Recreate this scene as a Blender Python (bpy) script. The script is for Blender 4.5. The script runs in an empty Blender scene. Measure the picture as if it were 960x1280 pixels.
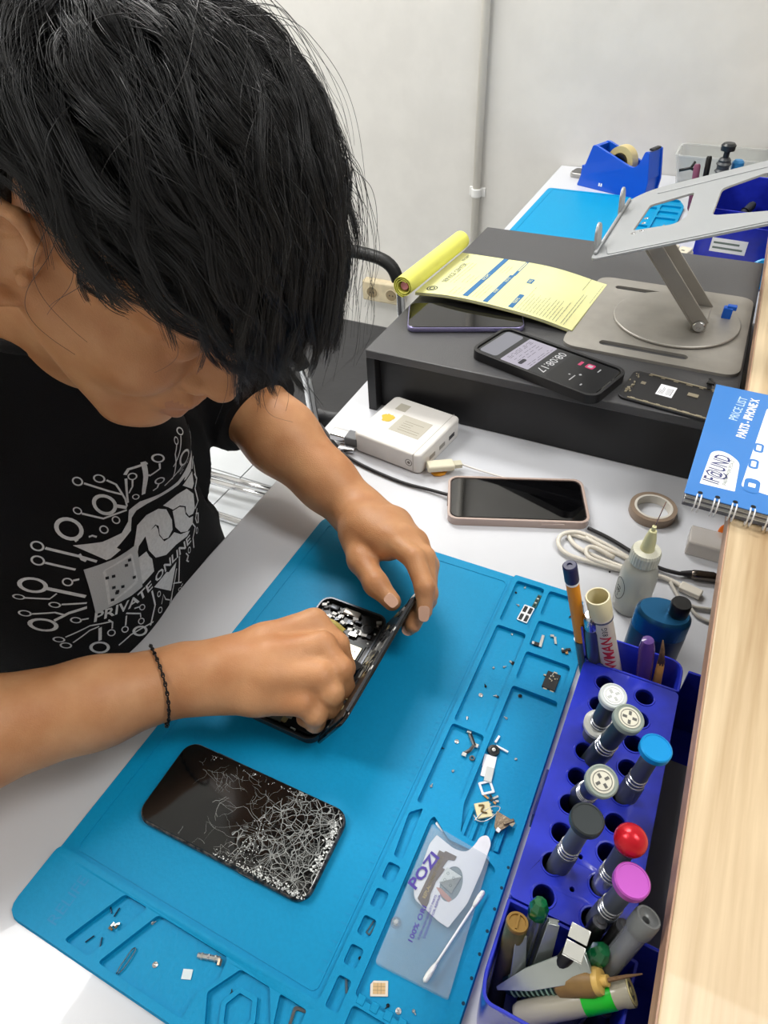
import bpy, bmesh, math, random
import numpy as np
from mathutils import Vector, Matrix, Euler
from mathutils.geometry import tessellate_polygon
from mathutils.bvhtree import BVHTree

S = bpy.context.scene
COL = S.collection
PI = math.pi
R = math.radians
random.seed(7)
RNG = np.random.default_rng(7)

# ---------------------------------------------------------------- camera (desk top is z = 0, floor z = -0.75)
CF, PITCH, ROLL, CH = 839.8, 0.739234, -0.0493656, 0.546
cp, sp = math.cos(PITCH), math.sin(PITCH)
F_ = Vector((0, cp, -sp)); R0 = Vector((1, 0, 0)); U0 = Vector((0, sp, cp))
R_ = R0 * math.cos(ROLL) + U0 * math.sin(ROLL)
U_ = -R0 * math.sin(ROLL) + U0 * math.cos(ROLL)
cam_d = bpy.data.cameras.new('camera')
cam_d.sensor_fit = 'VERTICAL'; cam_d.sensor_height = 36.0
cam_d.lens = 36.0 * CF / 1280.0
cam_d.clip_start = 0.02; cam_d.clip_end = 60
cam = bpy.data.objects.new('camera', cam_d); COL.objects.link(cam)
cam.matrix_world = Matrix.Translation((0, 0, CH)) @ Matrix((R_, U_, -F_)).transposed().to_4x4()
S.camera = cam
S.view_settings.view_transform = 'Standard'; S.view_settings.look = 'None'
S.view_settings.gamma = 1.0; S.view_settings.use_curve_mapping = False
S.view_settings.exposure = 0.0

# ---------------------------------------------------------------- world and lamps
def UVW(u, v, z=0.0):
    "desk frame: u runs along the desk away from the camera, v across it to the right"
    return Vector((u * CU + v * SU, u * SU - v * CU, z))
TH = R(62.0); CU, SU = math.cos(TH), math.sin(TH)
w = bpy.data.worlds.new('world'); S.world = w; w.use_nodes = True
w.node_tree.nodes['Background'].inputs[0].default_value = (0.93, 0.96, 1.0, 1)
w.node_tree.nodes['Background'].inputs[1].default_value = 0.52
def area(name, loc, sx, sy, power, target, col=(1, 1, 1)):
    l = bpy.data.lights.new(name, 'AREA'); l.shape = 'RECTANGLE'; l.size = sx; l.size_y = sy
    l.energy = power; l.color = col
    o = bpy.data.objects.new(name, l); COL.objects.link(o); o.location = loc
    o.rotation_euler = (0, 0, TH - PI / 2)
    return o
CEIL = 2.0
LAMPS = ((-1.72, -.04), (-1.3, 1.60), (.95, .55))
for (x_, y_), e_ in zip(LAMPS, (29, 41, 20)):
    area('ceiling_lamp', UVW(y_, x_, CEIL - .06), 1.1, .45, e_, None, (1, .985, .96))

# ---------------------------------------------------------------- helpers
def ray(px, py): return F_ + R_ * ((px - 480) / CF) - U_ * ((py - 640) / CF)
def W(px, py, z=0.0):
    "the point at height z seen at this place of the photograph"
    d = ray(px, py); return Vector((0, 0, CH)) + d * ((z - CH) / d.z)
def WD(px, py, depth): return Vector((0, 0, CH)) + ray(px, py) * depth
def WV(px, py, v):
    "the point of the upright plane at desk coordinate v"
    n = Vector((SU, -CU, 0)); d = ray(px, py); o = Vector((0, 0, CH))
    return o + d * ((v - o.dot(n)) / d.dot(n))
def uv(p): return (p.x * CU + p.y * SU, p.x * SU - p.y * CU)
def lin(c):
    return tuple((x / 12.92 if x <= .04045 else ((x + .055) / 1.055) ** 2.4) for x in c)
def rgb(h):
    h = h.lstrip('#'); return lin(tuple(int(h[i:i + 2], 16) / 255 for i in (0, 2, 4)))
MATS = {}
def mat(name, col, rough=.5, metal=0., bump=0., scale=60., var=0., alpha=1., trans=0., ior=1.45, emit=0., sss=0., spec=.5, coat=0., stretch=None, col2=None, ecol=None, detail=3.):
    if name in MATS: return MATS[name]
    m = bpy.data.materials.new(name); m.use_nodes = True; nt = m.node_tree; N = nt.nodes; L = nt.links
    b = N['Principled BSDF']; col = rgb(col) if isinstance(col, str) else col
    b.inputs['Base Color'].default_value = (*col, 1); b.inputs['Roughness'].default_value = rough
    b.inputs['Metallic'].default_value = metal; b.inputs['Alpha'].default_value = alpha
    b.inputs['Transmission Weight'].default_value = trans; b.inputs['IOR'].default_value = ior
    b.inputs['Specular IOR Level'].default_value = spec; b.inputs['Coat Weight'].default_value = coat
    if sss: b.inputs['Subsurface Weight'].default_value = sss; b.inputs['Subsurface Radius'].default_value = (.012, .005, .003)
    if sss: b.inputs['Subsurface Scale'].default_value = 1.0
    if emit: b.inputs['Emission Color'].default_value = (*(ecol or col), 1); b.inputs['Emission Strength'].default_value = emit
    if bump or var or col2:
        tc = N.new('ShaderNodeTexCoord'); mp = N.new('ShaderNodeMapping'); L.new(tc.outputs['Object'], mp.inputs[0])
        if stretch: mp.inputs['Scale'].default_value = stretch
        n = N.new('ShaderNodeTexNoise'); n.inputs['Scale'].default_value = scale; n.inputs['Detail'].default_value = detail
        L.new(mp.outputs[0], n.inputs['Vector'])
        if bump:
            bp = N.new('ShaderNodeBump'); bp.inputs['Strength'].default_value = bump; bp.inputs['Distance'].default_value = .002
            L.new(n.outputs[0], bp.inputs['Height']); L.new(bp.outputs[0], b.inputs['Normal'])
        if var or col2:
            mx = N.new('ShaderNodeMix'); mx.data_type = 'RGBA'
            c2 = rgb(col2) if col2 else tuple(max(0, x * (1 - var)) for x in col)
            mx.inputs[6].default_value = (*col, 1); mx.inputs[7].default_value = (*c2, 1)
            rp = N.new('ShaderNodeValToRGB'); rp.color_ramp.elements[0].position = .38; rp.color_ramp.elements[1].position = .64
            L.new(n.outputs[0], rp.inputs[0]); L.new(rp.outputs[0], mx.inputs[0]); L.new(mx.outputs[2], b.inputs['Base Color'])
    MATS[name] = m; return m

def tag(o, label=None, cat=None, group=None, kind=None):
    if label: o['label'] = label
    if cat: o['category'] = cat
    if group: o['group'] = group
    if kind: o['kind'] = kind
    return o
def thing(name, label, cat, loc=(0, 0, 0), rz=0., group=None, rot=None):
    o = bpy.data.objects.new(name, None); COL.objects.link(o); o.empty_display_size = .01
    o.location = loc; o.rotation_euler = rot if rot is not None else (0, 0, rz)
    o.matrix_world = Matrix.LocRotScale(Vector(loc), Euler(rot) if rot is not None else Euler((0, 0, rz)), None)
    return tag(o, label, cat, group)
def frame_thing(name, label, cat, M, group=None):
    o = bpy.data.objects.new(name, None); COL.objects.link(o); o.empty_display_size = .01
    o.matrix_world = M; return tag(o, label, cat, group)
def obj(name, geo, m, parent=None, smooth=False, world=False, loc=None, rot=None, bevel=0, seg=2):
    "geo = (verts, faces) or a mesh; one object"
    if isinstance(geo, tuple):
        v, f = geo[0], geo[1]
        if world and parent is not None:
            Mi = parent.matrix_world.inverted(); v = [Mi @ Vector(p) for p in v]
        me = bpy.data.meshes.new(name); me.from_pydata([tuple(p) for p in v], [], [tuple(x) for x in f]); me.validate()
        if smooth: me.polygons.foreach_set('use_smooth', [True] * len(me.polygons))
    else: me = geo
    if m is not None and not me.materials:
        for x in (m if isinstance(m, (list, tuple)) else [m]): me.materials.append(x)
    o = bpy.data.objects.new(name, me); COL.objects.link(o)
    if parent is not None: o.parent = parent
    if loc is not None: o.location = loc
    if rot is not None: o.rotation_euler = rot
    if parent is None: o.matrix_world = Matrix.LocRotScale(Vector(o.location), o.rotation_euler, None)
    if bevel:
        b = o.modifiers.new('bevel', 'BEVEL'); b.width = bevel; b.segments = seg; b.limit_method = 'ANGLE'; b.angle_limit = R(40)
        b.harden_normals = False
    if smooth == 'angle' or bevel:
        me.polygons.foreach_set('use_smooth', [True] * len(me.polygons))
        sharp_by_angle(me)
    return o
def sharp_by_angle(me, ang=R(38)):
    bm = bmesh.new(); bm.from_mesh(me)
    for e in bm.edges:
        big = len(e.link_faces) == 2 and max(len(f.verts) for f in e.link_faces) > 12
        e.smooth = not (len(e.link_faces) != 2 or e.calc_face_angle(0) > (R(10) if big else ang))
    bm.to_mesh(me); bm.free()
def part_of(M, geo):
    return ([M @ Vector(p) for p in geo[0]], geo[1])
def join(*gs):
    V, Fc = [], []
    for v, f in gs:
        o = len(V); V += list(v); Fc += [tuple(i + o for i in x) for x in f]
    return V, Fc
def box(x0, x1, y0, y1, z0, z1):
    v = [(x, y, z) for z in (z0, z1) for y in (y0, y1) for x in (x0, x1)]
    return v, [(0, 2, 3, 1), (4, 5, 7, 6), (0, 1, 5, 4), (2, 6, 7, 3), (0, 4, 6, 2), (1, 3, 7, 5)]
def cbox(c, s): return box(c[0] - s[0] / 2, c[0] + s[0] / 2, c[1] - s[1] / 2, c[1] + s[1] / 2, c[2] - s[2] / 2, c[2] + s[2] / 2)
def rrect(x0, x1, y0, y1, r, n=6):
    P = []
    for cx, cy, a in ((x1 - r, y1 - r, 0), (x0 + r, y1 - r, 90), (x0 + r, y0 + r, 180), (x1 - r, y0 + r, 270)):
        for i in range(n + 1):
            t = R(a + 90 * i / n); P.append((cx + r * math.cos(t), cy + r * math.sin(t)))
    return P
def round_poly(P, r, n=4):
    "round the corners of a polygon; r a number or a list"
    out = []; k = len(P)
    for i in range(k):
        p = Vector(P[i][:2]); a = Vector(P[i - 1][:2]) - p; b = Vector(P[(i + 1) % k][:2]) - p
        rr = r[i] if isinstance(r, (list, tuple)) else r
        t = min(rr, a.length * .48, b.length * .48)
        s, e = p + a.normalized() * t, p + b.normalized() * t
        for j in range(n + 1):
            q = j / n; out.append(tuple(s * (1 - q) ** 2 + p * 2 * q * (1 - q) + e * q * q))
    return out
def circle(cx, cy, r, n=24, ry=None, a0=0.): return [(cx + r * math.cos(a0 + 2 * PI * i / n), cy + (ry or r) * math.sin(a0 + 2 * PI * i / n)) for i in range(n)]
def area2(P): return sum(P[i - 1][0] * P[i][1] - P[i][0] * P[i - 1][1] for i in range(len(P))) / 2
def plate(loops, z0, z1):
    "outline with holes, extruded"
    L = []
    for i, l in enumerate(loops):
        l = [tuple(p[:2]) for p in l]
        if (area2(l) > 0) != (i == 0): l = l[::-1]
        L.append(l)
    if len(L) == 1:
        P = L[0]; n = len(P)
        V = [(x, y, z0) for x, y in P] + [(x, y, z1) for x, y in P]
        Fc = [tuple(range(n))[::-1], tuple(range(n, 2 * n))] + [(i, (i + 1) % n, n + (i + 1) % n, n + i) for i in range(n)]
        return V, Fc
    tri = tessellate_polygon([[Vector((x, y, 0)) for x, y in l] for l in L])
    P = [p for l in L for p in l]; n = len(P)
    V = [(x, y, z0) for x, y in P] + [(x, y, z1) for x, y in P]; Fc = []
    for a, b, c in tri:
        (ax, ay), (bx, by), (cx, cy) = P[a], P[b], P[c]
        s = (bx - ax) * (cy - ay) - (cx - ax) * (by - ay)
        if abs(s) < 1e-14: continue
        if s < 0: b, c = c, b
        Fc.append((a + n, b + n, c + n)); Fc.append((a, c, b))
    o = 0
    for l in L:
        m_ = len(l)
        Fc += [(o + i, o + (i + 1) % m_, n + o + (i + 1) % m_, n + o + i) for i in range(m_)]; o += m_
    return V, Fc
def soft_plate(P, z0, z1, b=.001, n=3):
    "a convex outline extruded with rounded top and bottom edges"
    if area2(P) < 0: P = P[::-1]
    k = len(P)
    N = []
    for i in range(k):
        a = Vector(P[i - 1][:2]); c = Vector(P[(i + 1) % k][:2]); t = (c - a).normalized(); N.append(Vector((t.y, -t.x)))
    V, Fc = [], []; rings = []
    prof = [(b * (1 - math.cos(q)), z0 + b * (1 - math.sin(q))) for q in [PI / 2 * j / n for j in range(n, -1, -1)]]
    prof = [(b - b * math.sin(PI / 2 * j / n), z0 + b - b * math.cos(PI / 2 * j / n)) for j in range(n + 1)]
    prof += [(b - b * math.cos(PI / 2 * j / n), z1 - b + b * math.sin(PI / 2 * j / n)) for j in range(n + 1)]
    for off, z in prof:
        V += [(P[i][0] - N[i].x * off, P[i][1] - N[i].y * off, z) for i in range(k)]
    m_ = len(prof)
    for j in range(m_ - 1):
        for i in range(k):
            a, c = j * k + i, j * k + (i + 1) % k; Fc.append((a, c, c + k, a + k))
    Fc.append(tuple(range(k))[::-1]); Fc.append(tuple(range((m_ - 1) * k, m_ * k)))
    return V, Fc
def lathe(prof, n=24, caps=True):
    V, Fc = [], []
    for r, z in prof: V += [(r * math.cos(2 * PI * i / n), r * math.sin(2 * PI * i / n), z) for i in range(n)]
    for j in range(len(prof) - 1):
        for i in range(n):
            a, b = j * n + i, j * n + (i + 1) % n; Fc.append((a, b, b + n, a + n))
    if caps: Fc.append(tuple(range(n))[::-1]); Fc.append(tuple(range((len(prof) - 1) * n, len(prof) * n)))
    return V, Fc
def smooth_path(P, n=6):
    "Catmull-Rom through the points"
    P = [Vector(p) for p in P]; Q = [P[0] * 2 - P[1]] + P + [P[-1] * 2 - P[-2]]; out = []
    for i in range(1, len(Q) - 2):
        a, b, c, d = Q[i - 1:i + 3]
        for j in range(n):
            t = j / n
            out.append(.5 * ((2 * b) + (c - a) * t + (2 * a - 5 * b + 4 * c - d) * t * t + (-a + 3 * b - 3 * c + d) * t ** 3))
    out.append(P[-1]); return out
def tube(P, r, n=8, closed=False, caps=True, flat=None, up=None):
    "sweep a circle (or an ellipse: flat = second radius) along points"
    P = [Vector(p) for p in P]; m_ = len(P); V, Fc = [], []
    rr = r if isinstance(r, (list, tuple)) else [r] * m_
    nrm = Vector(up) if up else None
    for i in range(m_):
        a = P[i - 1] if (i > 0 or closed) else P[i]; b = P[(i + 1) % m_] if (i < m_ - 1 or closed) else P[i]
        t = (b - a).normalized()
        if nrm is None: nrm = t.orthogonal().normalized()
        nrm = (nrm - t * nrm.dot(t)).normalized() if up is None else (Vector(up) - t * Vector(up).dot(t)).normalized()
        bi = t.cross(nrm)
        fl = rr[i] if flat is None else flat
        V += [P[i] + bi * (rr[i] * math.cos(2 * PI * k / n)) + nrm * (fl * math.sin(2 * PI * k / n)) for k in range(n)]
    for j in range(m_ if closed else m_ - 1):
        for k in range(n):
            a, b = j * n + k, j * n + (k + 1) % n; c, d = ((j + 1) % m_) * n + (k + 1) % n, ((j + 1) % m_) * n + k
            Fc.append((a, b, c, d))
    if caps and not closed: Fc.append(tuple(range(n))[::-1]); Fc.append(tuple(range((m_ - 1) * n, m_ * n)))
    return V, Fc
def zframe(a, b):
    "matrix whose z axis runs from a to b, origin a"
    a, b = Vector(a), Vector(b); z = (b - a).normalized(); x = Vector((0, 0, 1)).cross(z)
    x = Vector((1, 0, 0)) if x.length < 1e-5 else x.normalized(); y = z.cross(x)
    M = Matrix((x, y, z)).transposed().to_4x4(); M.translation = a; return M
def flatframe(o, xdir, z=None):
    "matrix lying flat: x axis along xdir (horizontal)"
    x = Vector(xdir); 
    if z is None: z = Vector((0, 0, 1))
    x = (x - z * x.dot(z)).normalized(); y = z.cross(x)
    M = Matrix((x, y, z)).transposed().to_4x4(); M.translation = o; return M
FT = {}
def text2d(s, size=1., offset=0., shear=0., align='CENTER', res=2, spacing=1.):
    "letters as flat faces: (points, faces)"
    key = (s, offset, shear, align, res, spacing)
    if key not in FT:
        c = bpy.data.curves.new('lettering', 'FONT'); c.body = s; c.size = 1; c.align_x = align; c.align_y = 'CENTER'
        c.offset = offset; c.shear = shear; c.resolution_u = res; c.space_character = spacing; c.fill_mode = 'FRONT'
        o = bpy.data.objects.new('lettering', c); COL.objects.link(o)
        dg = bpy.context.evaluated_depsgraph_get(); me = o.evaluated_get(dg).to_mesh()
        V = [tuple(v.co) for v in me.vertices]; Fc = [tuple(p.vertices) for p in me.polygons]
        o.evaluated_get(dg).to_mesh_clear(); bpy.data.objects.remove(o); bpy.data.curves.remove(c)
        FT[key] = (V, Fc)
    V, Fc = FT[key]; return [Vector(v) * size for v in V], Fc
def put(geo, M): return part_of(M, geo)
def T(x, y, z=0., a=0.): return Matrix.Translation((x, y, z)) @ Matrix.Rotation(a, 4, 'Z')
def quad(x0, x1, y0, y1, z): return [(x0, y0, z), (x1, y0, z), (x1, y1, z), (x0, y1, z)], [(0, 1, 2, 3)]
def fill(P, z=0.):
    P = P if area2(P) > 0 else P[::-1]
    return [(x, y, z) for x, y in P], [tuple(range(len(P)))]
def strip(P, w_, z=0., closed=False):
    "flat ribbon of width w_ along 2D points"
    P = [Vector(p[:2]) for p in P]; V, Fc = [], []; n = len(P)
    ww = w_ if isinstance(w_, (list, tuple)) else [w_] * n
    for i in range(n):
        a = P[i - 1] if i > 0 or closed else P[i]; b = P[(i + 1) % n] if i < n - 1 or closed else P[i]
        t = (b - a); t = t.normalized() if t.length > 1e-9 else Vector((1, 0)); nn = Vector((-t.y, t.x)) * (ww[i] / 2)
        V += [(*(P[i] + nn), z), (*(P[i] - nn), z)]
    for i in range(n if closed else n - 1):
        j = (i + 1) % n; Fc.append((2 * i, 2 * i + 1, 2 * j + 1, 2 * j))
    return V, Fc
def dup(root):
    c = root.copy(); COL.objects.link(c)
    for ch in list(root.children):
        d = ch.copy(); COL.objects.link(d); d.parent = c
        for g in ch.children:
            e = g.copy(); COL.objects.link(e); e.parent = d
    return c
# ---------------------------------------------------------------- desk frame: local x = across (v), local y = along (u)
RZ = TH - PI / 2
DM = Matrix.Rotation(RZ, 4, 'Z')
def D(x, y, z=0.): return DM @ Vector((x, y, z))
def dthing(name, label, cat, x, y, z=0., a=0., group=None): return thing(name, label, cat, D(x, y, z), RZ + a, group)
def px(x, y, z=0.):
    p = DM.inverted() @ W(x, y, z); return Vector((p.x, p.y))
def pl(t, x, y, z=0.):
    "photo pixel at world height z -> local 2D of a thing"
    p = t.matrix_world.inverted() @ W(x, y, z); return (p.x, p.y)

M_wall = mat('wall_paint', '#dddbd6', .75, bump=.35, scale=14, var=.05, detail=6)
M_ceil = mat('ceiling_paint', '#e6e5e2', .9)
M_tile = mat('floor_tile', '#e3e7ea', .22, coat=.3)
M_grout = mat('grout', '#5c5c5a', .9)
WALL_U = 1.965
FL = -.75
def struct(name, geo, m, **k): return tag(obj(name, geo, m, **k), kind='structure')
# walls as slabs in the desk frame
def dbox(name, m, x0, x1, y0, y1, z0, z1, **k):
    o = tag(obj(name, box(x0, x1, y0, y1, z0, z1), m, rot=(0, 0, RZ), **k), kind='structure'); return o
wb = dbox('wall_back', M_wall, -3.0, 2.2, WALL_U, WALL_U + .12, FL, CEIL)
dbox('wall_left', M_wall, -3.12, -3.0, -2.0, WALL_U + .12, FL, CEIL)
dbox('wall_right', M_wall, 2.2, 2.32, -2.0, WALL_U + .12, FL, CEIL)
dbox('wall_front', M_wall, -3.12, 2.32, -2.12, -2.0, FL, CEIL)
dbox('ceiling', M_ceil, -3.12, 2.32, -2.12, WALL_U + .12, CEIL, CEIL + .1)
fl = dbox('floor', M_grout, -3.12, 2.32, -2.12, WALL_U + .12, FL - .1, FL - .003)
# tiles: single pieces where the photo looks, the rest of the floor joined
TS, GAP = .30, .004
tile_me = None; rest = []
for i in range(-10, 8):
    for j in range(-7, 8):
        x0, y0 = i * TS + .06, j * TS + .02
        if x0 < -3.0 or x0 + TS > 2.2 or y0 < -2.0 or y0 + TS > WALL_U: continue
        if -1.5 < x0 < .3 and .3 < y0:
            if tile_me is None:
                tile_me = bpy.data.meshes.new('tile'); g = box(GAP / 2, TS - GAP / 2, GAP / 2, TS - GAP / 2, -.004, 0); tile_me.from_pydata(*[list(map(tuple, g[0])), [], g[1]]); tile_me.materials.append(M_tile)
            o = bpy.data.objects.new('tile', tile_me); COL.objects.link(o); o.parent = fl; o.location = (x0, y0, FL)
        else: rest.append(box(x0 + GAP / 2, x0 + TS - GAP / 2, y0 + GAP / 2, y0 + TS - GAP / 2, FL - .004, FL))
tag(obj('outer_tiles', join(*rest), M_tile, fl), kind='stuff')

# ceiling light fittings that carry the lamps
M_led = mat('lit_diffuser', '#ffffff', .6, emit=2.5); M_wm = mat('white_metal', '#e8e8e6', .4)
for (x, y), wh in zip(LAMPS, ('left of the young man', 'behind the young man', 'beyond the wooden ledge')):
    t = dthing('ceiling_light', 'white rectangular ceiling light ' + wh, 'light', x, y, CEIL - .05)
    obj('housing', box(-.59, .59, -.265, .265, .012, .05), M_wm, t); obj('diffuser', box(-.55, .55, -.225, .225, 0, .012), M_led, t)

# cable conduit on the wall with its clips
M_cond = mat('conduit_plastic', '#d8d4cb', .5)
def WU(px_, py_, u):
    n = Vector((CU, SU, 0)); d = ray(px_, py_); o = Vector((0, 0, CH)); return o + d * ((u - o.dot(n)) / d.dot(n))
cpt = DM.inverted() @ WU(592, 250, WALL_U); cpt2 = DM.inverted() @ WU(616, 0, WALL_U)
cx = (cpt.x + cpt2.x) / 2
t = dthing('cable_conduit', 'thin pale vertical cable conduit clipped to the white wall', 'conduit', cx, WALL_U, FL)
obj('pipe', tube([(0, -.013, .02), (0, -.013, CEIL - FL)], .011, 10), M_cond, t, smooth=True)
for z in (.66, 1.5, 2.3):
    obj('clip', join(box(-.024, .024, -.006, 0, z - .012, z + .012), tube([(0, -.013, z - .011), (0, -.013, z + .011)], .0145, 10)), M_wm, t, bevel=.001)
# extension socket by the wall foot
M_beige = mat('beige_plastic', '#cdbf9f', .5, var=.15, scale=40); M_dk = mat('socket_dark', '#3a332a', .7)
sc = DM.inverted() @ WU(478, 366, WALL_U - .03)
t = dthing('extension_socket', 'beige double wall socket block low on the white wall', 'socket', sc.x, WALL_U, sc.z)
obj('body', box(-.075, .075, -.035, 0, -.035, .035), M_beige, t, bevel=.006)
for x in (-.036, .036):
    M = Matrix.Translation((x, -.0352, -.002)) @ Matrix.Rotation(PI / 2, 4, 'X')
    s = obj('outlet', put(join(lathe([(.021, 0), (.022, .002), (.0195, .003), (.018, -.001)], 20)), M), M_dk if 0 else M_beige, t, smooth='angle')
    obj('outlet_well', put(join(lathe([(.0175, 0), (.0175, .0021)], 20)), M), mat('outlet_brown', '#8d7d5f', .6), s)
    for q in (-.006, .006): obj('pin_hole', put(part_of(T(q, 0), lathe([(.0026, 0), (.0026, .0025)], 8)), M), M_dk, s)

# ---------------------------------------------------------------- the desk
M_desk = mat('desk_laminate', '#cdcfd4', .28, coat=.25); M_edge = mat('desk_edge', '#9a9a9c', .5); M_leg = mat('grey_metal', '#85878a', .4, .6)
t = dthing('work_desk', 'long white laminate desk running to the wall under the blue mats', 'desk', 0, 0, 0)
XL, XR, YN, YF = -.422, .62, -.62, WALL_U - .002
obj('desktop', plate([[(-.419, YN), (XR, YN), (XR, YF), (-.452, YF)]], -.025, 0), M_desk, t, bevel=.0015)
obj('edge_band', plate([[(-.4195, YN), (-.419, YN), (-.452, YF), (-.4525, YF)]], -.0248, -.001), M_edge, t)
for x in (-.38, .56):
    for y in (-.56, .75, 1.88): obj('leg', box(x - .02, x + .02, y - .02, y + .02, FL, -.025), M_leg, t, bevel=.003)
for x in (-.36, .54): obj('side_rail', box(x - .01, x + .01, YN + .08, YF - .06, -.075, -.025), M_leg, t)

# ---------------------------------------------------------------- partition with its wooden ledge
def wood_mat(name, c1, c2, sx=(1.2, 26, 26), rough=.45):
    m = bpy.data.materials.new(name); m.use_nodes = True; nt = m.node_tree; N = nt.nodes; L = nt.links; b = N['Principled BSDF']
    tc = N.new('ShaderNodeTexCoord'); mp = N.new('ShaderNodeMapping'); mp.inputs['Scale'].default_value = sx; L.new(tc.outputs['Object'], mp.inputs[0])
    n = N.new('ShaderNodeTexNoise'); n.inputs['Scale'].default_value = 1.6; n.inputs['Detail'].default_value = 6; n.inputs['Distortion'].default_value = .6; L.new(mp.outputs[0], n.inputs['Vector'])
    wv = N.new('ShaderNodeTexNoise'); wv.inputs['Scale'].default_value = 9; wv.inputs['Detail'].default_value = 4; L.new(mp.outputs[0], wv.inputs['Vector'])
    ad = N.new('ShaderNodeMath'); ad.operation = 'MULTIPLY_ADD'; ad.inputs[1].default_value = .35; L.new(wv.outputs[0], ad.inputs[0]); L.new(n.outputs[0], ad.inputs[2])
    rp = N.new('ShaderNodeValToRGB'); L.new(ad.outputs[0], rp.inputs[0])
    rp.color_ramp.elements[0].position = .45; rp.color_ramp.elements[0].color = (*rgb(c1), 1); rp.color_ramp.elements[1].position = .86; rp.color_ramp.elements[1].color = (*rgb(c2), 1)
    L.new(rp.outputs[0], b.inputs['Base Color']); b.inputs['Roughness'].default_value = rough; b.inputs['Coat Weight'].default_value = .15
    return m
M_wood = wood_mat('ledge_wood', '#dcc6a2', '#ac8f69', (22, 1.0, 22)); M_band = wood_mat('ledge_edge', '#cfa98c', '#a47f66', (26, 2, 26), .5)
WZ = .13
a = px(943, 440, WZ); b = px(822, 1280, WZ); sl = (a.x - b.x) / (a.y - b.y)
def wx(y): return b.x + (y - b.y) * sl
YA, YB = -.5, WALL_U - .01
t = dthing('wooden_ledge', 'pale pine ledge board along the right edge of the desk', 'ledge', 0, 0, 0)
obj('board', plate([[(wx(YA), YA), (.5, YA), (.5, YB), (wx(YB), YB)]], WZ - .018, WZ), M_wood, t, bevel=.001)
obj('edge_strip', plate([[(wx(YA) - .0012, YA), (wx(YA) - .0001, YA), (wx(YB) - .0001, YB), (wx(YB) - .0012, YB)]], WZ - .0178, WZ - .0006), M_band, t)
obj('partition_panel', box(.30, .318, YA, YB, 0.0005, WZ - .018), mat('panel_white', '#cfc8bf', .6), t)

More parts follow.
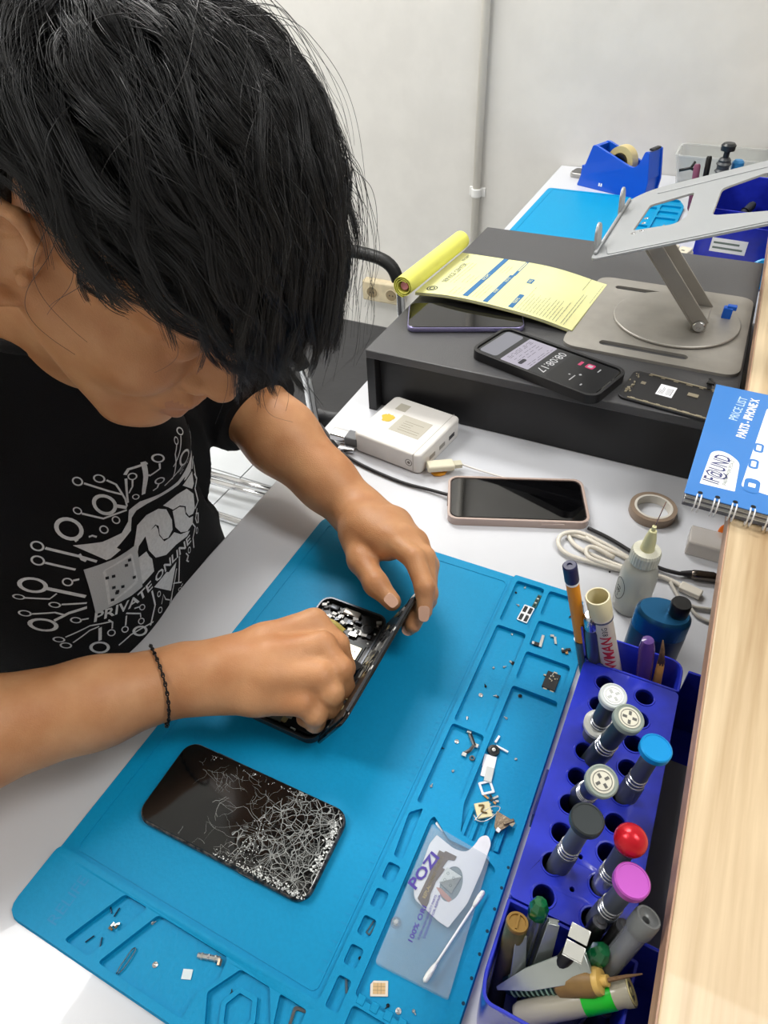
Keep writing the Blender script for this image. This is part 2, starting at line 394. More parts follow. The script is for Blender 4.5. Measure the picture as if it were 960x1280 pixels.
# ---------------------------------------------------------------- silicone repair mat
M_mat = mat('blue_silicone', '#0090c2', .5, bump=.12, scale=350, var=.04, spec=.25)
M_mat2 = mat('blue_silicone_tray', '#0092c8', .42, bump=.3, scale=220, var=.08)
M_mark = mat('embossed_mark', '#0088be', .5)
M_hole = mat('mat_peg_hole', '#04364f', .8)
def rp_(P, r=.003, n=4): return round_poly(P, r, n)
def repair_mat(label, x, y, detail=True):
    t = dthing('repair_mat', label, 'mat', x, y, 0.0)
    w_, h = .326, .4735
    obj('base_sheet', soft_plate(rp_([(0, 0), (w_ - .012, 0), (w_, .012), (w_, h - .045), (w_ - .018, h), (0, h)], .012, 5), .0002, .0022, .0008, 2), M_mat, t, smooth='angle')
    o = (.342, -.0175)          # photo measured coordinates -> local
    def q(P): return [(b_ + o[0], a_ + o[1]) for a_, b_ in P]
    # L shaped raised tray: right column and bottom strip
    out = rp_([(.001, .001), (w_ - .012, .001), (w_ - .001, .013), (w_ - .001, h - .046), (w_ - .019, h - .001), (.2365, h - .001), (.2365, .054), (.001, .054)], [.012, .008, .01, .01, .01, .003, .004, .006])
    X = lambda v_: v_ + .342
    H = []
    def hole(a0, a1, b0, b1, r=.0035): H.append(rp_([(X(b0), a0 - .0175), (X(b1), a0 - .0175), (X(b1), a1 - .0175), (X(b0), a1 - .0175)], r))
    hole(.448, .483, -.066, -.030, .004); hole(.407, .441, -.065, -.022); hole(.366, .400, -.065, -.022)
    H.append(rp_(q([(.358, -.065), (.358, -.0225), (.2105, -.0225), (.2105, -.036), (.213, -.060), (.236, -.066)]), .0035))
    hole(.425, .483, -.101, -.071); hole(.302, .419, -.101, -.071)
    H.append(rp_(q([(.299, -.101), (.299, -.071), (.238, -.069), (.226, -.079), (.221, -.101)]), .0035))
    H.append(rp_(q([(.217, -.0835), (.205, -.0665), (.205, -.0365), (.200, -.0265), (.085, -.0265), (.085, -.0855), (.213, -.0855)]), .003))
    H.append(rp_(q([(.080, -.084), (.080, -.0275), (.030, -.0275), (.030, -.084)]), .003))
    H.append(rp_(q([(.211, -.103), (.219, -.094), (.176, -.0925), (.176, -.100)]), .002))
    for c in (.1645, .1445, .1245, .1045): hole(c - .0065, c + .0065, -.1015, -.0915, .0025)
    hole(.071, .091, -.1005, -.0905, .0025)
    H.append(rp_(q([(.066, -.269), (.066, -.247), (.024, -.2645), (.024, -.288)]), .003))
    H.append(rp_(q([(.066, -.237), (.066, -.175), (.052, -.173), (.040, -.182), (.024, -.182), (.024, -.256)]), .003))
    H.append(rp_(q([(.064, -.163), (.064, -.139), (.0435, -.125), (.024, -.138), (.024, -.164), (.0435, -.176)]), .002))
    H.append(rp_(q([(.064, -.131), (.064, -.110), (.024, -.108), (.024, -.122), (.036, -.122)]), .002))
    obj('tray_rim', plate([out] + H, .0021, .0066), M_mat, t, bevel=.0011, seg=2)
    # hexagon islet inside the hexagon tray, ribs, serrated divider
    hx = lambda s: rp_([(X(-.151) + s * b_, .0435 - .0175 + s * a_) for a_, b_ in [(.0125, -.007), (.0125, .007), (0, .0135), (-.0125, .007), (-.0125, -.007), (0, -.0135)]], .001)
    obj('hexagon_ring', plate([hx(1.0), hx(.74)],   .0021, .0052), M_mat, t, bevel=.0007)
    rb = [box(X(v_), X(v_) + .0035, .2125 - .0175, .236 - .0175, .0021, .0050) for v_ in (-.0605, -.0535, -.0465, -.0395, -.0325)]
    obj('rib', join(*rb), M_mat, t, bevel=.0006)
    obj('serrated_divider', join(*[box(X(v_), X(v_) + .0055, .0815 - .0175, .0875 - .0175, .006, .0072) for v_ in (-.083, -.073, -.063, -.053, -.043, -.033)]), M_mat, t, bevel=.0005)
    # border grooves of the working field, drawn as low beads
    obj('border_bead', join(plate([rrect(.012, .232, .0575, h - .010, .005), rrect(.0135, .2305, .059, h - .0115, .0045)], .0021, .00275)), M_mat, t)
    hs = [part_of(T(X(-.0185), y_ - .0175), lathe([(.0012, .0066), (.0012, .00675)], 10)) for y_ in [.205 - .0155 * k for k in range(11)]]
    obj('peg_hole', join(*hs), M_hole, t)
    if detail:
        for s, x_, y_, sz in (('RELIFE', .038, .027, .0125),):
            obj('embossed_lettering', put(text2d(s, sz, .0, spacing=1.0), Matrix.Translation((x_, y_, .00675)) @ Matrix.Rotation(R(90), 4, 'Z')), M_mark, t)
        obj('scale_mark', join(*[quad(.2265, .2265 + (.004 if k % 5 else .0065), .07 + k * .0065, .0704 + k * .0065, .0028) for k in range(56)]), M_mark, t)
    return t
MAT = repair_mat('bright blue silicone repair mat under the hands, with small-part trays', -.342, .0175)
M2 = repair_mat('second blue silicone mat at the far end of the desk by the wall', -.431, 1.292, False)
def on(M, x, y):
    "photo pixel on the local z = 0 plane of M"
    Mi = M.inverted(); o = Mi @ Vector((0, 0, CH)); d = Mi.to_3x3() @ ray(x, y); p = o + d * (-o.z / d.z); return (p.x, p.y)
def DMat(x, y, z=0., a=0.): return DM @ Matrix.Translation((x, y, z)) @ Matrix.Rotation(a, 4, 'Z')
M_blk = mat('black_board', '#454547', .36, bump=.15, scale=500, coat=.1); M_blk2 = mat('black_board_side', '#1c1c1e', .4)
M_chrome = mat('steel', '#c9c9cb', .22, 1.); M_dark = mat('dark_plastic', '#17181a', .4); M_black = mat('black', '#0b0b0c', .35)
# ---- monitor riser
RX0, RX1, RY0, RY1, RZT = -.399, .064, .7185, 1.2072, .096
t = dthing('monitor_riser', 'wide low black riser shelf standing on the white desk', 'riser', RX0, RY0, 0)
w_, d_ = RX1 - RX0, RY1 - RY0
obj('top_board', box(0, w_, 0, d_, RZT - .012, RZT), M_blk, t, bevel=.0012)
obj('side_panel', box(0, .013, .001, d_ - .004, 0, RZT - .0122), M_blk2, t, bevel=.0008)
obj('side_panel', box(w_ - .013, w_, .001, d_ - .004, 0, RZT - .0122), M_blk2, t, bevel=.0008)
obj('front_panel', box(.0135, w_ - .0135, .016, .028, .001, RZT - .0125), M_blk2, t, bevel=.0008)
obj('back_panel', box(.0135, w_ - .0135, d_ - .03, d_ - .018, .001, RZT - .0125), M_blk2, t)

# ---- phones
def phone_parts(t, w_, h, th, r, body, glass, bezel=.0022, inner=None, btn=True):
    b = obj('body', soft_plate(rrect(0, w_, 0, h, r, 7), 0, th, min(.0025, th * .3), 3), body, t, smooth='angle')
    obj('screen_glass', soft_plate(rrect(.0016, w_ - .0016, .0016, h - .0016, r - .001, 7), th - .0004, th + .0006, .0005, 2), glass, t, smooth='angle')
    if btn:
        obj('side_button', box(w_ * .62, w_ * .74, -.0005, .001, th * .35, th * .62), body, t, bevel=.0003)
        obj('side_button', box(w_ * .76, w_ * .84, -.0005, .001, th * .35, th * .62), body, t, bevel=.0003)
    return b
M_glass = mat('black_glass', '#050506', .04, spec=.6, coat=.3)
M_lav = mat('lavender_frame', '#8d88b0', .3, .7)
# lavender phone
M = DM @ Matrix.Translation((-.366, .783, RZT)) @ Matrix.Rotation(math.atan2(.060, .147), 4, 'Z')
t = frame_thing('smartphone', 'large phone with lavender frame lying under the yellow receipt pad', 'phone', M)
phone_parts(t, .163, .078, .0078, .0115, M_lav, mat('grey_glass', '#0b0b0d', .06, spec=.7))
# timer phone in a black case
M = DM @ Matrix.Translation((-.262, .752, RZT)) @ Matrix.Rotation(math.atan2(-.053, .175), 4, 'Z')
t = frame_thing('smartphone', 'phone in a thick black case, its lit screen showing a stopwatch', 'phone', M)
W2, H2 = .183, .082
M_case = mat('black_case', '#121214', .45)
obj('case', plate([rrect(0, W2, 0, H2, .015, 7), rrect(.0042, W2 - .0042, .0042, H2 - .0042, .0115, 7)], 0, .0125), M_case, t, bevel=.0016, seg=2)
obj('case_back', plate([rrect(.003, W2 - .003, .003, H2 - .003, .012, 7)], .0005, .003), M_case, t)
s = obj('screen_glass', soft_plate(rrect(.0043, W2 - .0043, .0043, H2 - .0043, .0112, 7), .003, .0108, .0004, 2), M_glass, t, smooth='angle')
def scr(n, c, e=.9): return mat(n, '#050505', .3, emit=e * .8, ecol=rgb(c))
zt = .01085
E0 = scr('screen_dark', '#2f3236', .7); E1 = scr('screen_lilac', '#d6cfe0', .85); E1b = scr('screen_grey', '#a9a9b3', .8); E2 = scr('screen_navy', '#101218', .8); E3 = scr('screen_white', '#eeeeee', 1.); E4 = scr('screen_pink', '#e8467c', 1.)
obj('display_area', fill(rrect(.0065, W2 - .0065, .0065, H2 - .0065, .0095, 7), zt), E0, s)
g = join(quad(.060, .112, .010, H2 - .010, zt + .00008))
def rows(x0, x1, ys, h, z, n, seed):
    rr = random.Random(seed); G = []
    for x in n:
        y = ys[0] + .002
        while y < ys[1] - .004:
            l = rr.uniform(.003, .010); G.append(quad(x, x + h, y, min(y + l, ys[1] - .002), z)); y += l + rr.uniform(.001, .006)
    return join(*G)
obj('photo_panel', fill(rrect(.009, .036, .009, H2 - .009, .005), zt + .00006), E1b, s)
obj('app_window', fill(rrect(.044, .086, .0065, H2 - .0075, .002), zt + .00006), E1, s)
obj('window_text', join(rows(0, 0, (.014, H2 - .012), .0006, zt + .00012, [.048, .0505, .053, .059, .064, .069, .079, .0825], 3), fill(rrect(.0665, .0725, .012, .026, .0025), zt + .00014)), scr('screen_ink', '#3a3550', .4), s)
obj('lower_window', fill(rrect(.109, W2 - .0065, .0065, H2 - .0065, .008), zt + .00005), E2, s)
dg = text2d('08:08:17', .0165, .0, spacing=1.0)
obj('stopwatch_digits', put(dg, Matrix.Translation((.0985, H2 / 2, zt + .0002)) @ Matrix.Rotation(-PI / 2, 4, 'Z')), E3, s)
obj('record_button', join(fill(rrect(.136, .147, H2 - .026, H2 - .015, .0025), zt + .00018)), E4, s)
obj('record_bar', join(quad(.1265, .1305, H2 - .026, H2 - .016, zt + .00018)), E4, s)
obj('screen_icons', join(fill(rrect(.1385, .1445, H2 - .0235, H2 - .0175, .001), zt + .00025), quad(.137, .1385, .018, .032, zt + .00018), fill(circle(.142, .037, .0018, 10), zt + .0002), fill(circle(.131, .030, .0014, 10), zt + .0002), quad(.1545, .156, H2 - .027, H2 - .019, zt + .0002), quad(.153, .155, .016, .020, zt + .0002)), scr('screen_icon_white', '#dddddd', .9), s)
# display assembly, back side up
M = DM @ Matrix.Translation((-.067, .7295, RZT)) @ Matrix.Rotation(R(-7), 4, 'Z')
t = frame_thing('display_module', 'phone display module lying back side up with two white stickers', 'phone part', M)
W3, H3 = .152, .069
M_gold = mat('pale_metal', '#b7ad97', .35, .8); M_stk = mat('white_sticker', '#e9eaee', .6); M_ink = mat('black_ink', '#26262a', .6)
b = obj('module_back', soft_plate(rrect(0, W3, 0, H3, .009, 6), 0, .0032, .0008, 2), mat('module_black', '#1d1d1f', .45), t, smooth='angle')
rr = random.Random(4)
G = [box(.012, W3 - .01, .0015, .0038, .0031, .0042), box(.02, W3 - .005, H3 - .0036, H3 - .0012, .0031, .0041)]
for k in range(9): x = .015 + k * .015; G.append(box(x, x + rr.uniform(.004, .009), .0042, .0058, .0031, .0037)); G.append(box(x + .004, x + rr.uniform(.008, .012), H3 - .006, H3 - .0042, .0031, .0038))
obj('metal_rail', join(*G), M_gold, t)
G = []
for k in range(22): x, y = rr.uniform(.0015, .0095), rr.uniform(.010, H3 - .010); G.append(box(x, x + rr.uniform(.001, .003), y, y + rr.uniform(.001, .004), .0031, rr.uniform(.0034, .0046)))
obj('sensor_cluster', join(*G), M_gold, t)
obj('metal_pad', join(box(.016, .0215, .040, .046, .0031, .0035)), M_gold, t); obj('metal_pad', box(.071, .083, .040, .047, .0031, .0042), M_gold, t)
for x, y, w1, h1 in ((.038, .026, .019, .025), (.101, .012, .022, .028)):
    st = obj('sticker', box(x, x + w1, y, y + h1, .0031, .0034), M_stk, t)
    G = [quad(x + w1 * .52 + k * .0012, x + w1 * .52 + k * .0012 + rr.uniform(.0003, .0008), y + h1 * .12, y + h1 * .78, .00345) for k in range(6)]
    G += [quad(x + .002 + k * .0016, x + .0026 + k * .0016, y + .003, y + h1 * rr.uniform(.5, .85), .00345) for k in range(4)]
    obj('sticker_print', join(*G), M_ink, st)
fx = obj('flex_cable', tube([(.090, H3 - .004, .0045), (.088, H3 + .004, .006), (.0885, H3 + .011, .007), (.086, H3 + .017, .0068)], .0026, 4, flat=.0007, up=(0, 0, 1)), M_black, t)
obj('connector', box(.0845, .0935, H3 + .003, H3 + .0085, .0062, .0085), M_black, t, bevel=.0003)

# ---- laptop stand
M_alu = mat('brushed_aluminium', '#a8a49d', .42, .55, bump=.08, scale=40, var=.08); M_alu2 = mat('satin_aluminium', '#a3a6a8', .42, .35)
SX0, SX1, SY0, SY1 = -.161, .060, .826, 1.059
t = dthing('laptop_stand', 'folding grey aluminium laptop stand standing on the black riser', 'stand', SX0, SY0, RZT)
sw, sd = SX1 - SX0, SY1 - SY0
TI = t.matrix_world
out = round_poly([(0, 0), (sw, 0), (sw, sd), (0, sd)], .022, 6)
obj('base_plate', plate([out, rrect(.046, .158, .018, .031, .0063), rrect(.030, .125, .196, .208, .0058)], 0, .004), M_alu, t, bevel=.0008)
cxd, cyd, rd = .128, .124, .083
dd = obj('turntable', part_of(T(cxd, cyd, .0042), lathe([(rd - .002, 0), (rd, .0012), (rd, .0032), (rd - .001, .004)], 64)), M_alu, t, smooth='angle')
# arm: a folded channel from pivot up to the tray
def tray_frame():
    z0 = .212; sl_ = .36; x0 = -.143
    a_ = DM @ Vector((x0, .836, z0)); X = (DM.to_3x3() @ Vector((1, 0, sl_))).normalized(); Y = DM.to_3x3() @ Vector((0, 1, 0)); Z = X.cross(Y)
    Mt = Matrix((X, Y, Z)).transposed().to_4x4(); Mt.translation = a_; return Mt
MT = tray_frame()
TL = TI.inverted() @ MT                      # tray frame in stand coordinates
def st(pxx, pyy, zz): return TI.inverted() @ W(pxx, pyy, zz)
A = st(868, 402, .118); B_ = st(800, 326, .203)
ya, yb = A.y, A.y + .052
p0 = Vector((A.x, 0, .016)); p1 = Vector((B_.x, 0, B_.z)); dv = (p1 - p0).normalized(); nv = Vector((dv.z, 0, -dv.x))
if nv.x > 0: nv = -nv
def arm_plate(y0, y1, off0, off1):
    V = []
    for y in (y0, y1):
        for p, e in ((p0, -.006), (p1, .004)):
            for o_ in (off0, off1): q = p + dv * e + nv * o_; V.append((q.x, y, q.z))
    return V, [(0, 1, 3, 2), (4, 6, 7, 5), (0, 4, 5, 1), (2, 3, 7, 6), (0, 2, 6, 4), (1, 5, 7, 3)]
obj('arm_web', arm_plate(ya, yb, .0, .0025), M_alu, t, bevel=.0007)
obj('arm_flange', arm_plate(ya, ya + .0025, -.018, .0), M_alu, t, bevel=.0007)
obj('arm_flange', arm_plate(yb - .0025, yb, -.018, .0), M_alu, t, bevel=.0007)
obj('pivot_block', box(p0.x - .004, p0.x + .016, ya + .004, yb - .004, .004, .024), M_alu, t, bevel=.002)
bo = obj('pivot_bolt', put(lathe([(.008, 0), (.008, .0025), (.0065, .0045), (.003, .0045), (.003, .003)], 24), Matrix.Translation((p0.x + .007, ya, .017)) @ Matrix.Rotation(PI / 2, 4, 'X')), M_chrome, t, smooth='angle')
# tray
def tp(*pts): return [on(MT, x, y) for x, y in pts]
tw, tdp = .235, .258
o1 = round_poly([(0, 0), (tw, 0), (tw, tdp), (.03, tdp), (0, tdp - .03)], [.010, .02, .02, .02, .02], 5)
h1 = round_poly(tp((791, 288), (813, 256), (868, 240), (858, 271), (842, 280)), .006, 4)
h2 = round_poly(tp((890, 269), (903, 235), (962, 214), (975, 262)), .010, 4)
tr = obj('tray', put(plate([o1, h1, h2], -.003, 0), TL), M_alu2, t, bevel=.0008)
obj('tray_lip', put(tube([(.004, .012, .002), (.004, tdp - .034, .002)], .0022, 6), TL), M_alu2, t, smooth=True)
for y in (.022, .165):
    hk = soft_plate(round_poly([(-.015, -.004), (.015, -.004), (.013, .026), (0, .034), (-.013, .026)], .009, 4), -.0018, .0018, .0008, 2)
    obj('hook', put(hk, TL @ Matrix.Translation((.001, y + .012, .0)) @ Matrix.Rotation(PI / 2, 4, 'Z') @ Matrix.Rotation(PI / 2 + .25, 4, 'X')), M_alu2, t, smooth='angle')
for x, y in ((.045, .100), (.045, .118), (.038, .066), (.048, .070)):
    obj('rivet', put(lathe([(.003, 0), (.0026, .0007), (.001, .0009)], 12), TL @ Matrix.Translation((x, y, 0))), M_chrome, t, smooth='angle')
obj('raised_border', put(plate([round_poly([(.02, .0035), (tw - .004, .0035), (tw - .004, .034), (.012, .034)], .004, 3)], -.0001, .0012), TL), M_alu2, t, bevel=.0005)
obj('raised_border', put(plate([round_poly([(.04, tdp - .034), (tw - .004, tdp - .034), (tw - .004, tdp - .004), (.046, tdp - .004)], .004, 3)], -.0001, .0012), TL), M_alu2, t, bevel=.0005)
obj('rubber_foot', part_of(T(.02, .02), lathe([(.005, -.0002), (.005, .0001)], 10)), M_black, t)
# small blue clip on the base plate
q = px(906, 400, .1)
t = dthing('hex_key_clip', 'small bright blue plastic clip standing on the laptop stand base', 'clip', q.x, q.y, RZT + .004)
M_blue = mat('bright_blue_plastic', '#0b5fd0', .35)
obj('clip_body', box(-.006, .006, -.005, .005, 0, .019), M_blue, t, bevel=.0012); obj('clip_head', box(-.002, .010, -.004, .004, .016, .022), M_blue, t, bevel=.001)

# ---- yellow receipt pad, its cover pages rolled back
M_yel = mat('yellow_paper', '#e6e4a6', .7, var=.05, scale=30); M_yel2 = mat('bright_yellow_paper', '#e8e76e', .6, var=.06, scale=25); M_pink = mat('pink_paper', '#c9808a', .7)
M_prt = mat('blue_print', '#2f6a9c', .7); M_prt2 = mat('grey_print', '#6f7d76', .7)
BX = DMat(-.402, .882, RZT + .0095, R(-4))
t = frame_thing('receipt_pad', 'open pad of yellow printed receipt forms with its used pages rolled up', 'pad', BX)
PW, PH = .250, .168
def ph(x, y):    # height of the sheet above the frame
    s_ = x / PW
    return .008 * math.sin(min(1, s_ * 1.05) * PI) * (.65 + .35 * (1 - y / PH)) - .007 * s_ ** 3 + .0025 + .001 * math.sin(9 * s_ + 2 * y / PH)
def sheet(x0, x1, y0, y1, z, nx=18, ny=6, skew=0.):
    V, Fc = [], []
    for k in (0, 1):
        for j in range(ny + 1):
            for i in range(nx + 1):
                y = y0 + (y1 - y0) * j / ny; x = x0 + (x1 - x0) * i / nx + skew * (y - y0)
                V.append((x, y, ph(x, y) + z - .0004 * k * (1 if k else 0)))
    n = (nx + 1) * (ny + 1)
    for j in range(ny):
        for i in range(nx):
            a_ = j * (nx + 1) + i; Fc.append((a_, a_ + 1, a_ + nx + 2, a_ + nx + 1)); Fc.append((n + a_, n + a_ + nx + 1, n + a_ + nx + 2, n + a_ + 1))
    ring = [i for i in range(nx)] + [j * (nx + 1) + nx for j in range(ny)] + [ny * (nx + 1) + i for i in range(nx, 0, -1)] + [j * (nx + 1) for j in range(ny, 0, -1)]
    for a_, b_ in zip(ring, ring[1:] + ring[:1]): Fc.append((a_, n + a_, n + b_, b_))
    return V, Fc
for k in range(5):
    obj('page', sheet(.004, PW + (.006 if k < 3 else 0) - k * .0008, .0, PH - (.010 if k % 2 else 0) * 0 - k * .0006, .0010 * (k - 4), skew=-.02 if k < 2 else 0), M_yel if k != 2 else mat('white_paper', '#e6e6dc', .7), t, smooth='angle')
top = .00035
def onsheet(g_, z=top): return ([(p[0], p[1], ph(p[0], p[1]) + z) for p in g_[0]], g_[1])
def bar(x0, x1, y0, y1, n=8):
    return join(*[quad(x0, x1, y0 + (y1 - y0) * i / n, y0 + (y1 - y0) * (i + 1) / n, 0) for i in range(n)])
G = [bar(.078, .0865, .008, .165), bar(.112, .1195, .004, .108), bar(.1155, .1205, .108, .165), bar(.150, .1575, .006, .052), bar(.144, .1525, .092, .108)]
for g_ in G: obj('form_header', onsheet(g_), M_prt, t)
wh = [put(text2d(s_, .0065), Matrix.Translation((x, y, 0)) @ Matrix.Rotation(PI / 2, 4, 'Z')) for s_, x, y in (('RECEIPT', .0822, .085), ('ITEM', .1155, .045), ('NOTE', .1155, .09), ('TERMS', .1538, .029), ('NO', .148, .1))]
wh += [bar(.117, .1192, .127, .162)]
obj('form_header_letters', onsheet(join(*wh), top + .0002), M_yel, t)
rr = random.Random(9); G = []
def ln(x, y0, y1, w1=.0006, gaps=True):
    y = y0
    while y < y1:
        l = rr.uniform(.006, .02) if gaps else y1 - y0; G.append(quad(x, x + w1, y, min(y + l, y1), 0)); y += l + (.0015 if gaps else 1)
for x in (.034, .040, .046): ln(x, .045, .13)
for x in (.056, .063, .070): ln(x, .008, .035); ln(x, .052, .085)
for k in range(3): ln(.092 + k * .0055, .01, .062); ln(.092 + k * .0055, .11, .14)
for k in range(8): ln(.124 + k * .0032, .004, .17, .0002, False)
for k in range(13): ln(.163 + k * .0048, .006, .06 + rr.uniform(-.01, .012))
for k in range(2): ln(.228 + k * .0042, .006, .11)
ln(.222, .12, .165); ln(.243, .09, .16); ln(.163, .06, .085)
obj('form_lines', onsheet(join(*G)), M_prt2, t)
G = [put(text2d(s_, z_, .0), Matrix.Translation((x, y, 0)) @ Matrix.Rotation(PI / 2, 4, 'Z')) for s_, z_, x, y in (('SERVICE CENTER', .0105, .030, .084), ('RECEIPT', .007, .021, .145))]
G += [plate([circle(.024, .018, .0085, 20), circle(.024, .018, .0068, 20)], 0, 0.0001), plate([circle(.024, .018, .0048, 16), circle(.024, .018, .0030, 16)], 0, .0001)]
obj('form_title', onsheet(join(*G)), mat('form_ink', '#4d5a66', .7), t)
# roll: a spiral tube of pages
V, Fc = [], []; n = 64; turns = 2.6; ry = (-.022, PH + .010)
for j, y in enumerate(np.linspace(ry[0], ry[1], 5)):
    for i in range(n + 1):
        s_ = i / n; th_ = -PI / 2 - s_ * turns * 2 * PI; r_ = .0165 - .0075 * s_
        for k in (0, 1): V.append((-.004 + (r_ - .0009 * k) * math.cos(th_), y, .0185 + (r_ - .0009 * k) * math.sin(th_)))
m_ = 2 * (n + 1)
for j in range(4):
    for i in range(n):
        for k in (0, 1):
            a_ = j * m_ + i * 2 + k; b_ = a_ + 2; c_, d2 = b_ + m_, a_ + m_
            Fc.append((a_, b_, c_, d2) if k else (a_, d2, c_, b_))
for i in range(n):
    Fc.append((2 * i, 2 * i + 2, 2 * i + 3, 2 * i + 1)); a_ = 4 * m_ + 2 * i; Fc.append((a_, a_ + 1, a_ + 3, a_ + 2))
obj('rolled_pages', (V, Fc), M_yel2, t, smooth='angle')
obj('rolled_pink_copy', part_of(Matrix.Translation((-.004, 0, .0185)), tube([(0, ry[0] + .004, 0), (0, ry[1] - .004, 0)], .0062, 14)), M_pink, t, smooth='angle')

# ---- spiral bound price list on the ledge
M_nb = mat('blue_cover', '#3a7cc6', .35, coat=.3); M_wht = mat('print_white', '#f2f3f5', .6); M_nbg = mat('cover_grey', '#6a6a72', .5)
BW, BH = .215, .200
NBM = DM @ Matrix.Translation((.0285, .516, WZ + .0012)) @ Matrix.Rotation(R(-1.5), 4, 'Z')
t = frame_thing('price_list_book', 'blue spiral bound price list lying on the pine ledge', 'book', NBM)
TH_ = .0145
obj('back_cover', box(0, BW, .004, BH, .0002, .0012), M_nbg, t); 
for k in range(7):
    z = .0014 + k * .0017; obj('page', box(.0005 + .0006 * (k % 2), BW - .001, .0045 + .0005 * (k % 3), BH - .001, z, z + .0014), mat('page_white', '#dcdcd8', .7) if k % 3 else mat('page_grey', '#77777c', .6), t)
obj('front_cover', box(-.001, BW, .003, BH + .001, TH_ - .001, TH_), M_nb, t, bevel=.0003)
zc = TH_ + .0001
MC = NBM @ Matrix.Translation((0, 0, zc))
def cp_(*pts): return [on(MC, x, y) for x, y in pts]
lab = cp_((874.5, 604), (918.5, 614.5), (925, 578), (911, 567), (899, 563), (889, 565))
obj('logo_panel', fill(round_poly([lab[0], lab[1], (lab[1][0], lab[2][1] - .004), (lab[0], lab[2][1] - .004)] if 0 else lab, [.001, .001, .006, .01, .01, .006], 5), zc), M_wht, t)
def txt(s_, pa, pb, size, m, name, off=.0, sq=1.0, z=.0001):
    "lettering whose baseline runs from photo point pa to pb, size along it"
    a_, b_ = Vector(on(MC, *pa)), Vector(on(MC, *pb)); dr = b_ - a_; g_ = text2d(s_, 1., off)
    xs = [p.x for p in g_[0]]; L_ = max(xs) - min(xs); k = dr.length / L_; mid = (a_ + b_) / 2
    Mx = Matrix.Translation((mid.x, mid.y, zc + z)) @ Matrix.Rotation(math.atan2(dr.y, dr.x), 4, 'Z') @ Matrix.Diagonal((k, size, 1, 1)) @ Matrix.Translation((-(max(xs) + min(xs)) / 2, 0, 0))
    return obj(name, put(g_, Mx), m, t)
txt('IF@UND', (889, 603), (906, 570), .020, mat('navy_print', '#3c4272', .6), 'logo_lettering', .012)
txt('SPAREPART IPHONE SPECIALIST', (905, 607), (916.5, 575), .0045, M_prt2, 'small_lettering', .01)
txt('PRICE LIST', (916.5, 525), (930.5, 497), .0115, mat('pale_blue_print', '#bcd6f2', .6), 'title_lettering', .01)
txt('PARTS - IPHONE X', (926, 547), (945, 499), .0115, M_wht, 'title_lettering', .03)
pn = cp_((926, 606), (944, 560), (958, 512), (1010, 525), (1000, 640), (952, 620))
obj('white_panel', fill(round_poly([on(MC, 926, 608), on(MC, 959, 510), on(MC, 1015, 520), on(MC, 1000, 632)], .004, 4), zc), M_wht, t)
for pa in ((948.5, 560), (942, 580)):
    c_ = on(MC, *pa); obj('phone_icon', plate([rrect(c_[0] - .0042, c_[0] + .0042, c_[1] - .0075, c_[1] + .0075, .003), rrect(c_[0] - .0022, c_[0] + .0022, c_[1] - .0048, c_[1] + .0048, .0012)], zc, zc + .0002), M_nb, t)
c_ = on(MC, 940, 606); c2 = on(MC, 951, 609)
obj('blue_tab', fill(rrect(c_[0] - .0065, c_[0] + .0065, c_[1] - .012, c_[1] + .009, .005), zc + .0002), M_nb, t)
obj('tab_mark', fill(rrect(c_[0] - .003, c_[0] + .003, c_[1] - .004, c_[1] + .002, .0008), zc + .0003), M_wht, t)
obj('blue_tab', fill(rrect(c_[0] + .020, c_[0] + .034, c_[1] - .014, c_[1] + .012, .005), zc + .0002), M_nb, t)
G = [quad(x, x + .0006, y, y + .012, zc + .0003) for x, y in ((c_[0] + .012, c_[1] + .012), (c_[0] + .018, c_[1] + .018), (c_[0] + .016, c_[1] + .042), (c_[0] + .021, c_[1] + .05))]
obj('price_text', join(*G), M_nbg, t)
M_wire = mat('white_wire', '#e8e8ea', .3, .3); wire_me = None
for k in range(14):
    x0 = .010 + k * .0145
    for dx in (0, .0035):
        if wire_me is None:
            P = [(0 + .003 * math.sin(a_ * .5) * 0, .002 + .0068 * math.cos(a_), TH_ / 2 + .0002 + (TH_ / 2 + .0012) * math.sin(a_)) for a_ in np.linspace(-.5 * PI, 1.5 * PI, 17)]
            g_ = tube(P[:-1], .0007, 6, closed=True)
            ro_ = obj('ring', g_, M_wire, t, smooth=True, loc=(x0, 0, 0)); wire_me = ro_.data
        else:
            o = bpy.data.objects.new('ring', wire_me); COL.objects.link(o); o.parent = t; o.location = (x0 + dx, 0, 0)
    obj('punch_hole', fill(circle(x0 + .0018, .0085, .0022, 10), zc + .00005), M_black, t)
# ---------------------------------------------------------------- things standing on the near desk
M_wpl = mat('white_plastic', '#e6e3de', .35, coat=.2, var=.04, scale=50)
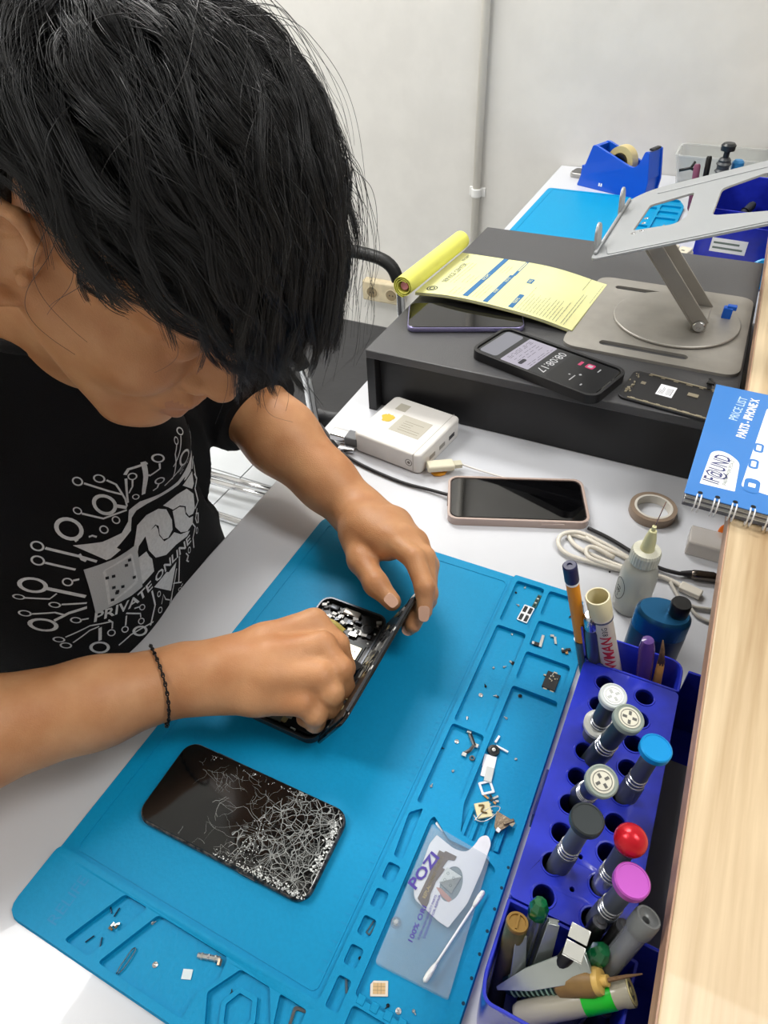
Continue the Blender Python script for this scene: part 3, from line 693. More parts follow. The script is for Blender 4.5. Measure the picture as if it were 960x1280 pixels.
# power adapter
t = dthing('power_adapter', 'boxy white power adapter with a grey sticker in front of the riser', 'adapter', -.372, .623, 0, R(-8))
obj('body', soft_plate(rrect(0, .104, 0, .104, .008, 5), .001, .030, .003, 3), M_wpl, t, smooth='angle')
obj('front_seam', box(.0932, .0938, -.0003, .1043, .004, .0302), mat('seam_grey', '#a8a49d', .6), t)
s = obj('sticker', box(.036, .082, .030, .068, .0299, .0303), mat('grey_sticker', '#b9b4a6', .5), t)
s2 = obj('small_sticker', box(.018, .034, .074, .090, .0299, .0303), mat('grey_sticker', '#b9b4a6', .5), t)
rr = random.Random(2)
obj('sticker_print', join(*[quad(.046 + k * .0, .050 + rr.uniform(.01, .028), .036 + k * .005, .0368 + k * .005, .0304) for k in range(5)]), mat('faded_ink', '#857f70', .7), s)
def blob(cx, cy, r, n=22, seed=1, k=.35):
    q_ = random.Random(seed); return [(cx + r * (1 + q_.uniform(-k, k)) * math.cos(2 * PI * i / n), cy + r * (1 + q_.uniform(-k, k)) * math.sin(2 * PI * i / n)) for i in range(n)]
obj('glue_stain', fill(blob(.021, .052, .0085, seed=5, k=.25), .0304), mat('glue_yellow', '#d9b94a', .3), t)
obj('emblem', put(plate([circle(0, 0, .0052, 20), circle(0, 0, .0042, 20)], 0, .0004), Matrix.Translation((.087, .0002, .015)) @ Matrix.Rotation(PI / 2, 4, 'X')), mat('emblem_grey', '#77736c', .5), t)
obj('emblem', put(plate([circle(0, 0, .0022, 12)], 0, .0004), Matrix.Translation((.087, .0002, .015)) @ Matrix.Rotation(PI / 2, 4, 'X')), mat('emblem_grey', '#77736c', .5), t)
for y in (.03, .055, .08): obj('port', box(.1037, .1043, y - .007, y + .007, .010, .016), M_dark if y > .06 else mat('port_grey', '#9a968e', .5), t)
# plug with thin cable on its right
M_cream = mat('cream_plastic', '#d8d2bb', .4)
a_, b_ = W(540, 583, .013), W(577, 580, .010)
t = frame_thing('usb_plug', 'cream plug in the right side of the white adapter, its thin cable trailing', 'plug', zframe(a_, b_))
L_ = (b_ - a_).length
obj('plug_body', put(plate([rrect(-.0085, .0085, -.0045, .0045, .003)], -.006, L_ * .72), Matrix.Rotation(0, 4, 'Z')), M_cream, t, bevel=.001)
obj('strain_relief', box(-.005, .005, -.003, .003, L_ * .72, L_), mat('clear_collar', '#c9c4ae', .3), t, bevel=.0008)
Mi = t.matrix_world.inverted()
P = smooth_path([W(576, 580, .010), W(600, 588, .006), W(630, 597, .003), W(668, 608, .0016), W(700, 612, .0016)])
obj('cable', tube([Mi @ p for p in P], .0013, 6), M_wpl, t, smooth=True)
# orange gum on the desk
q = px(549, 588, 0)
t = dthing('glue_lump', 'flattened orange lump of glue stuck on the desk beside the cream plug', 'lump', q.x, q.y)
V, Fc = soft_plate(blob(0, 0, .0125, 20, 3, .16), 0, .005, .002, 2)
obj('lump', (V, Fc), mat('orange_glue', '#e29a1e', .25, bump=.8, scale=120), t, smooth=True)
# metal plugs and black cable on the left of the adapter
a_, b_ = W(432, 545, .012), W(448, 560, .012)
t = frame_thing('metal_plug', 'shiny metal cable plug left of the white adapter behind the forearm', 'plug', zframe(W(416, 541, .014), W(452, 551, .012)))
obj('plug_shell', put(plate([rrect(-.009, .009, -.005, .005, .002)], 0, .022), Matrix()), M_chrome, t, bevel=.0006)
obj('plug_sleeve', put(plate([rrect(-.0095, .0095, -.0065, .0065, .002)], .022, .040), Matrix()), mat('grey_rubber', '#6d6f72', .5), t, bevel=.001)
t = dthing('metal_plug', 'small steel plug tip below the larger one at the forearm', 'plug', *px(433, 560, .006), 0.003)
obj('plug_shell', put(plate([rrect(-.006, .006, -.003, .003, .001)], -.01, .012), zframe((0, 0, .003), (.02, .004, .003))), M_chrome, t, bevel=.0004)
def cable(name, label, cat, pts, r, m, ends=()):
    o0 = W(*pts[0]); t_ = thing(name, label, cat, (o0.x, o0.y, 0), RZ); Mi_ = t_.matrix_world.inverted()
    P_ = [Mi_ @ p for p in smooth_path([W(*p) for p in pts])]
    obj('cord', tube(P_, r, 8), m, t_, smooth=True); return t_
M_cbl = mat('black_cable', '#1c1a1c', .45)
cable('black_cable', 'thin black cable curving from the forearm to the silver cased phone', 'cable', [(400, 530, .004), (425, 562, .004), (450, 580, .003), (500, 602, .003), (540, 613, .004), (566, 620, .006)], .0021, M_cbl)
# phone in clear case
ax = math.atan2(.0604, .157)
M = DM @ Matrix.Translation((-.2035, .5385, 0)) @ Matrix.Rotation(ax, 4, 'Z')
t = frame_thing('smartphone', 'black phone in a clear pinkish case lying behind the mat', 'phone', M)
pw, phh = .164, .079
obj('case', plate([rrect(0, pw, 0, phh, .012, 7), rrect(.003, pw - .003, .003, phh - .003, .0095, 7)], 0, .0105), mat('clear_pink_case', '#b49f95', .2, alpha=1, spec=.6, coat=.5), t, bevel=.0014)
obj('frame', plate([rrect(.003, pw - .003, .003, phh - .003, .0095, 7)], .0006, .009), mat('dark_frame', '#3a3432', .3, .6), t)
obj('screen_glass', soft_plate(rrect(.0045, pw - .0045, .0045, phh - .0045, .0085, 7), .0088, .0100, .0004, 2), M_glass, t, smooth='angle')
obj('case_button', box(pw * .66, pw * .82, -.0009, .0004, .004, .0075), mat('clear_pink_case', '#b49f95'), t, bevel=.0005)
obj('lens_bump', box(-.0006, .004, .03, .05, .003, .007), mat('dark_frame', '#000'), t)
# tape roll
M_tan = mat('tan_tape', '#8e7c6b', .35); M_core = mat('cardboard_core', '#cfcac0', .6)
q = px(816, 637, .006)
t = dthing('tape_roll', 'roll of tan heat tape lying flat before the riser', 'tape', q.x, q.y)
obj('tape', lathe([(.0215, 0), (.0262, 0), (.0265, .0006), (.0265, .0105), (.0262, .011), (.0215, .011), (.0215, 0)], 48, caps=False), M_tan, t, smooth='angle')
obj('core', lathe([(.0188, .0002), (.0214, .0002), (.0214, .0112), (.0188, .0112), (.0188, .0002)], 48, caps=False), M_core, t, smooth='angle')
# flux bottle
M_milk = mat('milky_plastic', '#cfd0c6', .3, trans=.0, alpha=1, sss=.0, coat=.3); M_milk2 = mat('ivory_nozzle', '#dcd9a8', .4)
t = dthing('needle_bottle', 'milky squeeze bottle with ribbed cap and long steel needle', 'bottle', .0125, .503)
def milky(name, col, a_):
    m = mat(name, col, .25, trans=.55, coat=.2); m.node_tree.nodes['Principled BSDF'].inputs['Roughness'].default_value = .35; return m
M_bot = milky('frosted_bottle', '#dcdcd2', .8)
obj('bottle_body', lathe([(.013, 0), (.0165, .0008), (.0175, .003), (.0178, .02), (.0176, .048), (.0165, .056), (.013, .063), (.0095, .067), (.0095, .070)], 40), M_bot, t, smooth='angle')
obj('liquid', lathe([(.012, .0015), (.0162, .003), (.0164, .019), (.0001, .019)], 32), mat('pale_liquid', '#c9cabb', .2), t, smooth='angle')
V, Fc = [], []
nn = 60
for r0, z in ((.0125, .066), (.0135, .067), (.0135, .079), (.0125, .082), (.007, .083)):
    V += [((r0 + (.0004 if i % 2 else 0)) * math.cos(2 * PI * i / nn), (r0 + (.0004 if i % 2 else 0)) * math.sin(2 * PI * i / nn), z) for i in range(nn)]
for j in range(4): Fc += [(j * nn + i, j * nn + (i + 1) % nn, (j + 1) * nn + (i + 1) % nn, (j + 1) * nn + i) for i in range(nn)]
Fc.append(tuple(range(4 * nn, 5 * nn)))
obj('ribbed_cap', (V, Fc), mat('frosted_cap', '#d6d5c4', .4), t)
noz = obj('nozzle', lathe([(.0068, .082), (.0064, .086), (.0055, .096), (.0034, .1065), (.0020, .107), (.0020, .112)], 20), M_milk2, t, smooth='angle')
q1 = t.matrix_world.inverted() @ W(833, 627, .137)
obj('needle', tube([(0, 0, .110), (q1.x, q1.y, q1.z)], .0005, 6), M_chrome, noz)
mw = Matrix.Rotation(R(-62), 4, 'Z')
V = []
el = [(.0078 * math.cos(a), .0145 * math.sin(a)) for a in np.linspace(0, 2 * PI, 25)[:-1]]
def wrap(g_, r_, cz, a0): return ([((r_ + p[2]) * math.cos(a0 + p[0] / r_), (r_ + p[2]) * math.sin(a0 + p[0] / r_), cz + p[1]) for p in g_[0]], g_[1])
a0 = R(218)
lb = obj('label_outline', wrap(plate([el, [(x * .93, y * .96) for x, y in el]], .0001, .0003), .0178, .032, a0), M_ink, t)
obj('label_writing', wrap(join(put(text2d('83', .0085), T(0, .0015, 0, PI / 2)), *[quad(-.004 + k * .004, -.0034 + k * .004, -.009, .008 - k * .003, 0) for k in range(2)]), .01795, .030, a0), M_ink, t)
# cables right of the phone
M_wc = mat('white_cable', '#ded8cb', .45); M_gc = mat('grey_cable', '#bdb8ae', .45)
t = cable('white_cable', 'coiled white charging cable behind the needle bottle', 'cable', [(790, 700, .004), (760, 682, .005), (725, 666, .006), (703, 668, .006), (698, 680, .006), (710, 693, .005), (740, 703, .004), (775, 712, .004), (800, 716, .004), (830, 722, .004), (862, 738, .004)], .0025, M_wc)
Mi = t.matrix_world.inverted()
for P in ([(740, 676, .003), (712, 668, .003), (722, 684, .003), (760, 702, .003), (790, 712, .008)], [(768, 697, .006), (742, 684, .008), (733, 687, .008), (737, 697, .007), (760, 706, .006), (796, 716, .007)], [(732, 672, .008), (758, 686, .009), (785, 698, .009), (806, 712, .006)]):
    obj('cord', tube([Mi @ p for p in smooth_path([W(*p) for p in P])], .0025, 8), M_wc, t, smooth=True)
obj('plug', put(box(-.0055, .0055, -.003, .003, 0, .022), Mi @ zframe(W(850, 732, .004), W(880, 746, .004))), M_wc, t, bevel=.001)
t = cable('white_cable', 'pale cable end bending under the pine ledge beside the bottle', 'cable', [(838, 728, .004), (850, 748, .003), (866, 758, .003), (890, 762, .003), (925, 766, .003)], .0019, M_gc)
Mi = t.matrix_world.inverted()
obj('cord', tube([Mi @ p for p in smooth_path([W(*p) for p in [(862, 758, .0025), (872, 770, .0025), (890, 778, .0025), (920, 780, .0025)]])], .0017, 8), M_gc, t, smooth=True)
t = cable('black_cable', 'black cable running right behind the needle bottle to a metal plug', 'cable', [(735, 660, .004), (760, 672, .004), (790, 690, .004), (820, 708, .004), (845, 716, .005), (862, 718, .005)], .0022, M_cbl)
Mi = t.matrix_world.inverted()
ps = obj('plug_sleeve', put(lathe([(.0025, -.004), (.0032, 0), (.0042, .006)], 14), Mi @ zframe(W(856, 717, .005), W(866, 718, .005))), M_cbl, t, smooth='angle')
obj('plug_shell', put(lathe([(.0042, 0), (.0052, .002), (.0055, .006), (.0055, .022), (.0045, .024), (.0045, .04)], 18), Mi @ zframe(W(864, 718, .006), W(905, 723, .006))), mat('smoked_metal', '#6a625c', .15, .9), t, smooth='angle')
# clear block with orange drop under the book
q = px(888, 640, .0)
t = dthing('clear_block', 'small clear plastic block under the spiral book corner', 'block', .052, .60)
obj('block', box(0, .05, 0, .03, .0005, .020), mat('smoky_clear', '#c9c2ba', .2, alpha=.55), t, bevel=.002)
q = px(907, 659, .01)
t = dthing('orange_disc', 'orange plastic disc half hidden under the pine ledge', 'disc', q.x + .006, q.y)
obj('disc', put(lathe([(.011, 0), (.012, .001), (.012, .005), (.011, .006)], 28), Matrix.Rotation(R(30), 4, 'X')), mat('orange_plastic', '#c45f12', .4), t, smooth='angle')
for i, (x, y) in enumerate(((881, 664), (880, 670), (762, 715))):
    q = px(x, y)
    tag(obj('loose_screw', lathe([(.0011, 0), (.0011, .0008), (.0004, .001)], 8), M_black, loc=D(q.x, q.y)), ['tiny black screw on the desk left of the ledge, the upper of two', 'tiny black screw on the desk left of the ledge, the lower of two', 'tiny black speck screw on the desk below the white cable'][i], 'screw')
# blue flat bottle with black cap
t = dthing('oval_bottle', 'dark blue oval bottle with black cap standing behind the organizer', 'bottle', .0385, .420, 0)
M_nblue = mat('metallic_blue', '#24608c', .25, .65)
def oval(prof, n=40, kx=.86, ky=.60): 
    V, Fc = lathe(prof, n); return [(x * kx, y * ky, z) for x, y, z in V], Fc
obj('bottle_body', oval([(.022, 0), (.025, .002), (.0262, .01), (.0262, .09), (.0255, .094), (.023, .0965), (.0, .097)]), M_nblue, t, smooth='angle')
obj('label_band', oval([(.0264, .022), (.0264, .074)], 40), mat('deep_blue_label', '#1d3a5c', .35), t, smooth='angle')
c = obj('cap', lathe([(.0078, .0965), (.0082, .098), (.0082, .108), (.0074, .110), (.0, .110)], 28), M_black, t, smooth='angle', loc=(.010, .002, 0))

# ---------------------------------------------------------------- blue organizer with nine rows of holes and two cups
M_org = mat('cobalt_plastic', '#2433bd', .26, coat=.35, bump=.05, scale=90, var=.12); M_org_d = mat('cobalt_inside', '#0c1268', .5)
OX, OY, OZ = -.0105, .100, .08
t = ORG = dthing('tool_organizer', 'glossy cobalt blue tool organizer with holes and a cup at each end', 'organizer', OX, OY)
ow = .074
HO = []
for i in range(9):
    y = .1705 + i * .02135 - OY
    HO.append(circle(.0092 - OX, y, .0068, 22)); HO.append(circle(.0398 - OX, y, .0068, 22))
screws = [circle(.0243 - OX, .182 - OY, .0016, 10), circle(.0243 - OX, .2035 - OY, .0016, 10)]
y0o, y1o = .0615, .256
obj('top_plate', plate([rrect(.0, ow, y0o, y1o, .004)] + HO + screws, OZ - .003, OZ), M_org, t, bevel=.0009)
for i in range(9):
    for xh in (.0092, .0398):
        y = .1705 + i * .02135 - OY
        obj('hole_rim', part_of(T(xh - OX, y), lathe([(.0069, OZ - .0005), (.0083, OZ - .0001), (.0080, OZ + .0007), (.0070, OZ + .0006)], 26, caps=False)), M_org, t, smooth='angle')
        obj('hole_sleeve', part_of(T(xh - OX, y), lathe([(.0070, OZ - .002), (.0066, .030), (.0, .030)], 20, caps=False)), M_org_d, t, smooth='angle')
def wall_ring(P, z0, z1, th=.002, taper=0.):
    c_ = Vector((sum(p[0] for p in P) / len(P), sum(p[1] for p in P) / len(P)))
    def off(P, d):
        out = []; n = len(P); sgn = 1 if area2(P) > 0 else -1
        for i in range(n):
            tn = (Vector(P[(i + 1) % n]) - Vector(P[i - 1])).normalized(); nn_ = Vector((tn.y, -tn.x)) * sgn; out.append((P[i][0] - nn_.x * d, P[i][1] - nn_.y * d))
        return out
    Po, Pi = off(P, taper), P; n = len(P)
    rings = [(off(P, taper), z0), (P, z1 - .0006), (off(P, .0005), z1), (off(P, th - .0004), z1), (off(P, th), z1 - .0006), (off(P, th + taper), z0 + .002)]
    V, Fc = [], []
    for Q, z in rings: V += [(x, y, z) for x, y in Q]
    for j in range(5):
        for i in range(n): Fc.append((j * n + i, j * n + (i + 1) % n, (j + 1) * n + (i + 1) % n, (j + 1) * n + i))
    Fc.append(tuple(range(n))[::-1]); Fc.append(tuple(range(5 * n, 6 * n)))
    if area2(P) < 0: Fc = [f[::-1] for f in Fc]
    return V, Fc
obj('body_wall', join(box(.0, .002, y0o, y1o, .0, OZ - .003), box(ow - .002, ow, y0o, y1o, .0, OZ - .003), box(.002, ow - .002, y0o, y0o + .002, .0, OZ - .003), box(.002, ow - .002, y1o - .002, y1o, .0, OZ - .003)), M_org, t, bevel=.0005)
cupN = round_poly([(.0, .0605), (.0, .014), (.004, .002), (ow + .004, .002), (ow + .006, .0605)], [.002, .010, .012, .008, .002], 6)
obj('near_cup', wall_ring(cupN, .0, OZ, .0022, .001), M_org, t, smooth='angle')
cupF = round_poly([(.0, y1o + .0006), (ow, y1o + .0006), (ow, y1o + .032), (.008, y1o + .032)], [.002, .002, .013, .013], 6)
obj('far_cup', wall_ring(cupF, .0, OZ, .0022, .001), M_org, t, smooth='angle')
nf = obj('name_strip', put(join(box(-.022, .024, -.0022, .0022, 0, .0004), box(-.022, -.016, -.004, .0045, 0, .00042)), Matrix.Translation((.036, .0028, .056)) @ Matrix.Rotation(PI / 2 + .0, 4, 'X') @ Matrix.Rotation(-.05, 4, 'Z')), mat('silver_strip', '#c9ccd6', .3, .3), t)
obj('strip_print', put(join(*[quad(-.014 + k * .0048, -.0105 + k * .0048, -.0006, .0006, .0006) for k in range(7)]), Matrix.Translation((.036, .0028, .056)) @ Matrix.Rotation(PI / 2, 4, 'X') @ Matrix.Rotation(-.05, 4, 'Z')), mat('faint_ink', '#6f7390', .6), t)
obj('clip_rail', box(-.0025, -.0002, .13, .168, .030, .052), mat('navy_plastic', '#0f1a66', .3), t, bevel=.0006)
# open blue box on the right under the ledge
t = dthing('storage_box', 'open cobalt blue storage box with a black floor right of the organizer', 'box', .0665, .100)
bw, bl = .125, .281
obj('side_wall', box(.0, .0022, .076, bl - .034, 0.0005, .030), M_org, t, bevel=.0006)
obj('side_wall', box(bw - .0022, bw, 0, bl, 0.0005, .085), M_org, t, bevel=.0006)
obj('end_wall', box(.0006, bw - .0023, bl - .0022, bl, 0.0005, .080), M_org, t, bevel=.0006)
obj('end_wall', box(.0026, bw - .0023, .072, .0742, 0.0005, .074), M_org, t, bevel=.0006)
obj('end_wall', box(.0026, bw - .0023, 0, .0022, 0.0005, .060), M_org, t, bevel=.0006)
obj('floor_panel', box(.0023, bw - .0023, .0745, .222, 0.036, .040), mat('charcoal_board', '#72727b', .7), t)
obj('floor_panel', box(.0026, bw - .0023, .0745, bl - .0024, .0007, .0025), M_org, t)
obj('floor_panel', box(.0026, bw - .0023, .0026, .0718, .0007, .0025), M_org, t)

# ---------------------------------------------------------------- screwdrivers
M_hand = mat('slate_handle', '#565c68', .4, .35); M_hand2 = mat('dark_handle', '#2b3238', .4, .3); M_ring = mat('ring_steel', '#b9bcc2', .25, .8)
def driver(label, hole, capxy, cz, caph, style, group=None):
    hx_, hy_ = hole; top_ = W(capxy[0], capxy[1], cz); base = D(hx_, hy_, .034)
    t = frame_thing('precision_screwdriver', label, 'screwdriver', zframe(base, top_)); L = (top_ - base).length
    s = style; hm = s.get('handle', M_hand); r1 = s.get('r', .0062)
    obj('lower_grip', lathe([(.003, -.002), (r1, .0), (r1, L * .56), (r1 * .93, L * .58)], 24), hm, t, smooth='angle')
    G = [part_of(Matrix.Translation((0, 0, L * (.58 + .022 * k * 1.6))), lathe([(r1 * .82, 0), (r1 * .9, .0004), (r1 * .9, .0011), (r1 * .82, .0015)], 24)) for k in range(3)]
    obj('grip_rings', join(*G), s.get('ringm', M_ring), t, smooth='angle')
    obj('upper_grip', lathe([(r1 * .84, L * .57), (r1 * .80, L * .70), (r1 * .76, L - .004), (r1 * 1.1, L - .002)], 24), s.get('upper', hm), t, smooth='angle')
    R_c = s.get('cap_r', .0105) * .88
    if s['cap'] == 'ball':
        V, Fc = lathe([(.0001 + R_c * math.sin(a), L + R_c * .45 - R_c * math.cos(a)) for a in np.linspace(.25, PI - .01, 16)], 32); obj('cap', (V, Fc), s['capm'], t, smooth='angle')
    else:
        c = obj('cap', lathe([(R_c * .80, L - .0068), (R_c, L - .0052), (R_c, L - .0008), (R_c * .92, L), (R_c * .86, L), (R_c * .85, L - .0004), (0.0001, L - .0004)], 40), s['capm'], t, smooth='angle')
        if 'face' in s:
            obj('cap_face', lathe([(R_c * .72, L - .0003), (R_c * .72, L + .0001), (0.0001, L + .0002)], 36), s['face'], c)
            obj('face_ring', plate([circle(0, 0, R_c * .60, 30), circle(0, 0, R_c * .56, 30)], L + .0002, L + .00035), s['ink'], c)
            G = []
            for k in range(4):
                a = R(25) + k * PI / 2
                G.append(part_of(T(math.cos(a) * R_c * .32, math.sin(a) * R_c * .32, 0, a), box(-.0014, .0014, -.0009, .0009, L + .0002, L + .0004)))
            obj('cross_mark', join(*G), s['ink'], c)
    if s.get('collar'):
        cl = obj('collar', lathe([(r1 * 1.02, L * .545), (r1 * 1.35, L * .55), (r1 * 1.38, L * .585), (r1 * 1.15, L * .60), (r1 * .85, L * .60)], 32), s['collar'], t, smooth='angle')
    return t
inkm = mat('cap_ink', '#5b5b58', .6)
G_ = 'precision screwdrivers in the blue organizer'
XS = lambda c, i: ((.0092, .0398)[c], .1705 + i * .02135)
driver('precision screwdriver with a bright white cap and silver collar, topmost in the organizer', XS(0, 6), (767, 869), .150, 0, dict(cap='flat', capm=mat('cap_white_rim', '#c9cfd0', .35), face=mat('cap_white', '#f0f2f0', .35), ink=mat('faint_cap_ink', '#b9bdbb', .6), handle=M_hand, upper=M_hand2, r=.0078, collar=mat('white_metal_collar', '#dfe0da', .3, .3), ringm=M_ring, cap_r=.0102), G_)
driver('screwdriver with a grey rimmed cream cap marked with a cross, touching the white cap', XS(0, 5), (787, 897), .150, 0, dict(cap='flat', capm=mat('cap_greygreen', '#87928a', .45), face=mat('cap_cream', '#d6d3c2', .5), ink=inkm, handle=M_hand2, r=.0078, cap_r=.0112), G_)
driver('screwdriver with a grey rimmed cream cap marked with a cross, left of the blue cap', XS(0, 4), (753, 976), .138, 0, dict(cap='flat', capm=mat('cap_greygreen', '#87928a', .45), face=mat('cap_cream', '#d6d3c2', .5), ink=inkm, handle=M_hand2, r=.0078, cap_r=.0115), G_)
driver('precision screwdriver with a sky blue cap', XS(1, 4), (821, 934), .146, 0, dict(cap='flat', capm=mat('cap_sky', '#0e93d8', .35, .3), face=None, handle=M_hand, r=.0070, cap_r=.0113) | {}, G_) if 0 else None
st_ = dict(cap='flat', capm=mat('cap_sky', '#0e93d8', .35, .3), handle=M_hand, r=.0070, cap_r=.0113)
driver('precision screwdriver with a plain sky blue cap, rightmost of the group', XS(1, 4), (821, 934), .146, 0, st_, G_)
driver('precision screwdriver with a plain black cap at the left holes', XS(0, 1), (735, 1023), .150, 0, dict(cap='flat', capm=mat('cap_black', '#2e3436', .4, .3), handle=M_hand, r=.0072, cap_r=.0112), G_)
driver('precision screwdriver topped by a round glossy red ball and silver rings', XS(1, 1), (786, 1054), .142, 0, dict(cap='ball', capm=mat('cap_red', '#c01626', .25, .35, bump=.1, scale=300), handle=M_ring, upper=M_hand, r=.0072, cap_r=.0105), G_)
driver('precision screwdriver with a magenta pink cap, nearest in the organizer', XS(1, 0), (791, 1100), .146, 0, dict(cap='flat', capm=mat('cap_magenta', '#b452b4', .3, .4), handle=M_hand, r=.0072, cap_r=.0112), G_)
# ---------------------------------------------------------------- tools in the far cup
def stick(name, label, cat, base, tipx, tipz):
    "frame whose z axis runs from base (desk x, y, z) to a point seen in the photograph at height tipz"
    b = D(*base); p = W(tipx[0], tipx[1], tipz); t = frame_thing(name, label, cat, zframe(b, p)); return t, (p - b).length
M_or = mat('orange_yellow', '#e8940c', .4); M_nv = mat('navy_plastic2', '#20234d', .4)
t, L = stick('marker_pen', 'orange pen with a navy blue end standing in the far cup', 'pen', (.004, .371, .004), (712, 706), .185)
obj('lower_barrel', lathe([(.002, 0), (.0052, .006), (.0055, L * .52)], 18), mat('smoked_clear', '#5b6064', .2, .3), t, smooth='angle')
obj('barrel', lathe([(.0048, L * .52), (.0050, L * .54), (.0050, L - .020)], 18), M_or, t, smooth='angle')
obj('white_band', lathe([(.0049, L - .020), (.0051, L - .0195), (.0051, L - .0175)], 18), M_wht, t, smooth='angle')
obj('end_cap', lathe([(.0051, L - .0175), (.0054, L - .0165), (.0054, L - .001), (.0046, L), (.002, L), (.0018, L - .001)], 18), M_nv, t, smooth='angle')
t, L = stick('craft_knife', 'grey steel craft knife handle leaning between the orange pen and the white tube', 'knife', (.012, .369, .004), (738, 768), .135)
obj('handle', lathe([(.004, 0), (.0062, .004), (.0062, L - .02), (.0052, L - .015)], 18), mat('gun_steel', '#6d7174', .3, .8), t, smooth='angle')
obj('collet', lathe([(.0056, L - .016), (.0062, L - .014), (.0060, L - .003), (.004, L)], 18), M_chrome, t, smooth='angle')
obj('pocket_clip', box(-.0015, .0015, -.0082, -.0066, L * .55, L - .012), M_chrome, t)
t, L = stick('glue_tube', 'open ended cream white tube with red lettering in the far cup', 'tube', (.030, .371, .004), (747, 745), .155)
M_crm = mat('cream_tube', '#ddd3c0', .45, var=.06, scale=50)
obj('tube_body', lathe([(.0075, 0), (.0080, .002), (.0080, L - .024), (.0088, L - .022), (.0088, L - .0205)], 32), M_crm, t, smooth='angle')
obj('tube_mouth', lathe([(.0086, L - .0205), (.0090, L - .018), (.0092, L - .001), (.0088, L), (.0078, L), (.0078, L - .02), (.0001, L - .02)], 36), mat('ivory_tube', '#dcd3ae', .4), t, smooth='angle')
obj('dark_ring', lathe([(.0082, L - .0245), (.0089, L - .024), (.0089, L - .0225), (.0082, L - .022)], 32), mat('ring_slate', '#4c4f63', .5), t, smooth='angle')
def cylwrap(g_, r_, z, a0, spin): 
    "letters along the cylinder axis, facing direction a0"
    bm = bmesh.new(); vs = [bm.verts.new(tuple(p)) for p in g_[0]]
    for f_ in g_[1]:
        try: bm.faces.new([vs[i] for i in f_])
        except ValueError: pass
    for _ in range(4):
        es = [e for e in bm.edges if abs(e.verts[0].co.y - e.verts[1].co.y) > .0012]
        if not es: break
        bmesh.ops.subdivide_edges(bm, edges=es, cuts=1); bmesh.ops.triangulate(bm, faces=bm.faces[:])
    bm.verts.index_update(); g_ = ([v.co.copy() for v in bm.verts], [tuple(v.index for v in f_.verts) for f_ in bm.faces]); bm.free(); out = []
    for p in g_[0]:
        u_, v_ = p[0], p[1]
        if spin: u_, v_ = -p[1], p[0]
        out.append((r_ * math.cos(a0 + u_ / r_), r_ * math.sin(a0 + u_ / r_), z + v_))
    return out, g_[1]
cdir = t.matrix_world.inverted().to_3x3() @ (Vector((0, 0, CH)) - t.matrix_world.translation); ca = math.atan2(cdir.y, cdir.x)
obj('red_lettering', cylwrap(text2d('BOWMAN', .0125, .02, .1), .00815, L * .56, ca + .05, True), mat('red_ink', '#c02430', .5), t)
obj('hand_writing', cylwrap(text2d('83G', .006, .0), .00815, L * .79, ca + .05, True), M_ink, t)
t, L = stick('purple_pen', 'short translucent purple pen in the far cup', 'pen', (.046, .371, .004), (810, 799), .112)
obj('cap', lathe([(.0058, L * .45), (.0062, L * .5), (.0062, L - .010), (.0045, L - .001), (.001, L)], 18), mat('purple_clear', '#7a55a8', .15, trans=.5), t, smooth='angle')
obj('barrel', lathe([(.004, 0), (.0052, .004), (.0052, L * .88), (.002, L * .9)], 18), mat('purple', '#4c1f93', .3), t, smooth='angle')
t, L = stick('glue_brush', 'thin brown brush stick at the right of the far cup', 'brush', (.056, .369, .004), (829, 800), .115)
obj('handle', tube([(0, 0, 0), (.001, 0, L * .5), (.0, .001, L * .78)], [.003, .0036, .0028], 10), mat('tan_wood', '#a9783f', .6, bump=.4, scale=200), t, smooth=True)
obj('bristles', tube([(0, .001, L * .76), (.001, .001, L * .9), (.0005, 0, L)], [.0030, .0018, .0005], 8), mat('brown_bristle', '#6d5238', .8, bump=.6, scale=400), t, smooth=True)
# ---------------------------------------------------------------- tools in the near cup
M_clear = mat('clear_plastic', '#cfd6d6', .12, trans=.85); M_grn = mat('green_gem', '#0c6b3c', .2, trans=.35, coat=.5)
def pen(label, base, tip, tz, r, bodym, capm, cap_l, faceted=False):
    t, L = stick('ballpoint_pen', label, 'pen', base, tip, tz)
    obj('barrel', lathe([(.002, 0), (r, .006), (r, L - cap_l)], 6 if faceted else 18), bodym, t, smooth='angle')
    obj('ink_refill', lathe([(.0012, .004), (.0012, L - cap_l - .002)], 8), M_black, t, smooth='angle')
    n = 8 if faceted else 18
    obj('end_cap', lathe([(r * .98, L - cap_l), (r * 1.12, L - cap_l + .001), (r * 1.12, L - .004), (r * .75, L), (.0001, L + .0005)], n), capm, t, smooth='angle'); return t
pen('clear pen with a green faceted end reaching over the left lowest hole', (.010, .118, .005), (676, 1127), .104, .0052, M_clear, M_grn, .012, True)
pen('clear pen with a green faceted end beside the silver clip', (.022, .112, .005), (755, 1186), .098, .0055, M_clear, M_grn, .013, True)
t, L = stick('gel_pen', 'thick clear pen with a hollow grey cap, rightmost in the near cup', 'pen', (.036, .115, .005), (811, 1146), .125)
obj('barrel', lathe([(.003, 0), (.0062, .008), (.0064, L - .012)], 24), mat('clear_grey', '#a9adb4', .12, trans=.6), t, smooth='angle')
obj('inner_refill', lathe([(.0025, .006), (.0025, L - .016)], 10), mat('refill_grey', '#77797e', .3), t, smooth='angle')
obj('cap', lathe([(.0072, L - .012), (.0075, L - .011), (.0075, L - .002), (.0068, L), (.0056, L), (.0045, L - .002), (.0022, L - .003), (.0016, L - .008), (.0001, L - .008)], 30), mat('cap_grey', '#6f7272', .3), t, smooth='angle')
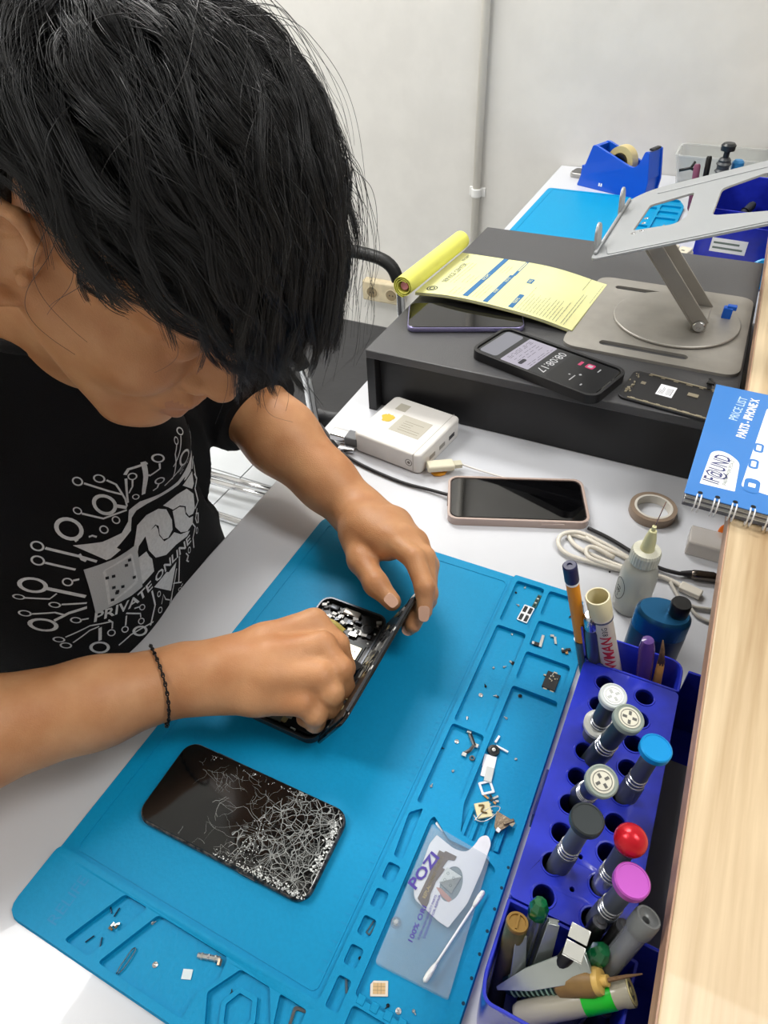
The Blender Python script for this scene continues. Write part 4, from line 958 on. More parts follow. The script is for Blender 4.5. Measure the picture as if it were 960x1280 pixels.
t, L = stick('wooden_brush', 'brown ended brush wound with pale green rings lying low in the near cup', 'brush', (.004, .124, .052), (752, 1226), .090)
Lb = L
obj('handle', lathe([(.006, 0), (.0066, .002), (.0066, L - .028)], 18), mat('dark_green_handle', '#173a30', .5), t, smooth='angle')
obj('coil', join(*[part_of(Matrix.Translation((0, 0, L - .030 - .0034 * k)), lathe([(.0066, -.0007), (.0073, 0), (.0066, .0007)], 20, caps=False)) for k in range(9)]), mat('pale_green_ring', '#8fb3a0', .5), t, smooth='angle')
obj('ferrule', lathe([(.0066, L - .028), (.0082, L - .026), (.0082, L - .006), (.0072, L - .003)], 24), mat('brown_ferrule', '#8a6b3c', .45, var=.2, scale=80), t, smooth='angle')
obj('end_cap', lathe([(.0072, L - .004), (.0074, L - .002), (.0066, L), (.003, L + .0006), (.003, L + .004), (.0001, L + .004)], 24), mat('ochre_cap', '#c9a65a', .4), t, smooth='angle')
obj('bristle', tube([(0, 0, L + .002), (.002, -.001, L + .014), (.003, -.001, L + .024)], [.0013, .0010, .0004], 6), mat('brown_bristle', '#6d5238'), t)
t, L = stick('green_marker', 'clear marker with a bright green band and pale yellow end, lowest in the near cup', 'marker', (.014, .110, .054), (789, 1239), .088)
obj('barrel', lathe([(.006, 0), (.0072, .003), (.0072, L - .028)], 24), mat('clear_beige', '#bdb7a4', .2, trans=.3), t, smooth='angle')
obj('green_band', lathe([(.0072, L - .028), (.0074, L - .0275), (.0074, L - .0105), (.0072, L - .010)], 28), mat('vivid_green', '#12b52a', .3), t, smooth='angle')
obj('end_collar', lathe([(.0072, L - .010), (.0070, L - .006), (.0076, L - .004), (.0078, L)], 28), mat('clear_beige', '#bdb7a4'), t, smooth='angle')
obj('end_cap', lathe([(.0070, L - .001), (.0070, L + .0006), (.0052, L + .0006), (.0048, L - .0004), (.0022, L - .0004), (.002, L + .0008), (.0001, L + .0008)], 28), mat('pale_yellow', '#e9dda0', .4), t, smooth='angle')
t, L = stick('brass_pen', 'brass topped pen with a dark green barrel at the left of the near cup', 'pen', (.001, .114, .005), (647, 1152), .096)
obj('barrel', lathe([(.003, 0), (.0062, .006), (.0066, L - .01), (.0064, L - .003)], 22), mat('olive_brass', '#7d6b45', .4, .4, col2='#214e2c', scale=25), t, smooth='angle')
obj('end_cap', lathe([(.0064, L - .003), (.0068, L - .002), (.0064, L), (.0050, L), (.0048, L - .001), (.0001, L - .001)], 24), mat('brass', '#93733c', .4, .6), t, smooth='angle')
obj('cap_ridge', box(-.0006, .0006, -.0046, .0046, L - .001, L + .0003), mat('brass', '#b08d4a'), t)
M_ss = mat('satin_steel', '#b4bbb8', .3, .75)
def tweezer(label, base, tip, tz, wd, roll, sp_=1.):
    t, L = stick('steel_tweezers', label, 'tweezers', base, tip, tz)
    Rr = Matrix.Rotation(roll, 4, 'Z')
    for s in (-1, 1):
        P = [(0, s * .0008, 0), (0, s * .0040 * sp_, L * .35), (0, s * .0058 * sp_, L * .7), (0, s * .0016, L)]
        V, Fc = [], []
        ws = [.001, wd * .8, wd, wd * .75]
        for (x, y, z), w1 in zip(P, ws):
            V += [(-w1, y - .0004, z), (w1, y - .0004, z), (w1, y + .0004, z), (-w1, y + .0004, z)]
        for j in range(3): Fc += [(j * 4 + i, j * 4 + (i + 1) % 4, j * 4 + 4 + (i + 1) % 4, j * 4 + 4 + i) for i in range(4)]
        Fc += [(3, 2, 1, 0), (12, 13, 14, 15)]
        obj('arm', put((V, Fc), Rr), M_ss, t, bevel=.0002)
    obj('joint', put(box(-wd * .6, wd * .6, -.0022, .0022, L - .006, L), Rr), M_ss, t, bevel=.0004); return t
tweezer('steel tweezers beside the brass topped pen in the near cup', (.008, .110, .006), (650, 1168), .090, .0048, .5)
tweezer('dark steel tweezers behind the pale flat ones, pointing at the black tools', (.016, .116, .006), (692, 1152), .098, .0046, .3)
tweezer('broad pale steel tweezers lying across the near cup', (-.001, .117, .060), (736, 1203), .094, .0070, .35, .35)
t, L = stick('bent_clip', 'silver square folded clip on the end of a black tool', 'clip', (.016, .113, .006), (721, 1178), .106)
obj('shaft', lathe([(.003, 0), (.0042, .01), (.0042, L - .008), (.003, L - .006)], 14), M_black, t, smooth='angle')
obj('clip_plate', put(join(box(-.0055, .0055, -.0006, .0006, -.0085, -.0006), box(-.0055, .0055, -.0006, .0006, .0006, .0085), box(-.0055, .0055, -.003, -.0006, .0079, .0085), box(-.0055, .0055, -.003, .0006, -.0092, -.0086)), Matrix.Translation((0, 0, L)) @ Matrix.Rotation(.9, 4, 'X') @ Matrix.Rotation(.4, 4, 'Y')), mat('bright_steel', '#d9dad4', .25, .6), t, bevel=.0003)
for i, (lb, base, tip, z, r) in enumerate((('black rubber topped pen behind the grey capped pen', (.040, .128, .006), (781, 1158), .104, .0058), ('glossy black tool handle under the magenta capped screwdriver', (.030, .135, .006), (750, 1152), .098, .0050), ('dark grey tool lying deepest at the right of the near cup', (.050, .108, .004), (756, 1262), .058, .005))):
    t, L = stick('black_pen', lb, 'pen', base, tip, z)
    obj('barrel', lathe([(.002, 0), (r, .006), (r, L - .004), (r * .8, L - .001)], 18), M_black, t, smooth='angle')
    obj('end_button', lathe([(r * .8, L - .002), (r * .85, L), (r * .5, L + .0006), (r * .5, L + .002), (.0001, L + .0024)], 18), mat('soft_grey', '#4a4b50', .35), t, smooth='angle')

# ---------------------------------------------------------------- loose repair parts in the mat's trays
zt_ = .0026
def lay(name, label, cat, x, y, a=0., z=zt_, group=None):
    q_ = px(x, y, z); return dthing(name, label, cat, q_.x, q_.y, z, a, group)
M_sil = mat('solder_silver', '#c4c4c0', .3, .7); M_cu = mat('copper_flex', '#b98a5a', .4, .4); M_chip = mat('chip_black', '#16171a', .35)
t = lay('shield_frame', 'white framed shield with four black chips in the upper middle tray', 'part', 657, 768, R(-4))
obj('frame', plate([rrect(-.0055, .0055, -.011, .011, .0008, 2)] + [rrect(a_, a_ + 3.6 / 1000, b_, b_ + 8.5 / 1000, .0004, 2) for a_ in (-.0045, .0009) for b_ in (-.0098, .0012)], 0, .0013), M_wht, t, bevel=.0002)
for a_ in (-.0043, .0011):
    for b_ in (-.0095, .0016): obj('chip', box(a_, a_ + .0032, b_, b_ + .0078, .0001, .0009), M_chip, t)
t = lay('circuit_board', 'green scrap of circuit board at the edge of the upper middle tray', 'part', 671, 752, R(-4))
obj('board', box(-.002, .002, -.009, .009, 0, .0009), mat('pcb_green', '#27584c', .4), t)
for k in range(5): obj('component', box(-.0012, .0010, -.0075 + k * .0032, -.0058 + k * .0032, .0009, .0016), M_sil if k % 2 else M_chip, t)
t = lay('metal_bar', 'thin silver bar with a black end in the second right tray', 'part', 677, 802, R(4))
obj('bar', box(-.0014, .0014, -.0075, .0075, 0, .0013), M_sil, t, bevel=.0002); obj('end_block', box(-.0062, -.0014, -.0075, -.0035, 0, .0018), M_chip, t); obj('end_pad', box(-.0085, -.0062, -.0065, -.0035, 0, .0016), M_sil, t)
t = lay('tiny_connector', 'small bent silver connector in the middle of the second right tray', 'part', 694, 800, R(20))
obj('bar', box(-.0012, .0012, -.0055, .0035, 0, .0012), M_sil, t, bevel=.0003); obj('head', box(-.0045, -.0008, .0028, .0055, 0, .0016), M_sil, t, bevel=.0003)
t = lay('tiny_connector', 'dark crumpled connector at the right of the second right tray', 'part', 707, 814, R(30))
for a_, b_, c_, d_, m_ in ((-.004, .001, -.002, .001, M_chip), (0, .005, -.0005, .0022, M_chip), (-.001, .0015, -.004, -.0005, M_cu), (-.0035, -.0015, .0, .003, M_sil)): obj('contact', box(a_, b_, c_, d_, 0, .0016), m_, t, bevel=.0002)
t = lay('camera_module', 'black component board with gold pads in the third right tray', 'part', 689, 852, R(-2))
obj('board', box(-.0062, .0062, -.0095, .0095, 0, .0016), M_chip, t, bevel=.0003)
rr = random.Random(8)
for k in range(9): x_, y_ = rr.uniform(-.003, .0045), rr.uniform(-.002, .0075); obj('component', box(x_, x_ + rr.uniform(.0006, .0018), y_, y_ + rr.uniform(.0006, .0016), .0016, .0021), M_gold if k % 3 else M_sil, t)
for x_, y_ in ((-.0045, -.0112), (.002, -.0112), (-.001, .0096), (-.0085, .003)): obj('pad', box(x_, x_ + .0035, y_, y_ + .0016, 0, .0009), M_gold, t)
t = lay('flex_cable', 'curled silver and black flex cable in the lower middle tray', 'part', 590, 932, R(0))
obj('ribbon', tube([(-.006, .010, .001), (-.002, .005, .0018), (.002, .0, .0026), (.0, -.006, .0018), (-.0035, -.010, .001)], .0016, 4, flat=.0003, up=(0, 0, 1)), M_chip, t)
for x_, y_ in ((-.0085, .009), (.0015, -.001), (-.005, -.013)): obj('connector', box(x_, x_ + .004, y_, y_ + .0035, .0008, .0022), M_sil, t, bevel=.0003)
t = lay('black_ring', 'tiny dark metal ring beside the curled flex cable', 'part', 590, 948)
obj('ring', plate([circle(0, 0, .0024, 16), circle(0, 0, .0011, 12)], 0, .001), mat('dark_steel', '#55585a', .35, .7), t)
t = lay('speaker_mesh', 'round black disc with a silver centre in the large right tray', 'part', 617, 939)
obj('disc', lathe([(.0050, 0), (.0052, .0004), (.0048, .0024), (.0028, .0026), (.0022, .0020), (0.0001, .0020)], 22), M_chip, t, smooth='angle'); obj('centre', lathe([(.0018, .0020), (.0016, .0030), (.0001, .0031)], 14), M_sil, t, smooth='angle')
t = lay('flex_strip', 'thin white T shaped strip in the large right tray', 'part', 625, 930, R(0))
a_ = [pl(t, 620, 933, zt_), pl(t, 635, 941, zt_), pl(t, 619, 929, zt_), pl(t, 624, 921, zt_)]
obj('strip', join(tube([(*a_[0], .001), (*a_[1], .001)], .0011, 4), tube([(*a_[2], .001), (*a_[3], .001)], .0012, 4)), M_wht, t)
t = lay('white_connector', 'white folded flex end in the large right tray above the coil', 'part', 611, 961, R(8))
obj('pad', box(-.006, .0045, .001, .012, 0, .0008), M_wht, t, bevel=.0002); obj('fold', box(-.002, .0045, -.012, .001, .0006, .002), mat('pale_grey_plastic', '#cfd1cd', .5), t, bevel=.0003); obj('neck', box(-.0055, -.002, -.008, .001, 0, .0008), M_wht, t)
t = lay('shield_frame', 'small white square frame just above the wire coil', 'part', 608, 985, R(38))
obj('frame', plate([rrect(-.0055, .0055, -.0055, .0055, .0008, 2), rrect(-.0036, .0036, -.0036, .0036, .0006, 2)], 0, .0012), M_wht, t, bevel=.0002)
t = lay('crumpled_contact', 'crumpled copper and silver contact right of the coil', 'part', 617, 1002)
for k in range(7): x_, y_ = rr.uniform(-.005, .003), rr.uniform(-.004, .003); obj('shard', put(box(0, rr.uniform(.002, .005), 0, .0016, 0, .0012), T(x_, y_, .0006 * (k % 3), rr.uniform(0, 3))), (M_cu, M_sil, M_chip)[k % 3], t)
t = lay('wire_coil', 'loose silver wire coil around the white coil block', 'wire', 606, 1018)
P = [pl(t, x_, y_, .0055) for x_, y_ in ((592, 1019), (597, 1027), (608, 1027), (620, 1018), (625, 1011), (622, 1008), (612, 1010), (600, 1019), (593, 1027))]
ring_ = smooth_path([(*p, .0038 + .0008 * math.sin(i)) for i, p in enumerate(P)], 5)
obj('wire', tube(ring_, .00045, 6), M_sil, t, smooth=True)
t = lay('charging_block', 'pale gold square connector block inside the wire coil', 'part', 604, 1014, R(35), .0040)
obj('block', box(-.0062, .0062, -.0062, .0062, 0, .0026), mat('pale_gold', '#ded4a8', .4, .2), t, bevel=.0004); obj('curl', tube(smooth_path([(-.003, .004, .003), (.001, .003, .0034), (-.002, -.001, .0034), (.002, -.003, .003)], 5), .0007, 6), mat('brown_wire', '#7a6233', .5), t, smooth=True)
for k in range(4): obj('contact', box(.0062, .0072, -.005 + k * .0028, -.0038 + k * .0028, .0003, .0018), M_sil, t)
t = lay('bracket_scrap', 'grey brown bent metal bracket at the ribs of the mat', 'part', 628, 1031, R(-15), .0045)
obj('plate', plate([[(-.009, .005), (.006, .007), (.004, -.001), (.001, -.009), (-.004, -.006)]], .0018, .0034), mat('bronze_scrap', '#8a7a66', .4, .6, bump=.5, scale=200), t, bevel=.0003)
obj('bend', put(box(-.004, .005, -.0012, .0012, 0, .0016), T(.003, .003, .0034, 1.0)), mat('bronze_scrap', '#8a7a66'), t, bevel=.0003); obj('gold_tab', box(.0045, .0075, .002, .006, .0034, .0042), M_gold, t); obj('white_tab', box(-.001, .002, -.0085, -.0055, .0034, .0044), M_wht, t)
t = lay('sim_card', 'cream nano SIM card with gold contacts in the bottom tray', 'card', 474, 1236, R(25))
obj('card', plate([[(-.006, -.0045), (.006, -.0045), (.006, .0045), (-.0038, .0045), (-.006, .0024)]], 0, .0008), mat('sim_cream', '#e6dccb', .4), t, bevel=.0003)
obj('contact_plate', box(-.0042, .0042, -.0032, .0032, .0008, .00095), mat('sim_gold', '#d9b98a', .35, .4), t)
obj('contact_lines', join(quad(-.0042, .0042, -.0012, -.0009, .00098), quad(-.0042, .0042, .0009, .0012, .00098), quad(-.0012, -.0009, -.0032, .0032, .00098), quad(.0011, .0014, -.0032, .0032, .00098)), mat('sim_line', '#9c8560', .5), t)
t = lay('spring_contact', 'long silver spring contact in the lower left tray', 'part', 264, 1199, R(0))
a_, b_ = Vector((*pl(t, 248, 1195, zt_), 0)), Vector((*pl(t, 276, 1200, zt_), 0)); c_ = Vector((*pl(t, 274, 1208, zt_), 0))
obj('bar', tube([a_ + Vector((0, 0, .0015)), b_ + Vector((0, 0, .0015))], .0018, 6), M_sil, t); obj('bent_end', tube([b_ + Vector((0, 0, .0018)), c_ + Vector((0, 0, .0018))], .0017, 6), mat('warm_steel', '#8d7b68', .35, .7), t)
for k in range(3): obj('coil_ring', tube([a_.lerp(b_, .15 + .3 * k) + Vector((0, 0, .0013)), a_.lerp(b_, .22 + .3 * k) + Vector((0, 0, .0013))], .0023, 8), M_chrome if k % 2 else M_sil, t)
t = lay('white_chip', 'milky white diamond shaped sticker in the lower left tray', 'sticker', 234, 1218, R(22))
obj('pad', box(-.0034, .0034, -.003, .003, 0, .0005), mat('milky_white', '#d5e2e6', .5), t)
t = lay('paper_clip', 'slim steel pin bent into a loop in the lower left tray', 'pin', 157, 1202)
P = [pl(t, x_, y_, zt_) for x_, y_ in ((146, 1218), (151, 1208), (158, 1198), (166, 1187), (170, 1186), (169, 1190), (162, 1201), (155, 1211), (148, 1218))]
obj('wire', tube(smooth_path([(*p, .0010) for p in P], 4), .00045, 6), mat('dull_steel', '#4e6370', .35, .8), t, smooth=True)
t = lay('battery_scrap', 'rusty scrap of metal in the small slanted tray', 'part', 146, 1160, R(10))
for k in range(6): x_, y_ = rr.uniform(-.004, .002), rr.uniform(-.002, .001); obj('flake', put(box(0, rr.uniform(.002, .004), 0, .0014, 0, .0012), T(x_, y_, .0004 * k, rr.uniform(0, 3))), (mat('rust', '#6d5b40', .6, .3), M_sil)[k % 2], t)
for i, (x0_, y0_, x1_, y1_) in enumerate(((150, 1135, 143, 1146), (138, 1130, 140, 1142), (129, 1139, 126, 1142), (118, 1170, 107, 1178), (128, 1172, 125, 1186))):
    t = lay('short_pin', ['dark pin nearest the top corner of the slanted tray', 'dark thin pin beside the topmost one in the slanted tray', 'dark blue speck pin at the upper edge of the slanted tray', 'dark slanted pin at the lower left of the slanted tray', 'hair thin pin at the lower right edge of the slanted tray'][i], 'pin', x0_, y0_)
    a_, b_ = pl(t, x0_, y0_, zt_), pl(t, x1_, y1_, zt_); obj('pin', tube([(*a_, .0006), (*b_, .0006)], .00055, 6), mat('pin_dark', '#10314a', .4, .5), t)
trays = [('upper middle tray', [(656, 735), (648, 757), (645, 741)]), ('top right tray', [(727, 753), (713, 771)]),
         ('long middle tray', [(640, 793), (630, 834), (622, 871), (601, 869), (607, 858), (584, 897), (641, 829), (638, 827), (617, 835), (620, 870)]),
         ('lower middle tray', [(571, 927), (552, 935), (539, 983), (566, 964)]), ('large right tray', [(633, 898), (645, 949), (650, 870)]),
         ('SIM card tray', [(498, 1264), (517, 1264), (485, 1257)]), ('small slot left of the clear sleeve', [(450, 1198)]), ('lower left tray', [(194, 1206), (191, 1154)]), ('hexagonal tray', [(290, 1242), (312, 1243)])]
i = 0
for where, pts in trays:
    cnt_ = {True: 0, False: 0}; tot_ = {s_: sum(((i + k) % 3 != 1) == s_ for k in range(len(pts))) for s_ in (True, False)}; od_ = ['topmost', 'second from the top', 'third from the top', 'fourth from the top', 'fifth from the top', 'sixth from the top', 'seventh from the top']
    for x_, y_ in sorted(pts, key=lambda p: p[1]):
        silver = i % 3 != 1; q_ = px(x_, y_, zt_); i += 1
        o_ = obj('loose_screw', join(lathe([(.0011 if i % 4 else .0018, 0), (.0012 if i % 4 else .0020, .0004), (.0008, .0009), (.0003, .0006)], 10), part_of(Matrix.Translation((0, 0, .0004)), tube([(0, 0, 0), (.0024 if i % 2 else .0012, .0008, 0)], .0004, 5))), M_sil if silver else M_chip, loc=D(q_.x, q_.y, zt_), rot=(0, 0, i * .7))
        tag(o_, 'tiny %s screw in the %s%s' % ('silver' if silver else 'black', where, (', ' + od_[cnt_[silver]] + ' of its colour') if tot_[silver] > 1 else ''), 'screw', 'tiny %s screws in the %s' % ('silver' if silver else 'black', where)); cnt_[silver] += 1

# clear sleeve with purple print, opening card, cotton swab, brown flex
QM = DMat(-.056, .142, .0028)
t = frame_thing('plastic_sleeve', 'clear plastic sleeve with purple printing in the large bottom tray', 'sleeve', QM)
def oq(*pts, M=QM): return [on(M, x_, y_) for x_, y_ in pts]
sleeve = round_poly(oq((540, 1033), (612, 1075), (560, 1251), (469, 1205)), .002, 3)
obj('sleeve_film', plate([sleeve], 0, .0003), mat('clear_film', '#b9cbd8', .12, alpha=.15, spec=.9), t)
M_pur = mat('purple_print', '#4a3a94', .6)
def ptext(s_, pa, pb, size, M, z, m, name, parent, off=.0):
    a_, b_ = Vector(on(M, *pa)), Vector(on(M, *pb)); dr = b_ - a_; g_ = text2d(s_, 1., off); xs = [p.x for p in g_[0]]; k = dr.length / (max(xs) - min(xs)); mid = (a_ + b_) / 2
    return obj(name, put(g_, Matrix.Translation((mid.x, mid.y, z)) @ Matrix.Rotation(math.atan2(dr.y, dr.x), 4, 'Z') @ Matrix.Diagonal((k, size, 1, 1)) @ Matrix.Translation((-(max(xs) + min(xs)) / 2, 0, 0))), m, parent)
# card below the film
t2 = frame_thing('opening_card', 'white plastic opening card with a long arm and an oval window', 'card', DMat(-.056, .142, .0068))
CM = t2.matrix_world
card = round_poly(oq((546, 1044), (568, 1062), (583, 1066), (594, 1056), (600, 1046), (610, 1044), (614, 1055), (602, 1089), (584, 1130), (560, 1160), (548, 1152), (518, 1124), (517, 1110), (537, 1055), M=CM), [.001, .004, .004, .003, .003, .003, .003, .002, .002, .001, .002, .003, .002, .002], 4)
win = [on(CM, 562 + 17 * math.cos(a_) * math.cos(.25) - 23 * math.sin(a_) * math.sin(.25) * 0 + 3 * math.sin(a_), 1106 + 25 * math.sin(a_)) for a_ in np.linspace(0, 2 * PI, 29)[:-1]]
cw = Vector(on(CM, 564, 1105)); ax_ = (Vector(on(CM, 561, 1082)) - cw)
win = [(cw.x + .0078 * math.cos(a_) , cw.y + ax_.length * math.sin(a_)) for a_ in np.linspace(0, 2 * PI, 33)[:-1]]
obj('card', plate([card, win], 0, .0007), mat('card_white', '#e3e4e8', .45, var=.05, scale=60), t2)
obj('window_backing', fill([(cw.x + (x_ - cw.x) * 1.05, cw.y + (y_ - cw.y) * 1.05) for x_, y_ in win], .00015), mat('slate_grey', '#6f7d80', .5), t2)
t3 = frame_thing('flex_cable', 'brown flat flex cable with printed marks lying on the opening card', 'flex cable', DMat(-.056, .142, .0076)); FM = t3.matrix_world
fx_ = oq((549, 1063), (555, 1066), (557, 1064), (571, 1071), (568, 1076), (560, 1075), (553, 1085), (556, 1087), (545, 1102), (538, 1118), (536, 1128), (532, 1136), (527, 1131), (522, 1123), (535, 1096), M=FM)
obj('ribbon', plate([fx_], 0, .0006), mat('brown_flex', '#5f5148', .45), t3)
ptext('REPLACEMENT PARTS 2', (530, 1123), (553, 1071), .0036, FM, .0007, mat('flex_print', '#b9a878', .5), 'flex_print', t3)
t4 = frame_thing('qc_sticker', 'small square silver sticker with faint marks over the card window', 'sticker', DMat(-.056, .142, .0076)); KM = t4.matrix_world
obj('sticker', plate([oq((559, 1084), (577, 1096), (564, 1117), (549, 1103), M=KM)], 0, .0005), mat('silver_paper', '#c2c9c8', .4), t4)
obj('sticker_marks', join(*[plate([circle(*on(KM, *c_), .0011, 10), circle(*on(KM, *c_), .0007, 8)], .0005, .0006) for c_ in ((560, 1092), (567, 1098), (556, 1100), (563, 1107))]), mat('sticker_mark_grey', '#7e8888', .5), t4)
obj('copper_patch', plate([oq((545, 1109), (551, 1110), (565, 1124), (561, 1128), (552, 1120), M=KM)], -.0003, .0), mat('copper_pink', '#b98476', .35, .4), t4)
# film printing above everything in the sleeve
zf = .0056
obj('sleeve_top_film', plate([sleeve], zf - .0003, zf - .0001), mat('clear_film', '#b9cbd8'), t)
ptext('POZI', (515, 1112), (545, 1072), .0105, QM, zf, M_pur, 'film_lettering', t, .03)
ptext('100% ORI', (513, 1180), (531, 1136), .0048, QM, zf, M_pur, 'film_lettering', t, .02)
ptext('SUPER HIGH QUALITY PARTS', (523, 1178), (545, 1122), .0022, QM, zf, M_pur, 'film_lettering', t, .01)
ptext('DESIGNED FOR REPAIR', (530, 1176), (550, 1122), .0022, QM, zf, M_pur, 'film_lettering', t, .01)
t = lay('cotton_swab', 'white cotton swab lying diagonally across the clear sleeve', 'swab', 568, 1166, 0, .0085)
Mi = t.matrix_world.inverted(); a_, b_ = Mi @ W(531, 1226, .0104), Mi @ W(604, 1115, .0104)
obj('stick', tube([a_, b_], .0009, 8), M_wht, t, smooth=True)
dv = (b_ - a_).normalized(); M_cot = mat('cotton', '#eef0ee', .9, bump=.5, scale=500)
for e, s in ((a_, 1), (b_, -1)): obj('cotton_tip', tube([e - dv * .001 * s, e, e + dv * s * .004, e + dv * s * .010, e + dv * s * .013], [.0006, .0017, .0021, .0017, .0009], 10), M_cot, t, smooth=True)
t = lay('metal_screw', 'larger silver screw with a brown halo left of the clear sleeve print', 'screw', 495, 1153, 0, .0032)
obj('screw_head', lathe([(.0022, 0), (.0024, .0005), (.0014, .0016), (.0001, .0018)], 14), M_sil, t, smooth='angle'); obj('washer', lathe([(.0038, -.0001), (.0038, .0002), (.0001, .0002)], 14), mat('dull_washer', '#54708a', .5), t)
t = lay('white_tip', 'small white oblong chip above the clear sleeve', 'part', 550, 1034, R(-25)); obj('chip', soft_plate(rrect(-.0045, .0045, -.0014, .0014, .0012), 0, .0012, .0004), M_wht, t, smooth='angle')
t = lay('sim_tray', 'grey metal SIM tray ring in the corner tray at the bottom edge', 'part', 373, 1276, R(10)); obj('ring', plate([rrect(-.0055, .0055, -.007, .007, .002), rrect(-.0036, .0036, -.005, .005, .0012)], 0, .001), mat('dark_steel', '#55585a'), t)
t = lay('foil_strip', 'thin dark foil sliver in the lowest small slot', 'part', 433, 1232, R(30)); obj('sliver', box(-.0008, .0008, -.0045, .0045, 0, .0006), mat('dull_steel', '#4e6370'), t)
t = lay('flex_strip', 'grey blue flex sliver in the third small slot', 'part', 465, 1159, R(-10)); obj('sliver', plate([rrect(-.0018, .0018, -.0055, .0055, .001), rrect(-.0009, .0009, -.0045, .0045, .0005)], 0, .0006), mat('dull_steel', '#4e6370'), t)
# ---------------------------------------------------------------- cracked phone
ZM = .0022
M_scr_b = mat('worn_black_metal', '#1b1b1d', .4, .5, col2='#6a625c', scale=260)
def crack_glass():
    m = mat('cracked_glass', '#0b0c0d', .10, spec=.7, coat=.2)
    nt = m.node_tree; N = nt.nodes; L = nt.links; b = N['Principled BSDF']
    tc = N.new('ShaderNodeTexCoord'); v = N.new('ShaderNodeTexVoronoi'); v.feature = 'DISTANCE_TO_EDGE'; v.inputs['Scale'].default_value = 150
    nz = N.new('ShaderNodeTexNoise'); nz.inputs['Scale'].default_value = 60; mx = N.new('ShaderNodeMix'); mx.data_type = 'VECTOR'; mx.inputs[0].default_value = .012
    L.new(tc.outputs['Object'], nz.inputs['Vector']); L.new(tc.outputs['Object'], mx.inputs[4]); L.new(nz.outputs['Color'], mx.inputs[5]); L.new(mx.outputs[1], v.inputs['Vector'])
    lt = N.new('ShaderNodeMath'); lt.operation = 'LESS_THAN'; lt.inputs[1].default_value = .035; L.new(v.outputs['Distance'], lt.inputs[0])
    # only on the smashed half
    sx = N.new('ShaderNodeSeparateXYZ'); L.new(tc.outputs['Object'], sx.inputs[0])
    n2 = N.new('ShaderNodeTexNoise'); n2.inputs['Scale'].default_value = 38; n2.inputs['Detail'].default_value = 4; L.new(tc.outputs['Object'], n2.inputs['Vector'])
    a = N.new('ShaderNodeMath'); a.operation = 'MULTIPLY_ADD'; a.inputs[1].default_value = 9; a.inputs[2].default_value = -.42; L.new(sx.outputs[0], a.inputs[0])
    a2 = N.new('ShaderNodeMath'); a2.operation = 'ADD'; L.new(a.outputs[0], a2.inputs[0]); L.new(n2.outputs[0], a2.inputs[1])
    g = N.new('ShaderNodeMath'); g.operation = 'GREATER_THAN'; g.inputs[1].default_value = .93; L.new(a2.outputs[0], g.inputs[0])
    mu = N.new('ShaderNodeMath'); mu.operation = 'MULTIPLY'; L.new(lt.outputs[0], mu.inputs[0]); L.new(g.outputs[0], mu.inputs[1])
    cm = N.new('ShaderNodeMix'); cm.data_type = 'RGBA'; cm.inputs[6].default_value = (*rgb('#0b0c0d'), 1); cm.inputs[7].default_value = (*rgb('#8f9290'), 1)
    L.new(mu.outputs[0], cm.inputs[0]); L.new(cm.outputs[2], b.inputs['Base Color'])
    bp = N.new('ShaderNodeBump'); bp.inputs['Strength'].default_value = .35; bp.inputs['Distance'].default_value = .001
    m3 = N.new('ShaderNodeMath'); m3.operation = 'MULTIPLY'; L.new(v.outputs['Distance'], m3.inputs[0]); L.new(g.outputs[0], m3.inputs[1]); L.new(m3.outputs[0], bp.inputs['Height']); L.new(bp.outputs[0], b.inputs['Normal'])
    return m
M = DM @ Matrix.Translation((-.3012, .1140, ZM)) @ Matrix.Rotation(R(1.2), 4, 'Z')
t = frame_thing('cracked_phone', 'black phone with badly shattered screen lying on the near blue mat', 'phone', M)
CW, CHh = .1585, .0735
M = M @ Matrix.Translation((0, -.001, 0)); t.matrix_world = M
obj('body', soft_plate(rrect(0, CW, 0, CHh, .0125, 7), 0, .0072, .0024, 3), M_scr_b, t, smooth='angle')
gl = obj('screen_glass', soft_plate(rrect(.0014, CW - .0014, .0014, CHh - .0014, .0115, 7), .0068, .0079, .0006, 2), crack_glass(), t, smooth='angle')
obj('side_button', box(.10, .115, -.0004, .0008, .002, .005), M_scr_b, t); obj('side_button', box(.03, .045, CHh - .0008, CHh + .0004, .002, .005), M_scr_b, t)
rr = random.Random(21); lines = []; zc_ = .00795
def inb(x, y): return .002 < x < CW - .002 and .002 < y < CHh - .002
def walk(x, y, a, n, step, wid, br=.14, wob=.45):
    P = [(x, y)]
    for i in range(n):
        a += rr.uniform(-wob, wob); x += math.cos(a) * step * rr.uniform(.5, 1.4); y += math.sin(a) * step * rr.uniform(.5, 1.4)
        if not inb(x, y): break
        P.append((x, y))
        if rr.random() < br and wid > .00012: walk(x, y, a + rr.choice((-1, 1)) * rr.uniform(.5, 1.3), n - i, step, wid * .7, br * .6, wob)
    if len(P) > 1: lines.append(strip(P, [wid * (1 - .6 * i / len(P)) for i in range(len(P))], zc_))
imp = [(.145, .012), (.150, .060), (.118, .020), (.100, .030), (.132, .045)]
for cx_, cy_ in imp:
    n = 20 if cx_ > .11 else 12
    for k in range(n): walk(cx_, cy_, 2 * PI * k / n + rr.uniform(-.2, .2), rr.randint(4, 11), .0042, rr.uniform(.00012, .0003))
for k in range(70):   # band of splinters along the upper edge and right half
    x_ = rr.triangular(.02, .155, .12); y_ = rr.choice((rr.gauss(.062, .005), rr.uniform(.004, .07), rr.gauss(.01, .005)))
    if x_ < .07 and .012 < y_ < .055: continue
    if inb(x_, y_): walk(x_, y_, rr.uniform(0, 6.28), rr.randint(2, 7), .0026, rr.uniform(.0001, .00028), .2, .8)
